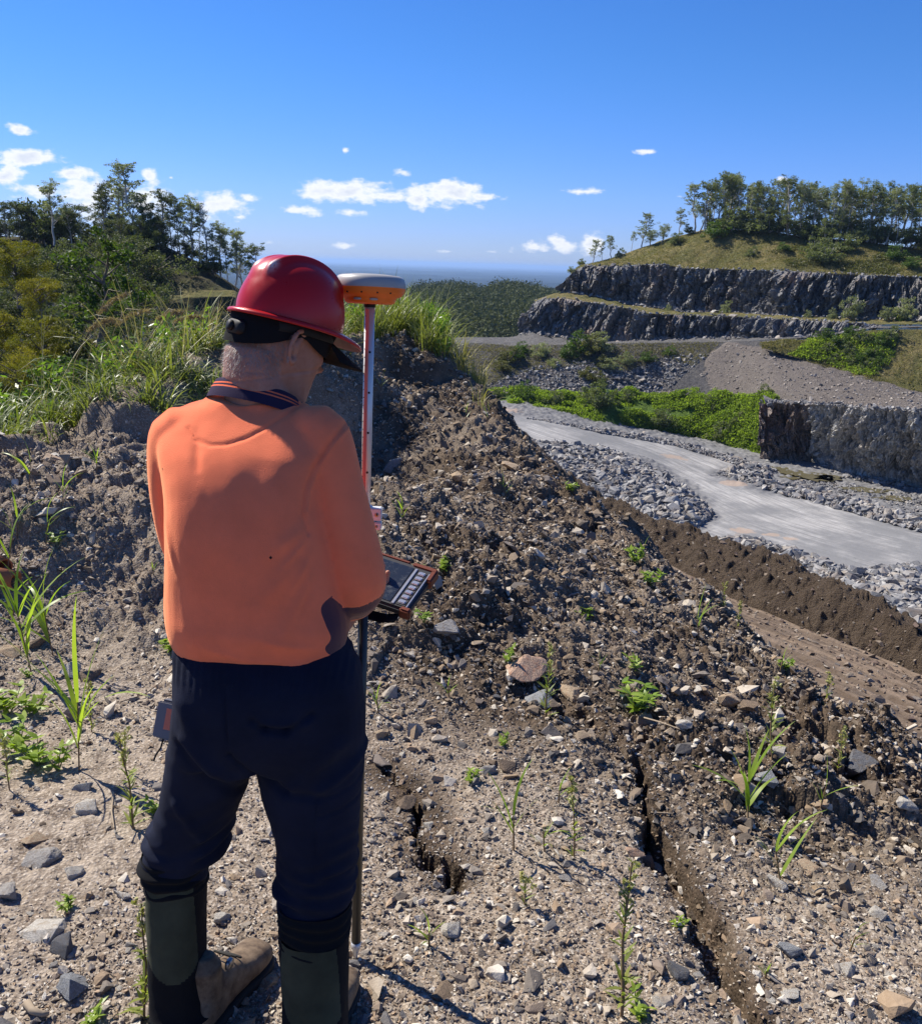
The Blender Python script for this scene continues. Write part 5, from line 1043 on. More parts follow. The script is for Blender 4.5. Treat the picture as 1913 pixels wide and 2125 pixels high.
ST = [(1092, 1372, 92, 90, 'pink', 'long pinkish rock lying on the slope, largest of the slope'), (1186, 1432, 60, 42, 'tan', 'tan rock lying right of the long pinkish rock'), (1118, 1438, 78, 56, 'blue', 'dark grey boulder at the foot of the long pinkish rock'), (1510, 1443, 54, 36, 'tan', 'tan block on the right slope beside a brown one'), (1552, 1458, 36, 44, 'brown', 'brown block touching the tan block on the right slope'), (1446, 1426, 42, 22, 'pale', 'white flat stone above the bright weed'),
 (1420, 1498, 38, 28, 'pale', 'white rounded stone alone right of the bright weed'), (1588, 1602, 64, 50, 'blue', 'smooth grey boulder right of the tallest grass blade'), (1543, 1628, 46, 50, 'grey', 'grey rock leaning on the smooth grey boulder'), (1768, 1566, 90, 84, 'dark', 'large dark grey slab near the right rim'), (868, 1520, 42, 50, 'pale', 'whitish rock right of the pole on the slope'), (795, 1518, 32, 38, 'tan', 'tan stone close to the pole above the crack'),
 (1050, 1578, 42, 46, 'brown', 'upright brown clod with a tiny weed on top'), (1012, 1592, 34, 38, 'grey', 'grey stone left of the upright brown clod'), (843, 1658, 44, 40, 'brown', 'brown clod bridging the left crack'), (935, 1922, 42, 48, 'pale', 'white cube-like stone on the gravel near the pole'), (919, 2050, 62, 46, 'brown', 'purplish brown stone near the pole shadow'), (1406, 2006, 46, 48, 'dark', 'black rock right of the tallest weed'),
 (1640, 1962, 32, 58, 'blue', 'upright grey stone at lower right'), (1612, 1822, 54, 48, 'pale', 'pale stone at the foot of the leaning sprout'), (1676, 1798, 66, 34, 'tan', 'flat tan stone with a hollow at right'), (1826, 1830, 58, 38, 'grey', 'pale grey slab near the right edge'), (1822, 1892, 34, 34, 'pale', 'pale angular stone near the right edge, below the slab'), (1772, 1790, 40, 34, 'brown', 'brown cube-like stone near the right edge'),
 (1428, 1762, 28, 34, 'pink', 'reddish stone at the rim of the crack'), (1362, 1796, 34, 22, 'pale', 'small white stone left of the crack'), (1636, 2056, 46, 26, 'pale', 'pale flat stone low at the right'), (1760, 2010, 40, 28, 'pale', 'whitish stone low near the right edge'), (1318, 1765, 44, 30, 'pink', 'reddish flat rock on the left lip of the crack'), (1880, 1660, 44, 40, 'pale', 'pale rock at the right edge'), (1700, 1655, 50, 26, 'tan', 'flat pale brown rock at right beside the sparse grass'),
 (812, 958, 50, 42, 'blue', 'blue grey boulder in the shaded slope right of the pole'), (1062, 962, 44, 28, 'tan', 'flat tan rock near the rim of the hump'), (1092, 946, 30, 24, 'tan', 'small tan rock beside the flat tan one at the rim'), (947, 984, 30, 30, 'tan', 'tan angular rock in the middle of the upper slope'), (905, 990, 20, 22, 'grey', 'small grey stone left of the tan angular rock'), (875, 1084, 22, 30, 'pale', 'upright whitish stone right of the pole clamp'), (922, 1288, 66, 62, 'grey', 'large grey brown boulder below the tablet'), (1040, 1200, 28, 20, 'pale', 'pale stone beyond the tablet'), (985, 1255, 24, 22, 'pale', 'white stone right of the large grey brown boulder'), (1190, 1230, 30, 18, 'pale', 'flat whitish stone on the dark slope'), (1300, 1238, 26, 22, 'pale', 'pale chip near the rim weeds'),
 (146, 1382, 52, 50, 'pale', 'pale block beside the bare patch at left'), (186, 1396, 52, 34, 'brown', 'brown block right of the pale block at left'), (90, 1914, 92, 74, 'pale', 'large flat whitish rock at lower left'), (130, 1958, 52, 48, 'dark', 'dark brown block leaning on the large whitish rock'), (154, 2038, 60, 64, 'blue', 'blue grey slab at the lower left corner'), (257, 1852, 48, 28, 'pale', 'thin pale wedge left of the left knee'), (153, 1806, 36, 34, 'pale', 'pale angular stone left of centre on the left ground'), (72, 1732, 60, 34, 'tan', 'layered tan slab at the left'), (85, 1776, 84, 30, 'grey', 'long flat slab at the left below the layered one'), (170, 1628, 40, 44, 'blue', 'dark bluish stone at the foot of the cane-like sprout'),
 (46, 1668, 36, 40, 'tan', 'upright tan stone near the left edge'), (20, 1842, 50, 56, 'grey', 'flat grey slabs cut by the left edge'), (82, 1322, 48, 56, 'brown', 'dark brown clod behind the pale block at left'), (20, 1345, 56, 30, 'tan', 'flat tan slab at the left edge'), (100, 948, 66, 24, 'pale', 'pale ledge of rock below the left crest'), (340, 1318, 24, 16, 'pale', 'pale stone beside the shirt hem'), (546, 2018, 78, 58, 'tan', 'cream coloured rock right behind the brown boot'), (180, 1668, 44, 50, 'pale', 'pale rock below the dark bluish stone'), (270, 1240, 30, 22, 'grey', 'grey stone on the left slope'), (200, 1130, 34, 20, 'tan', 'tan stone on the left slope'), (460, 1900, 36, 30, 'pale', 'pale stone seen between the legs')]
def put_stone(p, sx, sy, k, mk, label, cat='rock', name='rock', group='rocks lying on the spoil bank', sink=.36, tilt=.22):
    o = link(name, BIGM[SK.index(mk)][k % 14], None, label, cat, group); o.scale = (sx, (sx+sy)*.5, sy); o.rotation_euler = (RG.gauss(0, tilt), RG.gauss(0, tilt), RG.uniform(0, 6.28)); o.location = (p[0], p[1], p[2]+sy*(.5-sink)); return o
for i, (px, py, w, h, mk, lab) in enumerate(ST):
    p = hit(px, py+h*.30)
    if p is None: continue
    d = math.hypot(p[1], CAMZ-p[2])/FPX; put_stone(p, w*d*.60, h*d*.66, i, mk, lab)
def sub(px, py, x0, x1, y0, y1):
    return f'{["upper", "middle", "lower"][min(2, int((py-y0)/(y1-y0)*3))]} {["left", "centre", "right"][min(2, int((px-x0)/(x1-x0)*3))]} part'
def medium_stones():
    areas = [('on the gravel right of the pole', 760, 1900, 1500, 2110, 100), ('on the dark spoil slope', 770, 1500, 960, 1480, 90), ('on the ground left of the person', 5, 330, 1420, 2110, 60), ('on the slope below the left crest', 5, 330, 960, 1330, 25)]
    for wh, x0, x1, y0, y1, n in areas:
        k = 0; tries = 0
        while k < n and tries < n*4:
            tries += 1; px, py = RG.uniform(x0, x1), RG.uniform(y0, y1)
            if wh.startswith('on the dark') and py < 620+(px-760)*.9+340-260: continue
            p = hit(px, py)
            if p is None or sdist(np.array([p[0]]), np.array([p[1]]), EDGE)[0] > -.03: continue
            mk = RG.choice(['pale', 'tan', 'grey', 'brown', 'dark', 'blue', 'grey', 'brown'] if 'dark spoil' in wh else ['pale', 'pale', 'tan', 'tan', 'grey', 'brown', 'dark', 'pale'])
            s = math.exp(RG.gauss(math.log(.0135), .32))*(1+.08*max(p[1]-2, 0)); adj = {'pale': 'whitish', 'tan': 'tan', 'grey': 'mid grey', 'brown': 'earth brown', 'dark': 'dark', 'blue': 'bluish grey'}[mk]
            put_stone(p, s, s*RG.uniform(.5, .9), RG.randint(0, 13), mk, f'small {adj} {RG.choice(["flat", "angular", "blocky", "wedge-shaped", "rounded"])} stone {wh}, {sub(px, py, x0, x1, y0, y1)}', 'stone', 'stone', f'small {adj} stones {wh}', tilt=.35); k += 1
medium_stones()
# rusty clay pipe ends at the left edge, a bent stick
def pipe(px, py, ang, L, lab):
    p = hit(px, py); t = []
    m = bpy.data.materials.get('rusty_pipe') or mat('rusty_pipe', (.36, .13, .055), .8)
    n, k = 12, 24; V = []
    for i, (x, r) in enumerate([(0, .036), (0, .044), (.02, .046), (L, .045), (L, .037), (0, .036)]):
        for a in np.linspace(0, 2*np.pi, k, endpoint=False): V.append([x, r*math.cos(a), r*math.sin(a)])
    o = link('rusty_pipe', mesh_np('rusty_pipe', np.array(V), gridfaces(6, k, wrap=True), m), None, lab, 'pipe', 'rusty pipes at the left edge'); o.location = (p[0]-L*.75, p[1], p[2]+.03); o.rotation_euler = (0, R(6), ang)
pipe(22, 1158, R(-28), .30, 'rusty orange pipe end at the left edge, the upper one'); pipe(14, 1200, R(-8), .26, 'rusty orange pipe end at the left edge, the lower one')
def stick(pts, r0, label, m=None):
    w = []
    for px, py, lift in pts: q = hit(px, py); w.append(q+[0, 0, lift])
    V, F = tube(np.array(w), np.linspace(r0, r0*.5, len(w)), 6); link('stick', mesh_np('stick', V, F, m or M_BARKD), None, label, 'stick', 'sticks on the ground')
M_DRYST = mat('dry_stick', (.32, .25, .17), .8)
stick([(58, 2092, .012), (68, 2112, .02), (90, 2120, .02), (100, 2112, .01)], .011, 'curved brown stick at the bottom left corner', M_DRYST)
stick([(235, 1650, .008), (232, 1690, .01), (237, 1722, .006)], .004, 'thin straight twig lying left of the left leg', M_DRYST)
stick([(1320, 1490, .01), (1370, 1505, .012), (1420, 1520, .006)], .004, 'long thin dry twig right of the bright weed', M_DRYST)
stick([(1350, 1692, .01), (1375, 1694, .012), (1395, 1693, .008)], .003, 'short pale twig across the crack', M_DRYST)
stick([(1500, 1880, -.02), (1502, 1920, -.04), (1500, 1960, -.05)], .004, 'pale root hanging inside the crack', M_DRYST)
stick([(250, 1462, .01), (300, 1448, .014), (335, 1425, .02), (345, 1400, .03)], .0025, 'dark thin root trailing across the bare patch')
# ------------------------------------------------------------------ the surveyor
def loftr(rings, k=40, cap=True):
    """rings: list of (centre, axis_u, axis_v, a, b, power) -> closed tube"""
    V = []
    th = np.linspace(0, 2*np.pi, k, endpoint=False)
    for c, u, v, a, b, p in rings:
        cx = np.sign(np.cos(th))*np.abs(np.cos(th))**(2/p); sx = np.sign(np.sin(th))*np.abs(np.sin(th))**(2/p)
        V.append(np.array(c)[None]+np.outer(cx*a, u)+np.outer(sx*b, v))
    n = len(V); F = gridfaces(n, k, wrap=True); V = np.vstack(V)
    if cap:
        V = np.vstack([V, np.mean(V[:k], 0), np.mean(V[-k:], 0)]); i0, i1 = len(V)-2, len(V)-1
        caps = [(i0, (j+1) % k, j, j) for j in range(k)]+[(i1, (n-1)*k+j, (n-1)*k+(j+1) % k, (n-1)*k+(j+1) % k) for j in range(k)]
        F = np.vstack([F, np.array(caps)])
    return V, F
def densify(rows, m=5):
    """smooth (Catmull-Rom) in-between rows of a numeric table"""
    r = np.array(rows, dtype=float); n = len(r); out = []
    for i in range(n-1):
        p0, p1, p2, p3 = r[max(i-1, 0)], r[i], r[i+1], r[min(i+2, n-1)]
        for t in np.linspace(0, 1, m, endpoint=False):
            out.append(.5*((2*p1)+(-p0+p2)*t+(2*p0-5*p1+4*p2-p3)*t*t+(-p0+3*p1-3*p2+p3)*t**3))
    out.append(r[-1]); return np.array(out)
X_, Y_, Z_ = np.array([1., 0, 0]), np.array([0, 1., 0]), np.array([0, 0, 1.])
def body_rings(tab, p=2.3, m=5):
    """tab rows: (px left, px right, py, y of the axis, half depth)"""
    R_ = []
    for L, Rr, py, y, b in densify(tab, m):
        a0 = W(L, py, y); a1 = W(Rr, py, y); c = (a0+a1)/2; c[2] = W((L+Rr)/2, py, y-.8*b)[2]; R_.append((c, X_, Y_, abs(a1[0]-a0[0])/2, b, p))
    return R_
def limb(pts, rad, m=5, k=24):
    t = densify([list(p)+[r] for p, r in zip(pts, rad)], m); P = t[:, :3]; T = np.gradient(P, axis=0); rings = []; up = np.array([0.15, .05, 1.])
    for q, d, r in zip(P, T, t[:, 3]):
        d = d/np.linalg.norm(d); u = np.cross(d, Y_ if abs(d[1]) < .8 else Z_); u /= np.linalg.norm(u); v = np.cross(d, u); rings.append((q, u, v, r, r, 2.0))
    e0, e1 = rings[0], rings[-1]
    d0 = T[0]/np.linalg.norm(T[0]); d1 = T[-1]/np.linalg.norm(T[-1])
    rings = [(e0[0]-d0*e0[3]*.75, e0[1], e0[2], e0[3]*.55, e0[3]*.55, 2.0)]+rings+[(e1[0]+d1*e1[3]*.75, e1[1], e1[2], e1[3]*.55, e1[3]*.55, 2.0)]
    return loftr(rings, k)
def remesh(parts, voxel, smooth_it=6):
    V, F = join(parts); bm = bmesh.new(); vs = [bm.verts.new(v) for v in V]
    for f in F:
        q = list(dict.fromkeys(int(i) for i in f))
        if len(q) > 2:
            try: bm.faces.new([vs[i] for i in q])
            except ValueError: pass
    bmesh.ops.recalc_face_normals(bm, faces=bm.faces)
    me = bpy.data.meshes.new('tmp'); bm.to_mesh(me); bm.free(); o = bpy.data.objects.new('tmp', me); COL.objects.link(o)
    md = o.modifiers.new('r', 'REMESH'); md.mode = 'VOXEL'; md.voxel_size = voxel; md.adaptivity = 0
    if smooth_it: s = o.modifiers.new('s', 'SMOOTH'); s.factor = .5; s.iterations = smooth_it
    dg = bpy.context.evaluated_depsgraph_get(); dg.update(); e = o.evaluated_get(dg); m2 = bpy.data.meshes.new_from_object(e)
    n = len(m2.vertices); c = np.empty(n*3, dtype=np.float32); m2.vertices.foreach_get('co', c)
    nn = np.empty(n*3, dtype=np.float32); m2.vertices.foreach_get('normal', nn)
    bm = bmesh.new(); bm.from_mesh(m2); F = [[v.index for v in f.verts] for f in bm.faces]; bm.free()
    F = np.array([f if len(f) == 4 else f[:3]+[f[2]] for f in F])
    COL.objects.unlink(o); bpy.data.objects.remove(o); bpy.data.meshes.remove(m2); bpy.data.meshes.remove(me)
    return c.reshape(-1, 3).astype(float), F, nn.reshape(-1, 3).astype(float)
def mesh_mix(name, V, F, mats, fidx=None, smooth=True):
    me = bpy.data.meshes.new(name); tri = F[:, 3] == F[:, 2]
    me.from_pydata([tuple(v) for v in V], [], [tuple(f[:3]) if t else tuple(f) for f, t in zip(F.tolist(), tri)])
    for m in mats: me.materials.append(m)
    me.polygons.foreach_set('use_smooth', np.full(len(F), smooth, dtype=bool))
    if fidx is not None: me.polygons.foreach_set('material_index', np.asarray(fidx, dtype=np.int32))
    me.update(); return me
def fabric(name, col, weave=900, rough=.95, sheen=.3, var=.12):
    m = mat(name, col, rough, .15); nt = m.node_tree; b = bsdf(m); b.inputs['Sheen Weight'].default_value = sheen; b.inputs['Sheen Roughness'].default_value = .5; b.inputs['Sheen Tint'].default_value = (*[min(1, c*2+.05) for c in col], 1)
    n = noise_node(nt, 9, 5, .6); nt.links.new(mixc(nt, ramp(nt, n.outputs[0], [(.3, 0.), (.7, 1.)]), tuple(c*(1-var) for c in col), tuple(c*(1+var*.6) for c in col)), b.inputs['Base Color'])
    v = nd(nt, 'ShaderNodeTexVoronoi', i_Scale=float(weave)); tc = nd(nt, 'ShaderNodeTexCoord'); nt.links.new(tc.outputs['Object'], v.inputs['Vector']); bump(m, v.outputs['Distance'], .5, .001)
    return m
M_ORANGE = fabric('orange_cloth', (1.0, .215, .098), 520, sheen=.8); M_NAVY = fabric('navy_cloth', (.030, .020, .045), 520); M_TROUS = fabric('trouser_cloth', (.011, .0138, .029), 700, sheen=.08, var=.25)
M_BLACKC = fabric('black_cloth', (.010, .010, .011), 600, sheen=.05); M_OLIVE = fabric('olive_canvas', (.055, .058, .036), 500, sheen=.15, var=.4)
def shirt_mat():
    m = M_ORANGE; nt = m.node_tree; b = bsdf(m); src = b.inputs['Base Color'].links[0].from_socket; at = nd(nt, 'ShaderNodeAttribute', attribute_name='navy')
    nt.links.new(mixc(nt, math_(nt, 'GREATER_THAN', at.outputs['Fac'], 0.0), src, (.030, .020, .045)), b.inputs['Base Color']); return m
M_SHIRT = shirt_mat()
def skin_mat():
    m = mat('skin', (.46, .25, .17), .55, .35); nt = m.node_tree; n = noise_node(nt, 45, 5, .65); n2 = noise_node(nt, 260, 3, .6)
    c = mixc(nt, ramp(nt, n.outputs[0], [(.35, 0.), (.65, 1.)]), (.36, .155, .095), (.43, .205, .135)); nt.links.new(c, bsdf(m).inputs['Base Color'])
    bsdf(m).inputs['Subsurface Weight'].default_value = .08; bsdf(m).inputs['Subsurface Radius'].default_value = (.012, .005, .003); bump(m, math_(nt, 'ADD', n2.outputs[0], n.outputs[0]), .5, .0012); return m
M_SKIN = skin_mat()
# --- where the joints are
FEET_L = (W(372, 2100, 1.70), ); HIPY = 1.72
SH_R, SH_L = W(660, 905, 1.815), W(374, 905, 1.825)
EL_R, EL_L = W(731, 1194, 1.765), W(389, 1130, 1.84)
# --- tablet frame
tB, tC = W(905, 1183, 2.12), W(846, 1267, 1.98)
tv = (tC-tB); tH = np.linalg.norm(tv); tv /= tH                    # down the screen (towards him)
tA = W(778, 1130, 2.20); tu = tA-tB; tu -= (tu@tv)*tv; tu /= np.linalg.norm(tu)   # to the left along the screen
tn = np.cross(tu, tv); tn = tn if tn[2] > 0 else -tn
TW = .285
def tp(a, b, c=0.0): return tB+tu*a+tv*b+tn*c                       # a: from the right edge to the left, b: from the far edge to the near, c: up
WR_R = tp(.125, tH+.055, -.012); WR_L = tp(TW+.055, tH*.62, -.02)
# --- body (one continuous skin): head in its own frame
YAW, PIT = R(50), R(25)
hf = np.array([math.sin(YAW)*math.cos(PIT), math.cos(YAW)*math.cos(PIT), -math.sin(PIT)]); hr = np.array([math.cos(YAW), -math.sin(YAW), 0]); hu = np.cross(hr, hf)
HC = W(583, 703, 1.915); HS = 1.055
def hp(x, y, z): return HC+HS*(hr*x+hf*y+hu*z)
HT = [(-.128, .060, .030, .016), (-.122, .082, .010, .036), (-.108, .092, -.012, .048), (-.088, .093, -.045, .057), (-.065, .092, -.066, .063), (-.04, .092, -.080, .067), (-.01, .090, -.091, .070), (.02, .091, -.098, .073), (.05, .094, -.101, .0755), (.08, .086, -.097, .073), (.105, .063, -.080, .058), (.121, .030, -.048, .034), (.127, .004, -.020, .012)]
def head_parts():
    rings = []
    for z, yf, yb, w in densify(HT, 4): rings.append((hp(0, (yf+yb)/2, z), hr, hf, w*HS, (yf-yb)/2*HS, 2.25))
    V, F = loftr(rings, 64)
    # features pushed out of / into the surface, in head coordinates
    L = (V-HC); lx, ly, lz = L@hr/HS, L@hf/HS, L@hu/HS
    def g(x0, z0, sx, sz): return np.exp(-((lx-x0)/sx)**2-((lz-z0)/sz)**2)*(ly > .02)
    d = .026*g(0, -.022, .011, .012)+.013*g(0, .003, .009, .018)+.006*g(0, .046, .05, .010)-.009*g(.031, .020, .014, .011)-.009*g(-.031, .020, .014, .011)+.007*g(.042, -.012, .016, .014)+.007*g(-.042, -.012, .016, .014)
    d += .007*g(0, -.064, .022, .0055)+.006*g(0, -.077, .018, .006)-.004*g(0, -.0705, .024, .0025)+.007*g(0, -.108, .016, .012)-.005*g(.045, -.06, .014, .022)-.005*g(-.045, -.06, .014, .022)+.005*g(.013, -.030, .006, .006)+.005*g(-.013, -.030, .006, .006)
    V = V+hf[None]*(d*HS)[:, None]; parts = [(V, F)]
    for s in (-1, 1):   # ears: a curled rim and a lobe
        E = []
        for a in np.linspace(-1.9, 2.1, 15): E.append(hp(s*(.083+.012*max(math.cos(a), -.3)), -.008-.018*math.cos(a)*1.0, -.012+.031*math.sin(a)))
        parts.append(limb(E, [.0050]*8+[.0058]*7, 1, 10))
        parts.append(limb([hp(s*.073, -.002, .004), hp(s*.077, -.010, -.012), hp(s*.074, -.004, -.030)], [.010, .012, .009], 3, 12))
        parts.append(limb([hp(s*.081, -.002, -.036), hp(s*.083, -.004, -.045)], [.0075, .007], 2, 10))
    return parts
def hand(wr, fwd, pn, side, curl, spread=.16, thumb=None):
    """wr wrist point, fwd along the palm, pn palm normal (fingers close towards it), side: unit vector towards the thumb"""
    P = [limb([wr-fwd*.05, wr, wr+fwd*.02], [.027, .025, .027], 3, 16)]
    rings = []
    for t, a, b in ((0, .026, .018), (.02, .034, .017), (.05, .041, .0155), (.08, .042, .0135), (.092, .039, .010)): rings.append((wr+fwd*t, side, pn, a, b, 2.6))
    P.append(loftr(rings, 24))
    for k, (o, Ls) in enumerate([(.031, (.042, .026, .020)), (.0105, (.046, .029, .021)), (-.0105, (.043, .027, .020)), (-.030, (.033, .021, .018))]):
        p = wr+fwd*.084+side*o; q = [p-fwd*.02, p]; ang = curl[0]; dirv = fwd+side*(o*spread*8)
        dirv /= np.linalg.norm(dirv)
        for j, l in enumerate(Ls):
            dj = dirv*math.cos(ang)+pn*math.sin(ang); p = p+dj*l; q.append(p); ang += curl[j+1] if j < 2 else 0
        P.append(limb(q, [.0095, .0095, .0088, .0080, .0068], 3, 12))
    a0 = wr+fwd*.022+side*.026
    th = (side*.75+fwd*.65) if thumb is None else thumb
    th = th/np.linalg.norm(th); P.append(limb([a0-side*.012, a0+th*.030, a0+th*.058+fwd*.006, a0+th*.082+fwd*.014-pn*.004], [.015, .0125, .0105, .0085], 3, 12))
    return P
def build_person():
    root_loc = np.array([W(530, 1600, 1.70)[0], 1.68, 0.0])
    parts = head_parts()
    nk0, nk1 = W(540, 850, 1.865), hp(0, -.038, -.045)
    parts.append(limb([nk0-[0, 0, .06], nk0, (nk0+nk1)/2+[-.008, -.004, 0], nk1], [.074, .068, .064, .064], 4, 32))
    parts.append(loftr(body_rings([(400, 660, 880, 1.83, .065), (385, 670, 950, 1.80, .085), (375, 650, 1100, 1.755, .10), (385, 665, 1250, 1.745, .095), (390, 690, 1400, 1.73, .10), (395, 715, 1530, 1.725, .10), (430, 690, 1600, 1.725, .08)])))
    parts.append(limb([SH_R, (SH_R+EL_R)/2+[.01, 0, 0], EL_R, WR_R], [.045, .042, .040, .026])); parts.append(limb([SH_L, (SH_L+EL_L)/2, EL_L, WR_L], [.045, .042, .036, .026]))
    # right hand takes the near edge of the tablet from below, thumb over the top; left hand the left edge
    parts += hand(WR_R, -tv*.97-tn*.02, tn*1.0, tu*1.0, (.15, .55, .5), thumb=(tu*.45-tv*.6+tn*.55))
    parts += hand(WR_L, -tu*1.0, tn*1.0, -tv*1.0, (.15, .55, .5), thumb=(-tv*.45-tu*.6+tn*.55))
    hl, hrr = W(450, 1560, 1.73), W(650, 1560, 1.72)
    parts.append(limb([hl, W(405, 1720, 1.73), W(375, 1830, 1.74), W(368, 1960, 1.72), W(372, 2110, 1.70)], [.075, .045, .032, .034, .032]))
    parts.append(limb([hrr, W(655, 1720, 1.70), W(655, 1850, 1.68), W(655, 1990, 1.65), W(655, 2200, 1.60)], [.075, .050, .040, .040, .034]))
    V, F, N = remesh(parts, .0036, 3)
    t = V-HC; lz = t@hu/HS; ly = t@hf/HS
    V = V+N*(.0006*fbm(V[:, 0]*90, V[:, 1]*90, V[:, 2]*90, o=3, s=9))[:, None]
    # neck creases at the back
    z = V[:, 2]; crease = np.exp(-(((z-(W(500, 782, 1.86)[2]+.12*(V[:, 0]+.44)))/.0022)**2))+.7*np.exp(-(((z-(W(520, 765, 1.86)[2]-.05*(V[:, 0]+.44)))/.002)**2))
    V = V-N*(.0022*crease*((z > 1.40) & (z < 1.62)))[:, None]
    me = mesh_mix('person', V-root_loc, F, [M_SKIN]); person = link('person', me, None, 'man from behind in orange shirt, navy trousers and red hard hat, reading a tablet', 'person', loc=root_loc)
    def ch(name, me): 
        o = link(name, me, person); o.location = (0, 0, 0); return o
    off = root_loc
    # ---- shirt
    T = [(372, 716, 1378, 1.735, .118), (360, 722, 1360, 1.735, .130), (353, 722, 1322, 1.735, .136), (351, 714, 1280, 1.74, .134), (351, 698, 1200, 1.745, .130), (351, 682, 1123, 1.752, .128), (350, 672, 1056, 1.765, .126), (343, 676, 1000, 1.782, .122), (334, 690, 950, 1.803, .112), (335, 694, 905, 1.832, .100), (352, 672, 875, 1.850, .090), (386, 644, 852, 1.865, .086), (418, 622, 842, 1.870, .085), (430, 612, 832, 1.873, .083)]
    sp = [loftr(body_rings(T, 2.45))]
    sp.append(limb([SH_R+[-.03, 0, -.01], SH_R, W(689, 1010, 1.79), EL_R+[0, 0, .012], EL_R+(WR_R-EL_R)*.18+[0, 0, -.012], EL_R+(WR_R-EL_R)*.78], [.052, .064, .0635, .067, .065, .040], 6, 36))
    sp.append(limb([SH_L+[.03, 0, -.01], SH_L, W(366, 1000, 1.81), EL_L, EL_L+(WR_L-EL_L)*.15, EL_L+(WR_L-EL_L)*.80], [.052, .063, .057, .052, .052, .038], 6, 36))
    V, F, N = remesh(sp, .0052, 7)
    x, y, z = V.T
    s = proj(V); qx, qy = s[:, 0], s[:, 1]
    back = N[:, 1] < .1
    # cloth: broad soft folds, drag lines from the armpits, a bunched hem
    w = .0060*fbm(x*4.0, y*4, z*2.6, o=3, s=11)+.0026*fbm(x*11, y*11, z*7, o=3, s=12)
    def fold(p0, p1, wd, am):
        a = np.array([W(*p0, 1.70)[0], W(*p0, 1.70)[2]]); b = np.array([W(*p1, 1.70)[0], W(*p1, 1.70)[2]]); d = b-a; t = np.clip(((x-a[0])*d[0]+(z-a[1])*d[1])/(d@d), 0, 1)
        q = np.hypot(x-a[0]-t*d[0], z-a[1]-t*d[1]); return am*np.exp(-(q/wd)**2)*(back)*np.sin(np.pi*np.clip(t, .08, .92))
    for p0, p1, wd, am in [((640, 1130), (560, 1230), .018, .006), ((655, 1180), (585, 1330), .016, .005), ((650, 1080), (575, 1130), .014, .005), ((380, 1010), (440, 1240), .03, .006), ((480, 960), (500, 1300), .035, .005), ((545, 930), (520, 1160), .03, -.006), ((430, 830), (520, 868), .016, -.007), ((520, 868), (575, 840), .015, -.004),
                          ((420, 1368), (690, 1344), .007, .006), ((470, 1352), (640, 1338), .006, -.005), ((520, 1330), (690, 1352), .008, .005), ((600, 1365), (700, 1362), .006, -.004), ((642, 1105), (598, 1160), .006, .005), ((650, 1140), (612, 1215), .006, .005), ((660, 1190), (630, 1262), .006, -.004), ((356, 1080), (392, 1180), .007, .004), ((372, 1338), (450, 1352), .005, .005), ((430, 1300), (560, 1338), .010, .004), ((560, 1290), (680, 1322), .008, .004), ((395, 905), (420, 985), .009, -.004), ((640, 905), (655, 985), .008, .004), ((400, 1350), (520, 1366), .008, .004)]: w = w+fold(p0, p1, wd, am)
    # seams: yoke across the upper back, armholes
    def seam(pts, am=-.0016, wd=.0032):
        P = np.array([[W(a, b, 1.70)[0], W(a, b, 1.70)[2]] for a, b in pts]); return am*np.exp(-(pdist(x, z, P)/wd)**2)*back
    w = w+seam([(372, 898), (395, 917), (430, 927), (462, 926), (500, 915), (545, 893), (590, 865), (612, 850)], -.0030, .0032)+seam([(709, 893), (676, 930), (648, 975), (634, 1020), (632, 1060), (645, 1100)], -.0048, .0042)+seam([(716, 897), (683, 935), (655, 980), (641, 1020), (639, 1060)], .003, .003)
    # narrow valley between the sleeve and the side of the shirt
    V = V+N*w[:, None]
    zc = lambda py: W(690, py, 1.70)[2]
    PX = densify([(1215, 720), (1226, 704), (1236, 679), (1250, 674), (1275, 683), (1300, 693), (1312, 692), (1322, 683), (1340, 690), (1352, 703), (1385, 708)], 5); zz_ = np.array([zc(a) for a, b in PX]); xx_ = np.array([W(b, a, 1.70)[0] for a, b in PX])
    f1 = x-np.interp(-z, -zz_, xx_)+.22*np.clip(V[:, 1]-1.70, 0, .02)+np.where((V[:, 1] > 1.90) | (z > zc(1218)), -1, 0)
    ax_ = WR_R-EL_R; La = np.linalg.norm(ax_); ax_ /= La; ta = (V-EL_R)@ax_; qa = V-EL_R-ax_*ta[:, None]; isarm = (np.linalg.norm(qa, axis=1) < .085) & (x > W(676, 1200, 1.77)[0])
    tu_ = np.clip(((V-SH_R)@(EL_R-SH_R))/((EL_R-SH_R)@(EL_R-SH_R)), 0, 1); du_ = np.linalg.norm(V-SH_R-(EL_R-SH_R)*tu_[:, None], axis=1); near_arm = (du_ < .073) | ((np.linalg.norm(qa, axis=1) < .072) & (ta > -.05)); f1 = np.where(near_arm, -1, f1); f2 = np.full(len(V), -1.); f3 = np.where(np.linalg.norm(qa, axis=1) < .07, ta-La*.70, -1); f4 = .075-np.linalg.norm(V-WR_L, axis=1)
    navy = np.maximum.reduce([f1, f2, f3, f4])
    me_ = mesh_mix('shirt', V-off, F, [M_SHIRT]); at_ = me_.attributes.new('navy', 'FLOAT', 'POINT'); at_.data.foreach_set('value', navy.astype(np.float32)); sh = ch('shirt', me_)
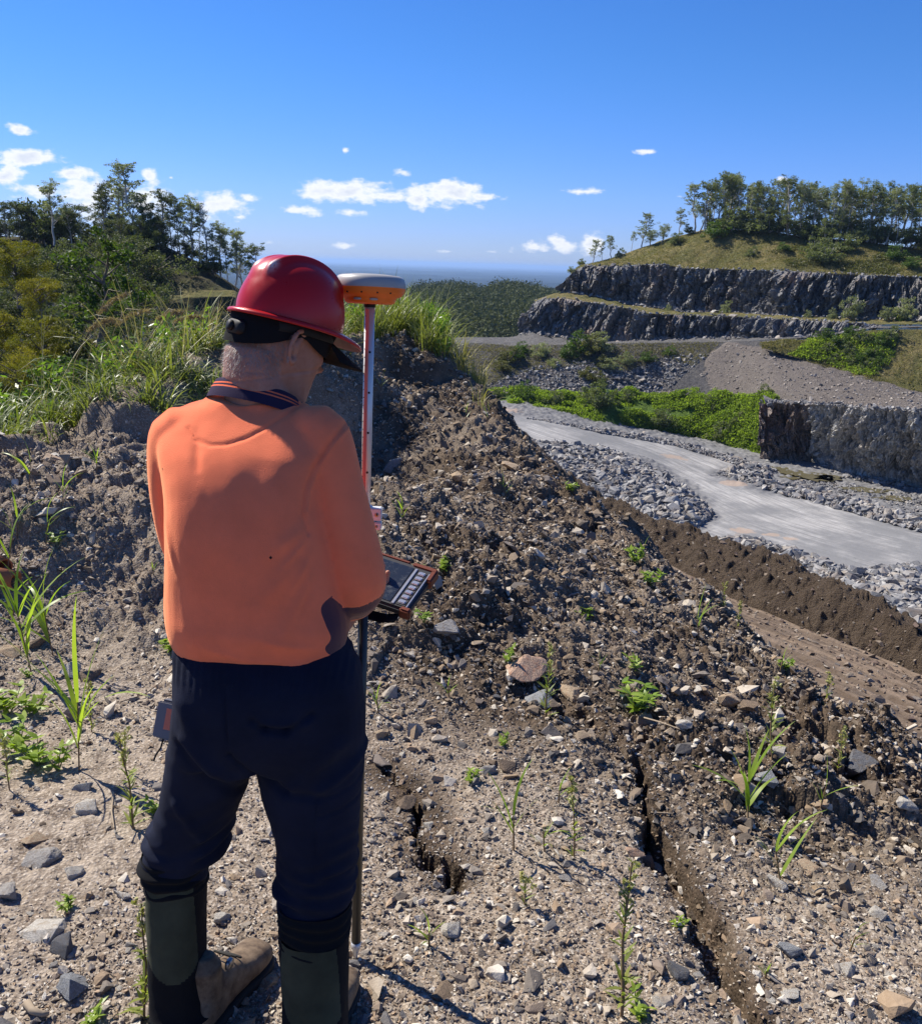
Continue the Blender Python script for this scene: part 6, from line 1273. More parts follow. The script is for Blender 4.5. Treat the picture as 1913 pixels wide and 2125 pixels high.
    # two small worn holes in the back of the shirt
    for hx, hy, rr in ((562, 1158, .0032), (337, 972, .0018)):
        k = np.argmin(np.where(N[:, 1] < 0, np.hypot(qx-hx, qy-hy), 1e9)); c = V[k]+N[k]*.0006; u = np.cross(N[k], Z_); u /= np.linalg.norm(u); v = np.cross(u, N[k]); P = [c+u*rr, c+v*rr*1.1, c-u*rr*.8, c-v*rr]
        me2 = bpy.data.meshes.new('hole'); me2.from_pydata([tuple(p-off) for p in P], [], [(0, 1, 2, 3)]); me2.materials.append(M_BLACKC); link('hole', me2, sh)
    # small ink-like holes on the back
    # ---- collar: striped knit
    m_or = fabric('collar_stripe', (.80, .16, .07), 500); c0 = W(531, 842, 1.872); rings = []; idx = []
    for i, (dz, a, b, dy) in enumerate([(-.024, .104, .092, 0), (-.008, .100, .086, .001), (0, .097, .083, .003), (.006, .0955, .081, .004), (.007, .095, .080, .004), (.0105, .094, .079, .005), (.0115, .0935, .0785, .005), (.016, .092, .077, .006), (.017, .0915, .0765, .006), (.0205, .090, .0755, .007), (.0215, .0895, .075, .007), (.032, .086, .071, .010), (.035, .083, .068, .011), (.031, .080, .066, .011), (.010, .082, .068, .008)]):
        u = np.array([.98, 0, -.19]); v = np.array([-.02, .93, -.36]); rings.append((c0+np.array([.002, dy, dz*.72+.008]), u, v/np.linalg.norm(v), a, b, 2.1))
    Vc, Fc = loftr(rings, 72, cap=False); band = np.repeat(np.arange(14), 72); Vc = Vc+np.stack([0*Vc[:, 0], 0*Vc[:, 0], .0012*fbm(Vc[:, 0]*30, Vc[:, 1]*30, o=2)], -1)
    ch('collar', mesh_mix('collar', Vc-off, Fc, [M_NAVY, m_or], np.isin(band, [4, 5, 8, 9]).astype(int)))
    # ---- trousers
    TR_ = [(374, 706, 1338, 1.73, .100), (372, 714, 1356, 1.728, .108), (368, 732, 1392, 1.725, .130), (370, 748, 1440, 1.718, .142), (370, 754, 1500, 1.715, .146), (364, 756, 1560, 1.715, .140), (355, 756, 1610, 1.72, .122)]
    LG = [(352, 560, 1590, 1.725, .105), (350, 533, 1625, 1.73, .098), (341, 517, 1667, 1.735, .094), (333, 500, 1710, 1.74, .088), (317, 482, 1755, 1.745, .082), (306, 474, 1785, 1.745, .078), (302, 446, 1812, 1.74, .070), (306, 430, 1835, 1.735, .062), (312, 428, 1862, 1.73, .056)]
    RG_ = [(530, 756, 1590, 1.715, .112), (538, 755, 1640, 1.71, .108), (547, 749, 1690, 1.705, .100), (562, 745, 1735, 1.70, .092), (574, 741, 1790, 1.69, .084), (576, 738, 1850, 1.68, .078), (577, 732, 1880, 1.675, .074), (583, 724, 1920, 1.665, .066), (588, 720, 1965, 1.66, .060)]
    V, F, N = remesh([loftr(body_rings(TR_, 2.4)), loftr(body_rings(LG, 2.2)), loftr(body_rings(RG_, 2.2))], .0055, 5)
    x, y, z = V.T; back = N[:, 1] < .2
    zk = W(640, 1840, 1.69)[2]; bunch = np.exp(-((z-zk-.03)/.10)**2); bunch = np.maximum(bunch, np.exp(-((z-W(370, 1800, 1.74)[2])/.07)**2)*(x < W(500, 1700, 1.7)[0]))
    zw = z+.35*np.abs(x-W(530, 1500, 1.7)[0])*.6+.03*fbm(x*7, y*7, z*5, o=2, s=22)
    w = .005*fbm(x*5, y*5, z*4, o=3, s=21)+bunch*.0085*np.sin(zw*150+3*fbm(x*9, y*9, z*6, o=2, s=23))*np.clip(.5+fbm(x*8, y*8, z*8, o=2, s=24)*1.6, 0, 1.2)+.0035*fbm(x*9, y*9, zw*34, o=3, s=25)*(.35+bunch)
    # gathered waistband
    w = w+.0010*np.sin(x*420+2*fbm(x*20, y*20, o=2))*sstep(W(530, 1460, 1.6)[2], W(530, 1410, 1.6)[2], z)*(1-sstep(W(530, 1400, 1.6)[2], W(530, 1380, 1.6)[2], z))
    for p0, p1, wd, am in [((530, 1482), (555, 1500), .006, -.006), ((555, 1500), (600, 1506), .007, -.010), ((600, 1506), (650, 1478), .006, -.007), ((540, 1492), (640, 1494), .010, .004), ((525, 1615), (590, 1650), .010, -.008), ((590, 1650), (660, 1660), .010, -.006), ((470, 1420), (480, 1560), .003, -.004), ((480, 1560), (525, 1610), .005, -.006), ((372, 1470), (440, 1600), .02, .006), ((380, 1540), (500, 1640), .014, .006),
                          ((366, 1560), (480, 1690), .012, -.006), ((350, 1700), (400, 1780), .012, .006), ((660, 1650), (745, 1610), .010, .005), ((700, 1560), (600, 1640), .018, .006), ((655, 1670), (650, 1830), .0028, -.003), ((655, 1668), (745, 1655), .0028, -.003), ((660, 1702), (742, 1692), .0028, -.003), ((650, 1830), (720, 1835), .003, -.003), ((745, 1400), (752, 1500), .004, -.006)]:
        a = np.array([W(*p0, 1.60)[0], W(*p0, 1.60)[2]]); b = np.array([W(*p1, 1.60)[0], W(*p1, 1.60)[2]]); d = b-a; t = np.clip(((x-a[0])*d[0]+(z-a[1])*d[1])/(d@d), 0, 1); q = np.hypot(x-a[0]-t*d[0], z-a[1]-t*d[1]); w = w+am*np.exp(-(q/wd)**2)*back
    ch('trousers', mesh_mix('trousers', (V+1.25*N*w[:, None])-off, F, [M_TROUS]))
    # ---- gaiters with a dark gathered cuff above
    def gaiter(cuffT, tab, ya):
        V1, F1 = loftr(body_rings(tab, 2.5, 22), 150, cap=False); c = V1.mean(0); n = V1-[c[0], 0, 0]; n[:, 1] -= ya; n[:, 2] = 0; n /= np.linalg.norm(n, axis=1)[:, None]+1e-9
        V1 = V1+n*(.0045*fbm(V1[:, 0]*10, V1[:, 1]*10, V1[:, 2]*7, o=3, s=31)+.0012*fbm(V1[:, 0]*40, V1[:, 1]*40, V1[:, 2]*30, o=2))[:, None]
        fcn = V1[F1].mean(1); fa = n[F1].mean(1); zz = (fcn[:, 2]-V1[:, 2].min())/(np.ptp(V1[:, 2])); panel = (fa[:, 1] < .35) & (fa[:, 0] < .80) & (zz > .30+.22*np.clip(np.abs(fa[:, 0]-.1), 0, 1)**2) & (fa[:, 0] > -.93)
        g = ch('gaiter', mesh_mix('gaiter', V1-off, F1, [M_BLACKC, M_OLIVE], panel.astype(int)))
        V2, F2 = loftr(body_rings(cuffT, 2.4, 8), 64, cap=False); n = V2-[V2[:, 0].mean(), ya, 0]; n[:, 2] = 0; n /= np.linalg.norm(n, axis=1)[:, None]+1e-9
        V2 = V2+n*(.003*np.sin(V2[:, 2]*260+4*fbm(V2[:, 0]*12, V2[:, 1]*12, V2[:, 2]*12, o=2))+.003*fbm(V2[:, 0]*14, V2[:, 1]*14, V2[:, 2]*20, o=3))[:, None]
        c = link('cuff', mesh_mix('cuff', V2-off, F2, [M_BLACKC]), g)
    gaiter([(304, 452, 1800, 1.742, .070), (294, 432, 1822, 1.738, .072), (297, 430, 1835, 1.735, .070), (304, 430, 1850, 1.732, .068), (309, 430, 1868, 1.73, .066)], [(310, 428, 1846, 1.73, .066), (311, 427, 1900, 1.725, .067), (314, 426, 1980, 1.715, .067), (317, 428, 2060, 1.705, .066), (318, 440, 2110, 1.70, .074), (320, 450, 2130, 1.695, .082)], 1.72)
    gaiter([(580, 728, 1905, 1.668, .075), (582, 727, 1935, 1.662, .075), (583, 726, 1965, 1.655, .074), (583, 724, 1988, 1.65, .072)], [(584, 724, 1968, 1.65, .072), (585, 723, 2030, 1.64, .072), (588, 722, 2120, 1.625, .071), (588, 724, 2200, 1.61, .074), (584, 730, 2235, 1.60, .082)], 1.63)
    # ---- boots
    m_bt = mat('worn_boot_leather', (.17, .115, .065), .7, .3); nt = m_bt.node_tree; n1 = noise_node(nt, 25, 6, .7); nt.links.new(mixc(nt, ramp(nt, n1.outputs[0], [(.35, 0.), (.65, 1.)]), (.075, .048, .030), (.21, .15, .095)), bsdf(m_bt).inputs['Base Color']); bump(m_bt, n1.outputs[0], .6, .003)
    m_sole = mat('boot_sole', (.03, .028, .025), .8); m_lace = mat('boot_hook', (.25, .25, .26), .35, .5, .9)
    def boot(heel, yaw, L=.29):
        f = np.array([math.sin(yaw), math.cos(yaw), 0]); r = np.array([math.cos(yaw), -math.sin(yaw), 0]); rings = []
        for t, w_, hh in densify([(-.01, .020, .05), (.0, .032, .080), (.045, .036, .118), (.085, .037, .118), (.125, .039, .098), (.16, .043, .080), (.20, .047, .068), (.235, .044, .058), (.258, .034, .046), (.270, .018, .030)], 5):
            rings.append((heel+f*t+Z_*(hh/2+.018), r, Z_, w_, hh/2, 2.5))
        V1, F1, N1 = remesh([loftr(rings, 40), limb([heel+f*.035+Z_*.08, heel+f*.035+Z_*.17], [.036, .036], 4, 28)], .004, 3)
        V1 = V1+N1*(.0020*fbm(V1[:, 0]*30, V1[:, 1]*30, V1[:, 2]*30, o=3, s=41))[:, None]
        b = ch('boot', mesh_mix('boot', V1-off, F1, [m_bt]))
        rs = []
        for t, w_ in densify([(-.014, .022), (0, .036), (.06, .038), (.12, .037), (.18, .046), (.22, .049), (.255, .040), (.278, .018)], 5): rs.append((heel+f*t+Z_*.011, r, Z_, w_, .014, 4.5))
        link('sole', mesh_mix('sole', loftr(rs, 32)[0]-off, loftr(rs, 32)[1], [m_sole]), b)
        for k in range(3):
            p = heel+f*(.10+.02*k)+Z_*(.150-.018*k)-r*.022
            Vh, Fh = limb([p, p+r*.044], [.003, .003], 2, 8); link('lace', mesh_mix('lace', Vh-off, Fh, [m_sole]), b)
        p = heel+f*.065+Z_*.165+r*.044; Vh, Fh = loftr([(p-r*.004, f, Z_, .013, .013, 3), (p+r*.004, f, Z_, .012, .012, 3)], 20); link('hook', mesh_mix('hook', Vh-off, Fh, [m_lace]), b)
    hl = W(385, 2150, 1.69); boot(np.array([W(418, 2100, 1.69)[0], 1.665, 0]), R(20)); hr_ = W(660, 2230, 1.57); boot(np.array([hr_[0]-.005, 1.575, 0]), R(6))
    # ---- eyes, hair
    m_eye = mat('eye_white', (.7, .68, .64), .2, .5)
    for s in (-1, 1):
        V1, F1 = limb([hp(s*.031, .078, .018), hp(s*.031, .079, .018)], [.0115, .0115], 2, 16); ch('eye', mesh_mix('eye', V1-off, F1, [m_eye]))
    rg = np.random.default_rng(77); n = 8000
    th = rg.uniform(np.pi*1.02, np.pi*1.98, n); zz = rg.uniform(-.125, .035, n)
    Lh = V_person_surface(person, off); 
    a = Lh[0]; nrm = Lh[1]; t = a-HC; lx, ly, lz = t@hr/HS, t@hf/HS, t@hu/HS
    lim = (ly < -.022+.25*np.clip(-lz-.02, 0, .1)) & (lz < .05) & (a[:, 2] > W(500, 776, 1.86)[2]) & (np.abs(lx) < .095)
    wgt = lim*np.clip((a[:, 2]-W(500, 782, 1.86)[2])/.05, .04, 1); idx = rg.choice(len(a), n, p=wgt/wgt.sum()); b = a[idx]+rg.normal(0, .0012, (n, 3)); nn = nrm[idx]
    d = nn*.55+np.array([0, -.05, -1.0])+rg.normal(0, .28, (n, 3)); d /= np.linalg.norm(d, axis=1)[:, None]; Lg = rg.uniform(.006, .014, n)[:, None]
    sd_ = np.cross(d, nn); sd_ /= np.linalg.norm(sd_, axis=1)[:, None]+1e-9
    Vh = np.stack([b-sd_*.00028, b+sd_*.00028, b+d*Lg+nn*Lg*.15], 1).reshape(-1, 3)-off; Fh = np.arange(n*3).reshape(-1, 3)
    m_hair = mat('grey_hair', (.36, .31, .27), .5, .4); ch('hair', mesh_np('hair', Vh, Fh, m_hair, smooth=False))
    # ---- cap under the helmet, with its peak
    rings = []
    for z, yf, yb, w in densify([(-.004, .097, -.103, .082), (.012, .099, -.106, .084), (.03, .100, -.108, .0845), (.05, .101, -.109, .085), (.08, .094, -.104, .081), (.105, .070, -.086, .066), (.123, .034, -.052, .040), (.131, .004, -.020, .014)], 4): rings.append((hp(0, (yf+yb)/2, z), hr, hf, w*HS, (yf-yb)/2*HS, 2.2))
    Vc, Fc = loftr(rings, 64, cap=False); Vc = Vc+.0016*np.stack([fbm(Vc[:, 0]*40, Vc[:, 2]*40, o=3), fbm(Vc[:, 1]*40, Vc[:, 2]*40, o=3), 0*Vc[:, 0]], -1)
    lz = (Vc-HC)@hu/HS; ly = (Vc-HC)@hf/HS; Vc = Vc-hu[None]*(.046*np.clip(-ly/.10, 0, 1)*(1-np.clip((lz+.004)/.06, 0, 1)))[:, None]; lxx = (Vc-HC)@hr/HS; Vc = Vc+hu[None]*(.014*np.exp(-((np.abs(lxx)-.08)/.022)**2)*np.exp(-((ly+.005)/.035)**2)*(lz < .02))[:, None]
    cap_ = ch('cap', mesh_mix('cap', Vc-off, Fc, [M_BLACKC]))
    Vp = []; 
    for j, lay in enumerate((.0015, -.0015)):
        for i in range(9):
            r0 = i/8
            for k in np.linspace(-1, 1, 21):
                a_ = k*1.0; ex = math.sin(a_)*.082; ey = .040+.058*math.cos(a_); ln = .098*r0*(math.cos(k*1.45)**.55 if abs(k) < 1 else 0.3); Vp.append(hp(ex*(1+.05*r0), ey+ln, .034-.022*r0-.012*abs(k)**2+lay))
    Fp = np.vstack([gridfaces(9, 21), gridfaces(9, 21)[:, ::-1]+189]); rim = []
    for i in range(20): rim.append((8*21+i, 8*21+i+1, 189+8*21+i+1, 189+8*21+i))
    for i in range(8): rim += [(i*21, (i+1)*21, 189+(i+1)*21, 189+i*21), (i*21+20, 189+i*21+20, 189+(i+1)*21+20, (i+1)*21+20)]
    link('peak', mesh_mix('peak', np.array(Vp)-off, np.vstack([Fp, np.array(rim)]), [M_BLACKC]), cap_)
    # ---- hard hat
    m_hat = mat('red_plastic', (.44, .008, .010), .25, .3); nt = m_hat.node_tree; n1 = noise_node(nt, 18, 7, .75); n2 = noise_node(nt, 160, 3, .7)
    wear = math_(nt, 'MULTIPLY', ramp(nt, n1.outputs[0], [(.60, 0.), (.72, 1.)]), ramp(nt, n2.outputs[0], [(.50, 0.), (.62, .55)])); at = nd(nt, 'ShaderNodeAttribute', attribute_name='wear')
    c = mixc(nt, math_(nt, 'MULTIPLY', wear, .35), (.44, .008, .010), (.55, .30, .30)); c = mixc(nt, math_(nt, 'MULTIPLY', at.outputs['Fac'], ramp(nt, n2.outputs[0], [(.30, 0.), (.5, 1.)])), c, (.66, .55, .52)); nt.links.new(c, bsdf(m_hat).inputs['Base Color'])
    nt.links.new(ramp(nt, n1.outputs[0], [(.3, .24), (.7, .42)]), bsdf(m_hat).inputs['Roughness']); bsdf(m_hat).inputs['Coat Weight'].default_value = .08; bump(m_hat, n2.outputs[0], .05, .001)
    P2 = R(15); gf = np.array([math.sin(YAW)*math.cos(P2), math.cos(YAW)*math.cos(P2), -math.sin(P2)]); gr = hr; gu = np.cross(gr, gf); GC = W(602, 670, 1.92)
    def gp(x, y, z): return GC+(gr*x+gf*y+gu*z)*.905
    Vh, wr = [], []; na, ne = 180, 70
    th = np.linspace(0, 2*np.pi, na, endpoint=False); prof = []
    for e in np.linspace(0, np.pi/2, ne): prof.append((math.cos(e)**.86, math.sin(e)**.95))
    for (c_, s_) in prof:
        for a in th:
            X = .108*c_*math.cos(a); Yq = (.128 if math.sin(a) > 0 else .132)*c_*math.sin(a); Zq = .004+.142*s_
            o_ = 0.0
            for x0 in (-.034, .034): o_ += .0100*math.exp(-((X-x0)/.0095)**2)*sstep(.035, .07, Zq)*sstep(-.112, -.088, Yq)*(1-sstep(.085, .105, Yq))
            o_ += .004*math.exp(-(X/.028)**4)*sstep(.07, .10, Zq)
            w_ = max(math.exp(-((X-.034)/.009)**2-((Yq+.088)/.010)**2), math.exp(-((X+.034)/.009)**2-((Yq+.088)/.010)**2))*(Zq > .05)
            nrm_ = np.array([X/.108**2, Yq/.13**2, max(Zq, 0)/.142**2]); nrm_ /= np.linalg.norm(nrm_)+1e-9
            q = np.array([X, Yq, Zq])+nrm_*o_; Vh.append(gp(*q)); wr.append(w_)
    Fs = gridfaces(ne, na, wrap=True); 
    # brim: swept out and slightly down, long peak at the front, rolled edge
    Vb = []; nb = 14
    for i in range(nb):
        t = i/(nb-1); 
        for a in th:
            fr = max(math.sin(a), 0)**2.6; out = .013+.048*fr; drop = .004+.016*fr; s1 = min(t*1.25, 1)
            if t <= .8: rr = out*s1; zz_ = .004-drop*s1**1.4
            else: k = (t-.8)/.2; rr = out*(1-.0*k)-.0; zz_ = .004-drop-.0085*math.sin(k*np.pi/2)+0; rr = out+.0025*math.sin(k*np.pi)
            ux, uy = math.cos(a), math.sin(a); X = .108*ux+ux*rr*(1-.25*fr); Yq = (.128 if uy > 0 else .132)*uy+uy*rr
            Vb.append(gp(X, Yq, zz_))
    V_in = []
    for i, (f_, z_) in enumerate([(.95, -.002), (.93, .02), (.78, .080), (.50, .110), (.0, .124)]):
        for a in th: V_in.append(gp(.108*f_*math.cos(a), .130*f_*math.sin(a), z_))
    hat = ch('hard_hat', None) if False else empty('hard_hat', (0, 0, 0), None, None); hat.parent = person
    link('shell', mesh_np('shell', np.array(Vh)-off, Fs, m_hat, attrs={'wear': np.array(wr)}), hat)
    # under-side of the brim
    Vu = []
    for i in range(6):
        t = i/5
        for a in th:
            fr = max(math.sin(a), 0)**2.6; out = .013+.048*fr; drop = .004+.016*fr; rr = out*(1-t); ux, uy = math.cos(a), math.sin(a)
            Vu.append(gp(.108*ux*(1-.03*t)+ux*rr*(1-.25*fr), (.128 if uy > 0 else .132)*uy*(1-.03*t)+uy*rr, -.0045-drop*(1-t)**1.0+.006*t))
    Vbb = np.vstack([np.array(Vb), np.array(Vu)]); link('brim', mesh_np('brim', Vbb-off, gridfaces(nb+6, na, wrap=True), m_hat, attrs={'wear': np.zeros(len(Vbb))}), hat)
    link('lining', mesh_np('lining', np.array(V_in)-off, gridfaces(5, na, wrap=True), mat('hat_lining', (.05, .008, .01), .7)), hat)
    m_pl = mat('black_plastic', (.008, .008, .009), .6, .3)
    rg_ = []
    for z_, e_ in ((-.014, .002), (-.012, .004), (.012, .004), (.014, .002)): rg_.append((gp(0, -.006, z_-.010), gr, gf, .081+e_, .100+e_, 2.1))
    Vs, Fs2 = loftr(rg_, 72, cap=False); sl = (Vs-GC)@gf; Vs = Vs-gu[None]*(.018*np.clip(-sl/.11, 0, 1)**2)[:, None]; link('headband', mesh_mix('headband', Vs-off, Fs2, [m_pl]), hat)
    p = gp(0, -.122, -.040); V1, F1 = loftr([(p, gr, gu, .034, .016, 3.5), (p-gf*.008, gr, gu, .034, .017, 3.5), (p-gf*.016, gr, gu, .026, .012, 3)], 28); link('ratchet', mesh_mix('ratchet', V1-off, F1, [m_pl]), hat)
    V1, F1 = loftr([(p-gf*.014, gr, gu, .011, .011, 2), (p-gf*.024, gr, gu, .010, .010, 2)], 24); link('knob', mesh_mix('knob', V1-off, F1, [m_pl]), hat)
def V_person_surface(o, off):
    me = o.data; n = len(me.vertices); c = np.empty(n*3, dtype=np.float32); me.vertices.foreach_get('co', c); q = np.empty(n*3, dtype=np.float32); me.vertices.foreach_get('normal', q)
    return c.reshape(-1, 3).astype(float)+off, q.reshape(-1, 3).astype(float)
build_person()
# ------------------------------------------------------------------ survey pole with its receiver
M_ALU = mat('brushed_aluminium', (.62, .60, .57), .42, .5, .45); M_CARB = mat('carbon_tube', (.022, .021, .018), .38, .5); M_REDST = mat('red_scale', (.70, .20, .15), .6, .2); M_BLK = mat('black_print', (.01, .01, .01), .6)
def build_pole():
    b = W(738, 2004, 1.925); b[2] = h_near(np.array([b[0]]), np.array([b[1]]))[0]; top = W(767.5, 628, 2.03); ax = top-b; L = np.linalg.norm(ax); ax /= L
    t = empty('survey_pole', b, 'silver and black survey pole with an orange satellite receiver on top, held upright', 'survey pole')
    rq = Vector(ax).to_track_quat('Z', 'Y'); t.rotation_mode = 'QUATERNION'
    # local frame: z up the pole, -y towards the camera
    x_ = np.cross(Y_, ax); x_ /= np.linalg.norm(x_); y_ = np.cross(ax, x_); M = Matrix(((x_[0], y_[0], ax[0]), (x_[1], y_[1], ax[1]), (x_[2], y_[2], ax[2]))); t.rotation_quaternion = M.to_quaternion()
    def lathe(pf, k=40): return loftr([(np.array([0, 0, z]), X_, Y_, r, r, 2) for r, z in pf], k)
    def part(name, VF, m, parent=t, smooth=True, idx=None): return link(name, mesh_mix(name, VF[0], VF[1], m if isinstance(m, list) else [m], idx, smooth), parent)
    def zof(py):   # height on the pole seen at picture row py
        zs = np.linspace(0, L, 400); s = proj(b[None]+ax[None]*zs[:, None])[:, 1]; return float(np.interp(-py, -s, zs))
    zc = zof(1085); r0 = .0118
    part('lower_tube', lathe([(r0, .045), (r0, zc)]), M_CARB)
    part('point', lathe([(.001, -.01), (.006, .012), (.0095, .03), (.0125, .034), (.0125, .05)]), M_ALU)
    up = part('upper_tube', lathe([(.0112, zc), (.0112, L-.004)]), M_ALU)
    n = 30; zz = [zc+.02, L-.014]
    V = []; 
    for z in np.linspace(zz[0], zz[1], 3):
        for a in np.linspace(R(228), R(272), 10): V.append([.01145*math.cos(a), .01145*math.sin(a), z])
    part('scale_strip', (np.array(V), gridfaces(3, 10)), M_REDST, up)
    Vm, Fm = [], []; z = zz[0]; i = 0
    while z < zz[1]:
        a0, a1 = R(212), R(226 if i % 5 else 236); o = len(Vm)
        for q in (z, z+.0016):
            for a in np.linspace(a0, a1, 4): Vm.append([.01158*math.cos(a), .01158*math.sin(a), q])
        Fm += [[o+j, o+j+1, o+4+j+1, o+4+j] for j in range(3)]; z += .0178; i += 1
    part('graduations', (np.array(Vm), np.array(Fm)), M_BLK, up)
    for py in (730, 814, 897, 979):
        z = zof(py); a = R(288); c = np.array([.0113*math.cos(a), .0113*math.sin(a), z]); nn = np.array([math.cos(a), math.sin(a), 0]); tt = np.array([-math.sin(a), math.cos(a), 0]); part('hole', loftr([(c-nn*.001, tt, Z_, .0026, .0026, 2), (c+nn*.0004, tt, Z_, .0026, .0026, 2)], 16), M_BLK, up)
    part('joint_ring', lathe([(.0118, L-.010), (.0125, L-.008), (.0125, L-.002), (.0118, L)]), M_BLK, up)
    # clamp: two silver blocks split by a dark gap, with socket screws
    def block(name, z0, z1, parent, hole=.0046):
        bm = bmesh.new(); bmesh.ops.create_cube(bm, size=1); bmesh.ops.scale(bm, vec=(.046, .032, z1-z0), verts=bm.verts); bmesh.ops.translate(bm, vec=(.0145, 0, (z0+z1)/2), verts=bm.verts); bmesh.ops.bevel(bm, geom=bm.edges[:], offset=.0018, segments=2, affect='EDGES'); me = bpy.data.meshes.new(name); bm.to_mesh(me); bm.free(); me.materials.append(M_ALUM); o = link(name, me, parent)
        c = np.array([.028, -.0160, (z0+z1)/2]); part('screw', loftr([(c, X_, Z_, hole, hole, 2), (c-Y_*.0012, X_, Z_, hole, hole, 2)], 20), M_BRASS, o); part('socket', loftr([(c-Y_*.0010, X_, Z_, hole*.5, hole*.5, 2), (c-Y_*.0016, X_, Z_, hole*.5, hole*.5, 2)], 6), M_BLK, o); return o
    M_ALUM = mat('cast_aluminium', (.60, .60, .59), .5, .4, .1); M_BRASS = mat('brass_screw', (.55, .33, .2), .4, .5, .7)
    cl = block('clamp', zof(1077)-.0, zof(1052), t); block('clamp', zof(1096), zof(1081), t, .0032)
    part('clamp_collar', lathe([(.0155, zof(1060)), (.0165, zof(1058)), (.0165, zof(1050)), (.0155, zof(1049)), (.012, zof(1048))]), M_ALUM, cl)
    # receiver
    m_or = mat('receiver_orange', (.80, .17, .02), .42, .4); m_gr = mat('receiver_grey', (.34, .335, .32), .45, .4); H = .0
    pf = [(.010, L-.003), (.048, L-.002), (.054, L+.001), (.0565, L+.007), (.0585, L+.0115), (.069, L+.0150), (.0755, L+.024), (.0768, L+.0315), (.0772, L+.0322), (.0775, L+.034), (.0772, L+.042), (.0745, L+.0505), (.069, L+.0560), (.0655, L+.0572), (.0645, L+.0568), (.0635, L+.0578), (.045, L+.0600), (.02, L+.0610), (.002, L+.0612)]
    V, F = loftr([(np.array([0, 0, z]), X_, Y_, r, r, 2) for r, z in pf], 96); idx = np.zeros(len(F), dtype=int); k = 96; idx[:8*k] = 0; idx[8*k:18*k] = 1; idx[(18*k):18*k+k] = 0; idx[18*k+k:] = 1
    rc = link('receiver', mesh_mix('receiver', V, F, [m_or, m_gr], idx), t)
    for a in (R(235), R(262), R(288), R(312)):
        nn = np.array([math.cos(a), math.sin(a), 0]); tt = np.array([-math.sin(a), math.cos(a), 0]); c = nn*.0735+Z_*(L+.0205); part('screw', loftr([(c-nn*.003, tt, Z_, .0018, .0018, 2), (c+nn*.0012, tt, Z_, .0018, .0018, 2)], 12), M_BLK, rc)
    for a in (R(248), R(284)):
        nn = np.array([math.cos(a), math.sin(a), 0]); tt = np.array([-math.sin(a), math.cos(a), 0]); c = nn*.0570+Z_*(L+.0070); part('latch', loftr([(c-nn*.002, tt, Z_, .009, .0028, 3), (c+nn*.0022, tt, Z_, .0085, .0022, 3)], 20), m_gr, rc)
    a = R(306); p = np.array([.050*math.cos(a), .050*math.sin(a), L]); V, F = tube([p, p+[.001, 0, -.03], p+[-.001, 0, -.058]], [.0004]*3, 4); part('cord', (V, F), M_BLK, rc)
build_pole()
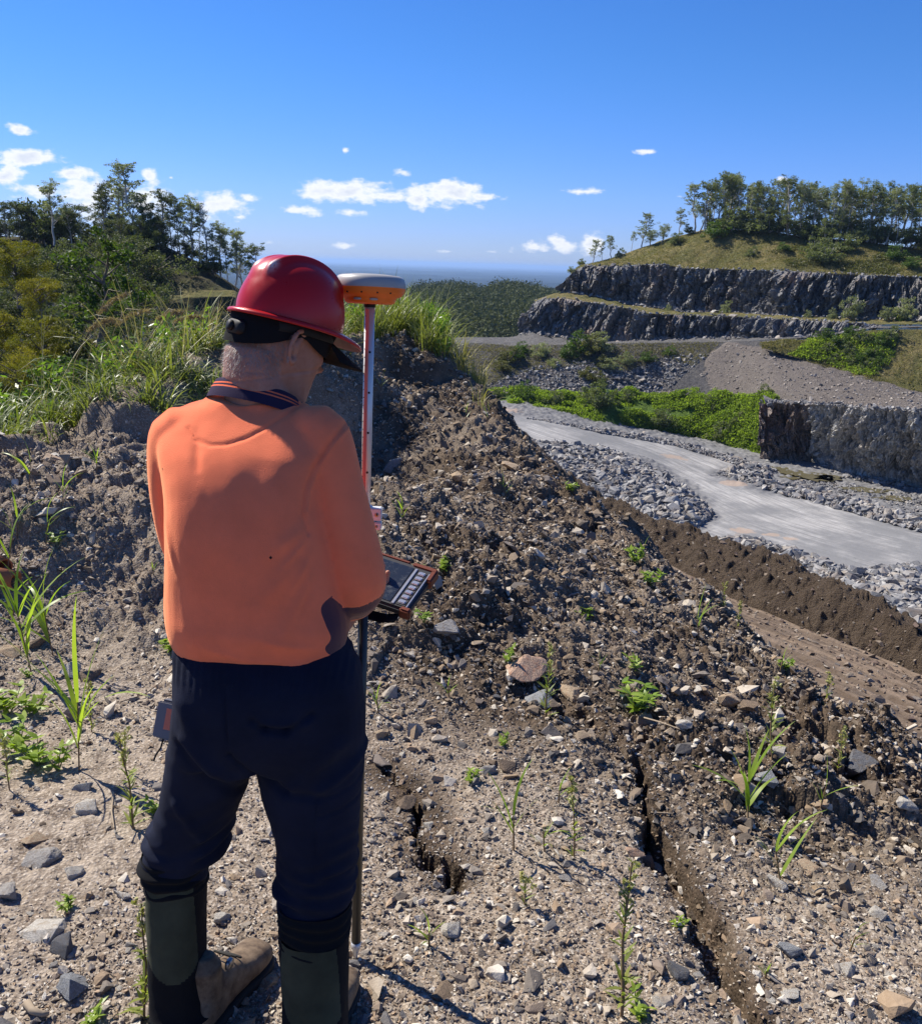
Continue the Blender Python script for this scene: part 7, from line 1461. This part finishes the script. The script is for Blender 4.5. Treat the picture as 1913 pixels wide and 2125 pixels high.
# ------------------------------------------------------------------ rugged tablet
def build_tablet():
    m_case = mat('tablet_case', (.028, .028, .032), .55, .4); m_or = mat('tablet_bumper', (.15, .038, .018), .5, .3); m_scr = mat('tablet_screen', (.025, .030, .040), .18, .5); m_key = mat('tablet_keypad', (.50, .50, .50), .3, .5, .6); m_btn = mat('tablet_button', (.62, .62, .62), .25, .5, .7)
    nt = m_scr.node_tree; n = noise_node(nt, 38, 7, .8); n2 = noise_node(nt, 9, 3, .6); nt.links.new(ramp(nt, n.outputs[0], [(.45, .10), (.62, .42)]), bsdf(m_scr).inputs['Roughness']); nt.links.new(mixc(nt, ramp(nt, n.outputs[0], [(.58, 0.), (.72, .5)]), (.022, .028, .040), (.16, .18, .21)), bsdf(m_scr).inputs['Base Color'])
    o0 = tp(TW/2, tH/2, -.012); t = empty('tablet', o0, 'rugged tablet with scratched dark screen and rusty brown corners, held by the man', 'tablet')
    M = Matrix(((-tu[0], -tv[0], tn[0]), (-tu[1], -tv[1], tn[1]), (-tu[2], -tv[2], tn[2]))); t.rotation_mode = 'QUATERNION'; t.rotation_quaternion = M.to_quaternion()
    hw, hh = TW/2, tH/2       # local x: to the right edge, y: to the far edge, z: up
    def box(name, x0, x1, y0, y1, z0, z1, m, bev=.003, parent=t, seg=3):
        bm = bmesh.new(); bmesh.ops.create_cube(bm, size=1); bmesh.ops.scale(bm, vec=(x1-x0, y1-y0, z1-z0), verts=bm.verts); bmesh.ops.translate(bm, vec=((x0+x1)/2, (y0+y1)/2, (z0+z1)/2), verts=bm.verts)
        if bev: bmesh.ops.bevel(bm, geom=bm.edges[:], offset=bev, segments=seg, affect='EDGES')
        me = bpy.data.meshes.new(name); bm.to_mesh(me); bm.free(); me.materials.append(m); return link(name, me, parent)
    body = box('case', -hw, hw, -hh, hh, -.016, .009, m_case, .006)
    box('screen', -hw+.020, hw-.052, -hh+.012, hh-.016, .0085, .0105, m_scr, .0006)
    box('key_frame', hw-.048, hw-.041, -hh+.008, hh-.016, .0085, .0118, m_key, .001)
    kp = box('keypad', hw-.038, hw-.012, -hh+.010, hh-.022, .0085, .0105, m_case, .001)
    for k in range(7):
        y = -hh+.022+k*(2*hh-.052)/6; box('button', hw-.034, hw-.016, y-.0065, y+.0065, .010, .0135, m_btn, .0022, kp)
    box('key_frame', hw-.010, hw-.006, -hh+.008, hh-.020, .0085, .0118, m_key, .001)
    box('bumper', hw-.062, hw+.006, hh-.012, hh+.006, -.018, .0125, m_or, .004); box('bumper', hw-.011, hw+.006, hh-.046, hh-.004, -.018, .0120, m_or, .004)
    box('bumper', -.02, hw-.07, hh-.007, hh+.004, -.012, .0115, m_or, .003); box('bumper', -hw-.006, -hw+.05, hh-.012, hh+.006, -.018, .0125, m_or, .004)
    box('bumper', hw-.022, hw+.005, -hh-.005, -hh+.012, -.018, .0118, m_or, .004); box('bumper', -hw-.006, -hw+.04, -hh-.006, -hh+.012, -.018, .0125, m_or, .004)
    # webbing hand strap and flap on the underside
    V, F = loftr([(np.array([x, -hh-.004+.0*x, z]), Y_, Z_, .016, .0022, 4) for x, z in [(-.09, -.018), (-.05, -.034), (.02, -.042), (.08, -.036), (.118, -.018)]], 16); link('hand_strap', mesh_mix('hand_strap', V, F, [M_BLACKC]), t)
build_tablet()
# ------------------------------------------------------------------ grey instrument case hanging at his left thigh
def build_case():
    m_g = mat('case_plastic', (.13, .125, .13), .5, .4); m_o = mat('case_orange', (.80, .22, .12), .5); c = W(357, 1494, 1.83); t = empty('instrument_case', c, 'small dark grey case with an orange patch hanging beside the left thigh', 'case')
    t.rotation_euler = (R(-20), R(4), R(-12))
    def rb(name, sx, sy, sz, loc, m, bev, parent):
        bm = bmesh.new(); bmesh.ops.create_cube(bm, size=1); bmesh.ops.scale(bm, vec=(sx, sy, sz), verts=bm.verts); bmesh.ops.bevel(bm, geom=bm.edges[:], offset=bev, segments=4, affect='EDGES'); bmesh.ops.translate(bm, vec=loc, verts=bm.verts); me = bpy.data.meshes.new(name); bm.to_mesh(me); bm.free(); me.materials.append(m)
        for p in me.polygons: p.use_smooth = False
        return link(name, me, parent)
    b = rb('body', .066, .040, .086, (0, 0, 0), m_g, .010, t); rb('patch', .036, .004, .050, (.010, -.0205, .004), m_o, .0018, b); rb('lid', .060, .006, .080, (0, -.019, 0), mat('case_lid', (.20, .19, .19), .55), .0025, b)
    V, F = tube([[-.012, 0, -.043], [-.014, 0, -.065], [-.024, .002, -.085], [-.026, .002, -.098]], [.0022]*4, 6); link('cord', mesh_mix('cord', V, F, [M_BLK]), t)
    V, F = tube([[0, 0, .042], [.012, .01, .09], [.03, .02, .14]], [.0025]*3, 6); link('strap', mesh_mix('strap', V, F, [M_BLK]), t)
build_case()
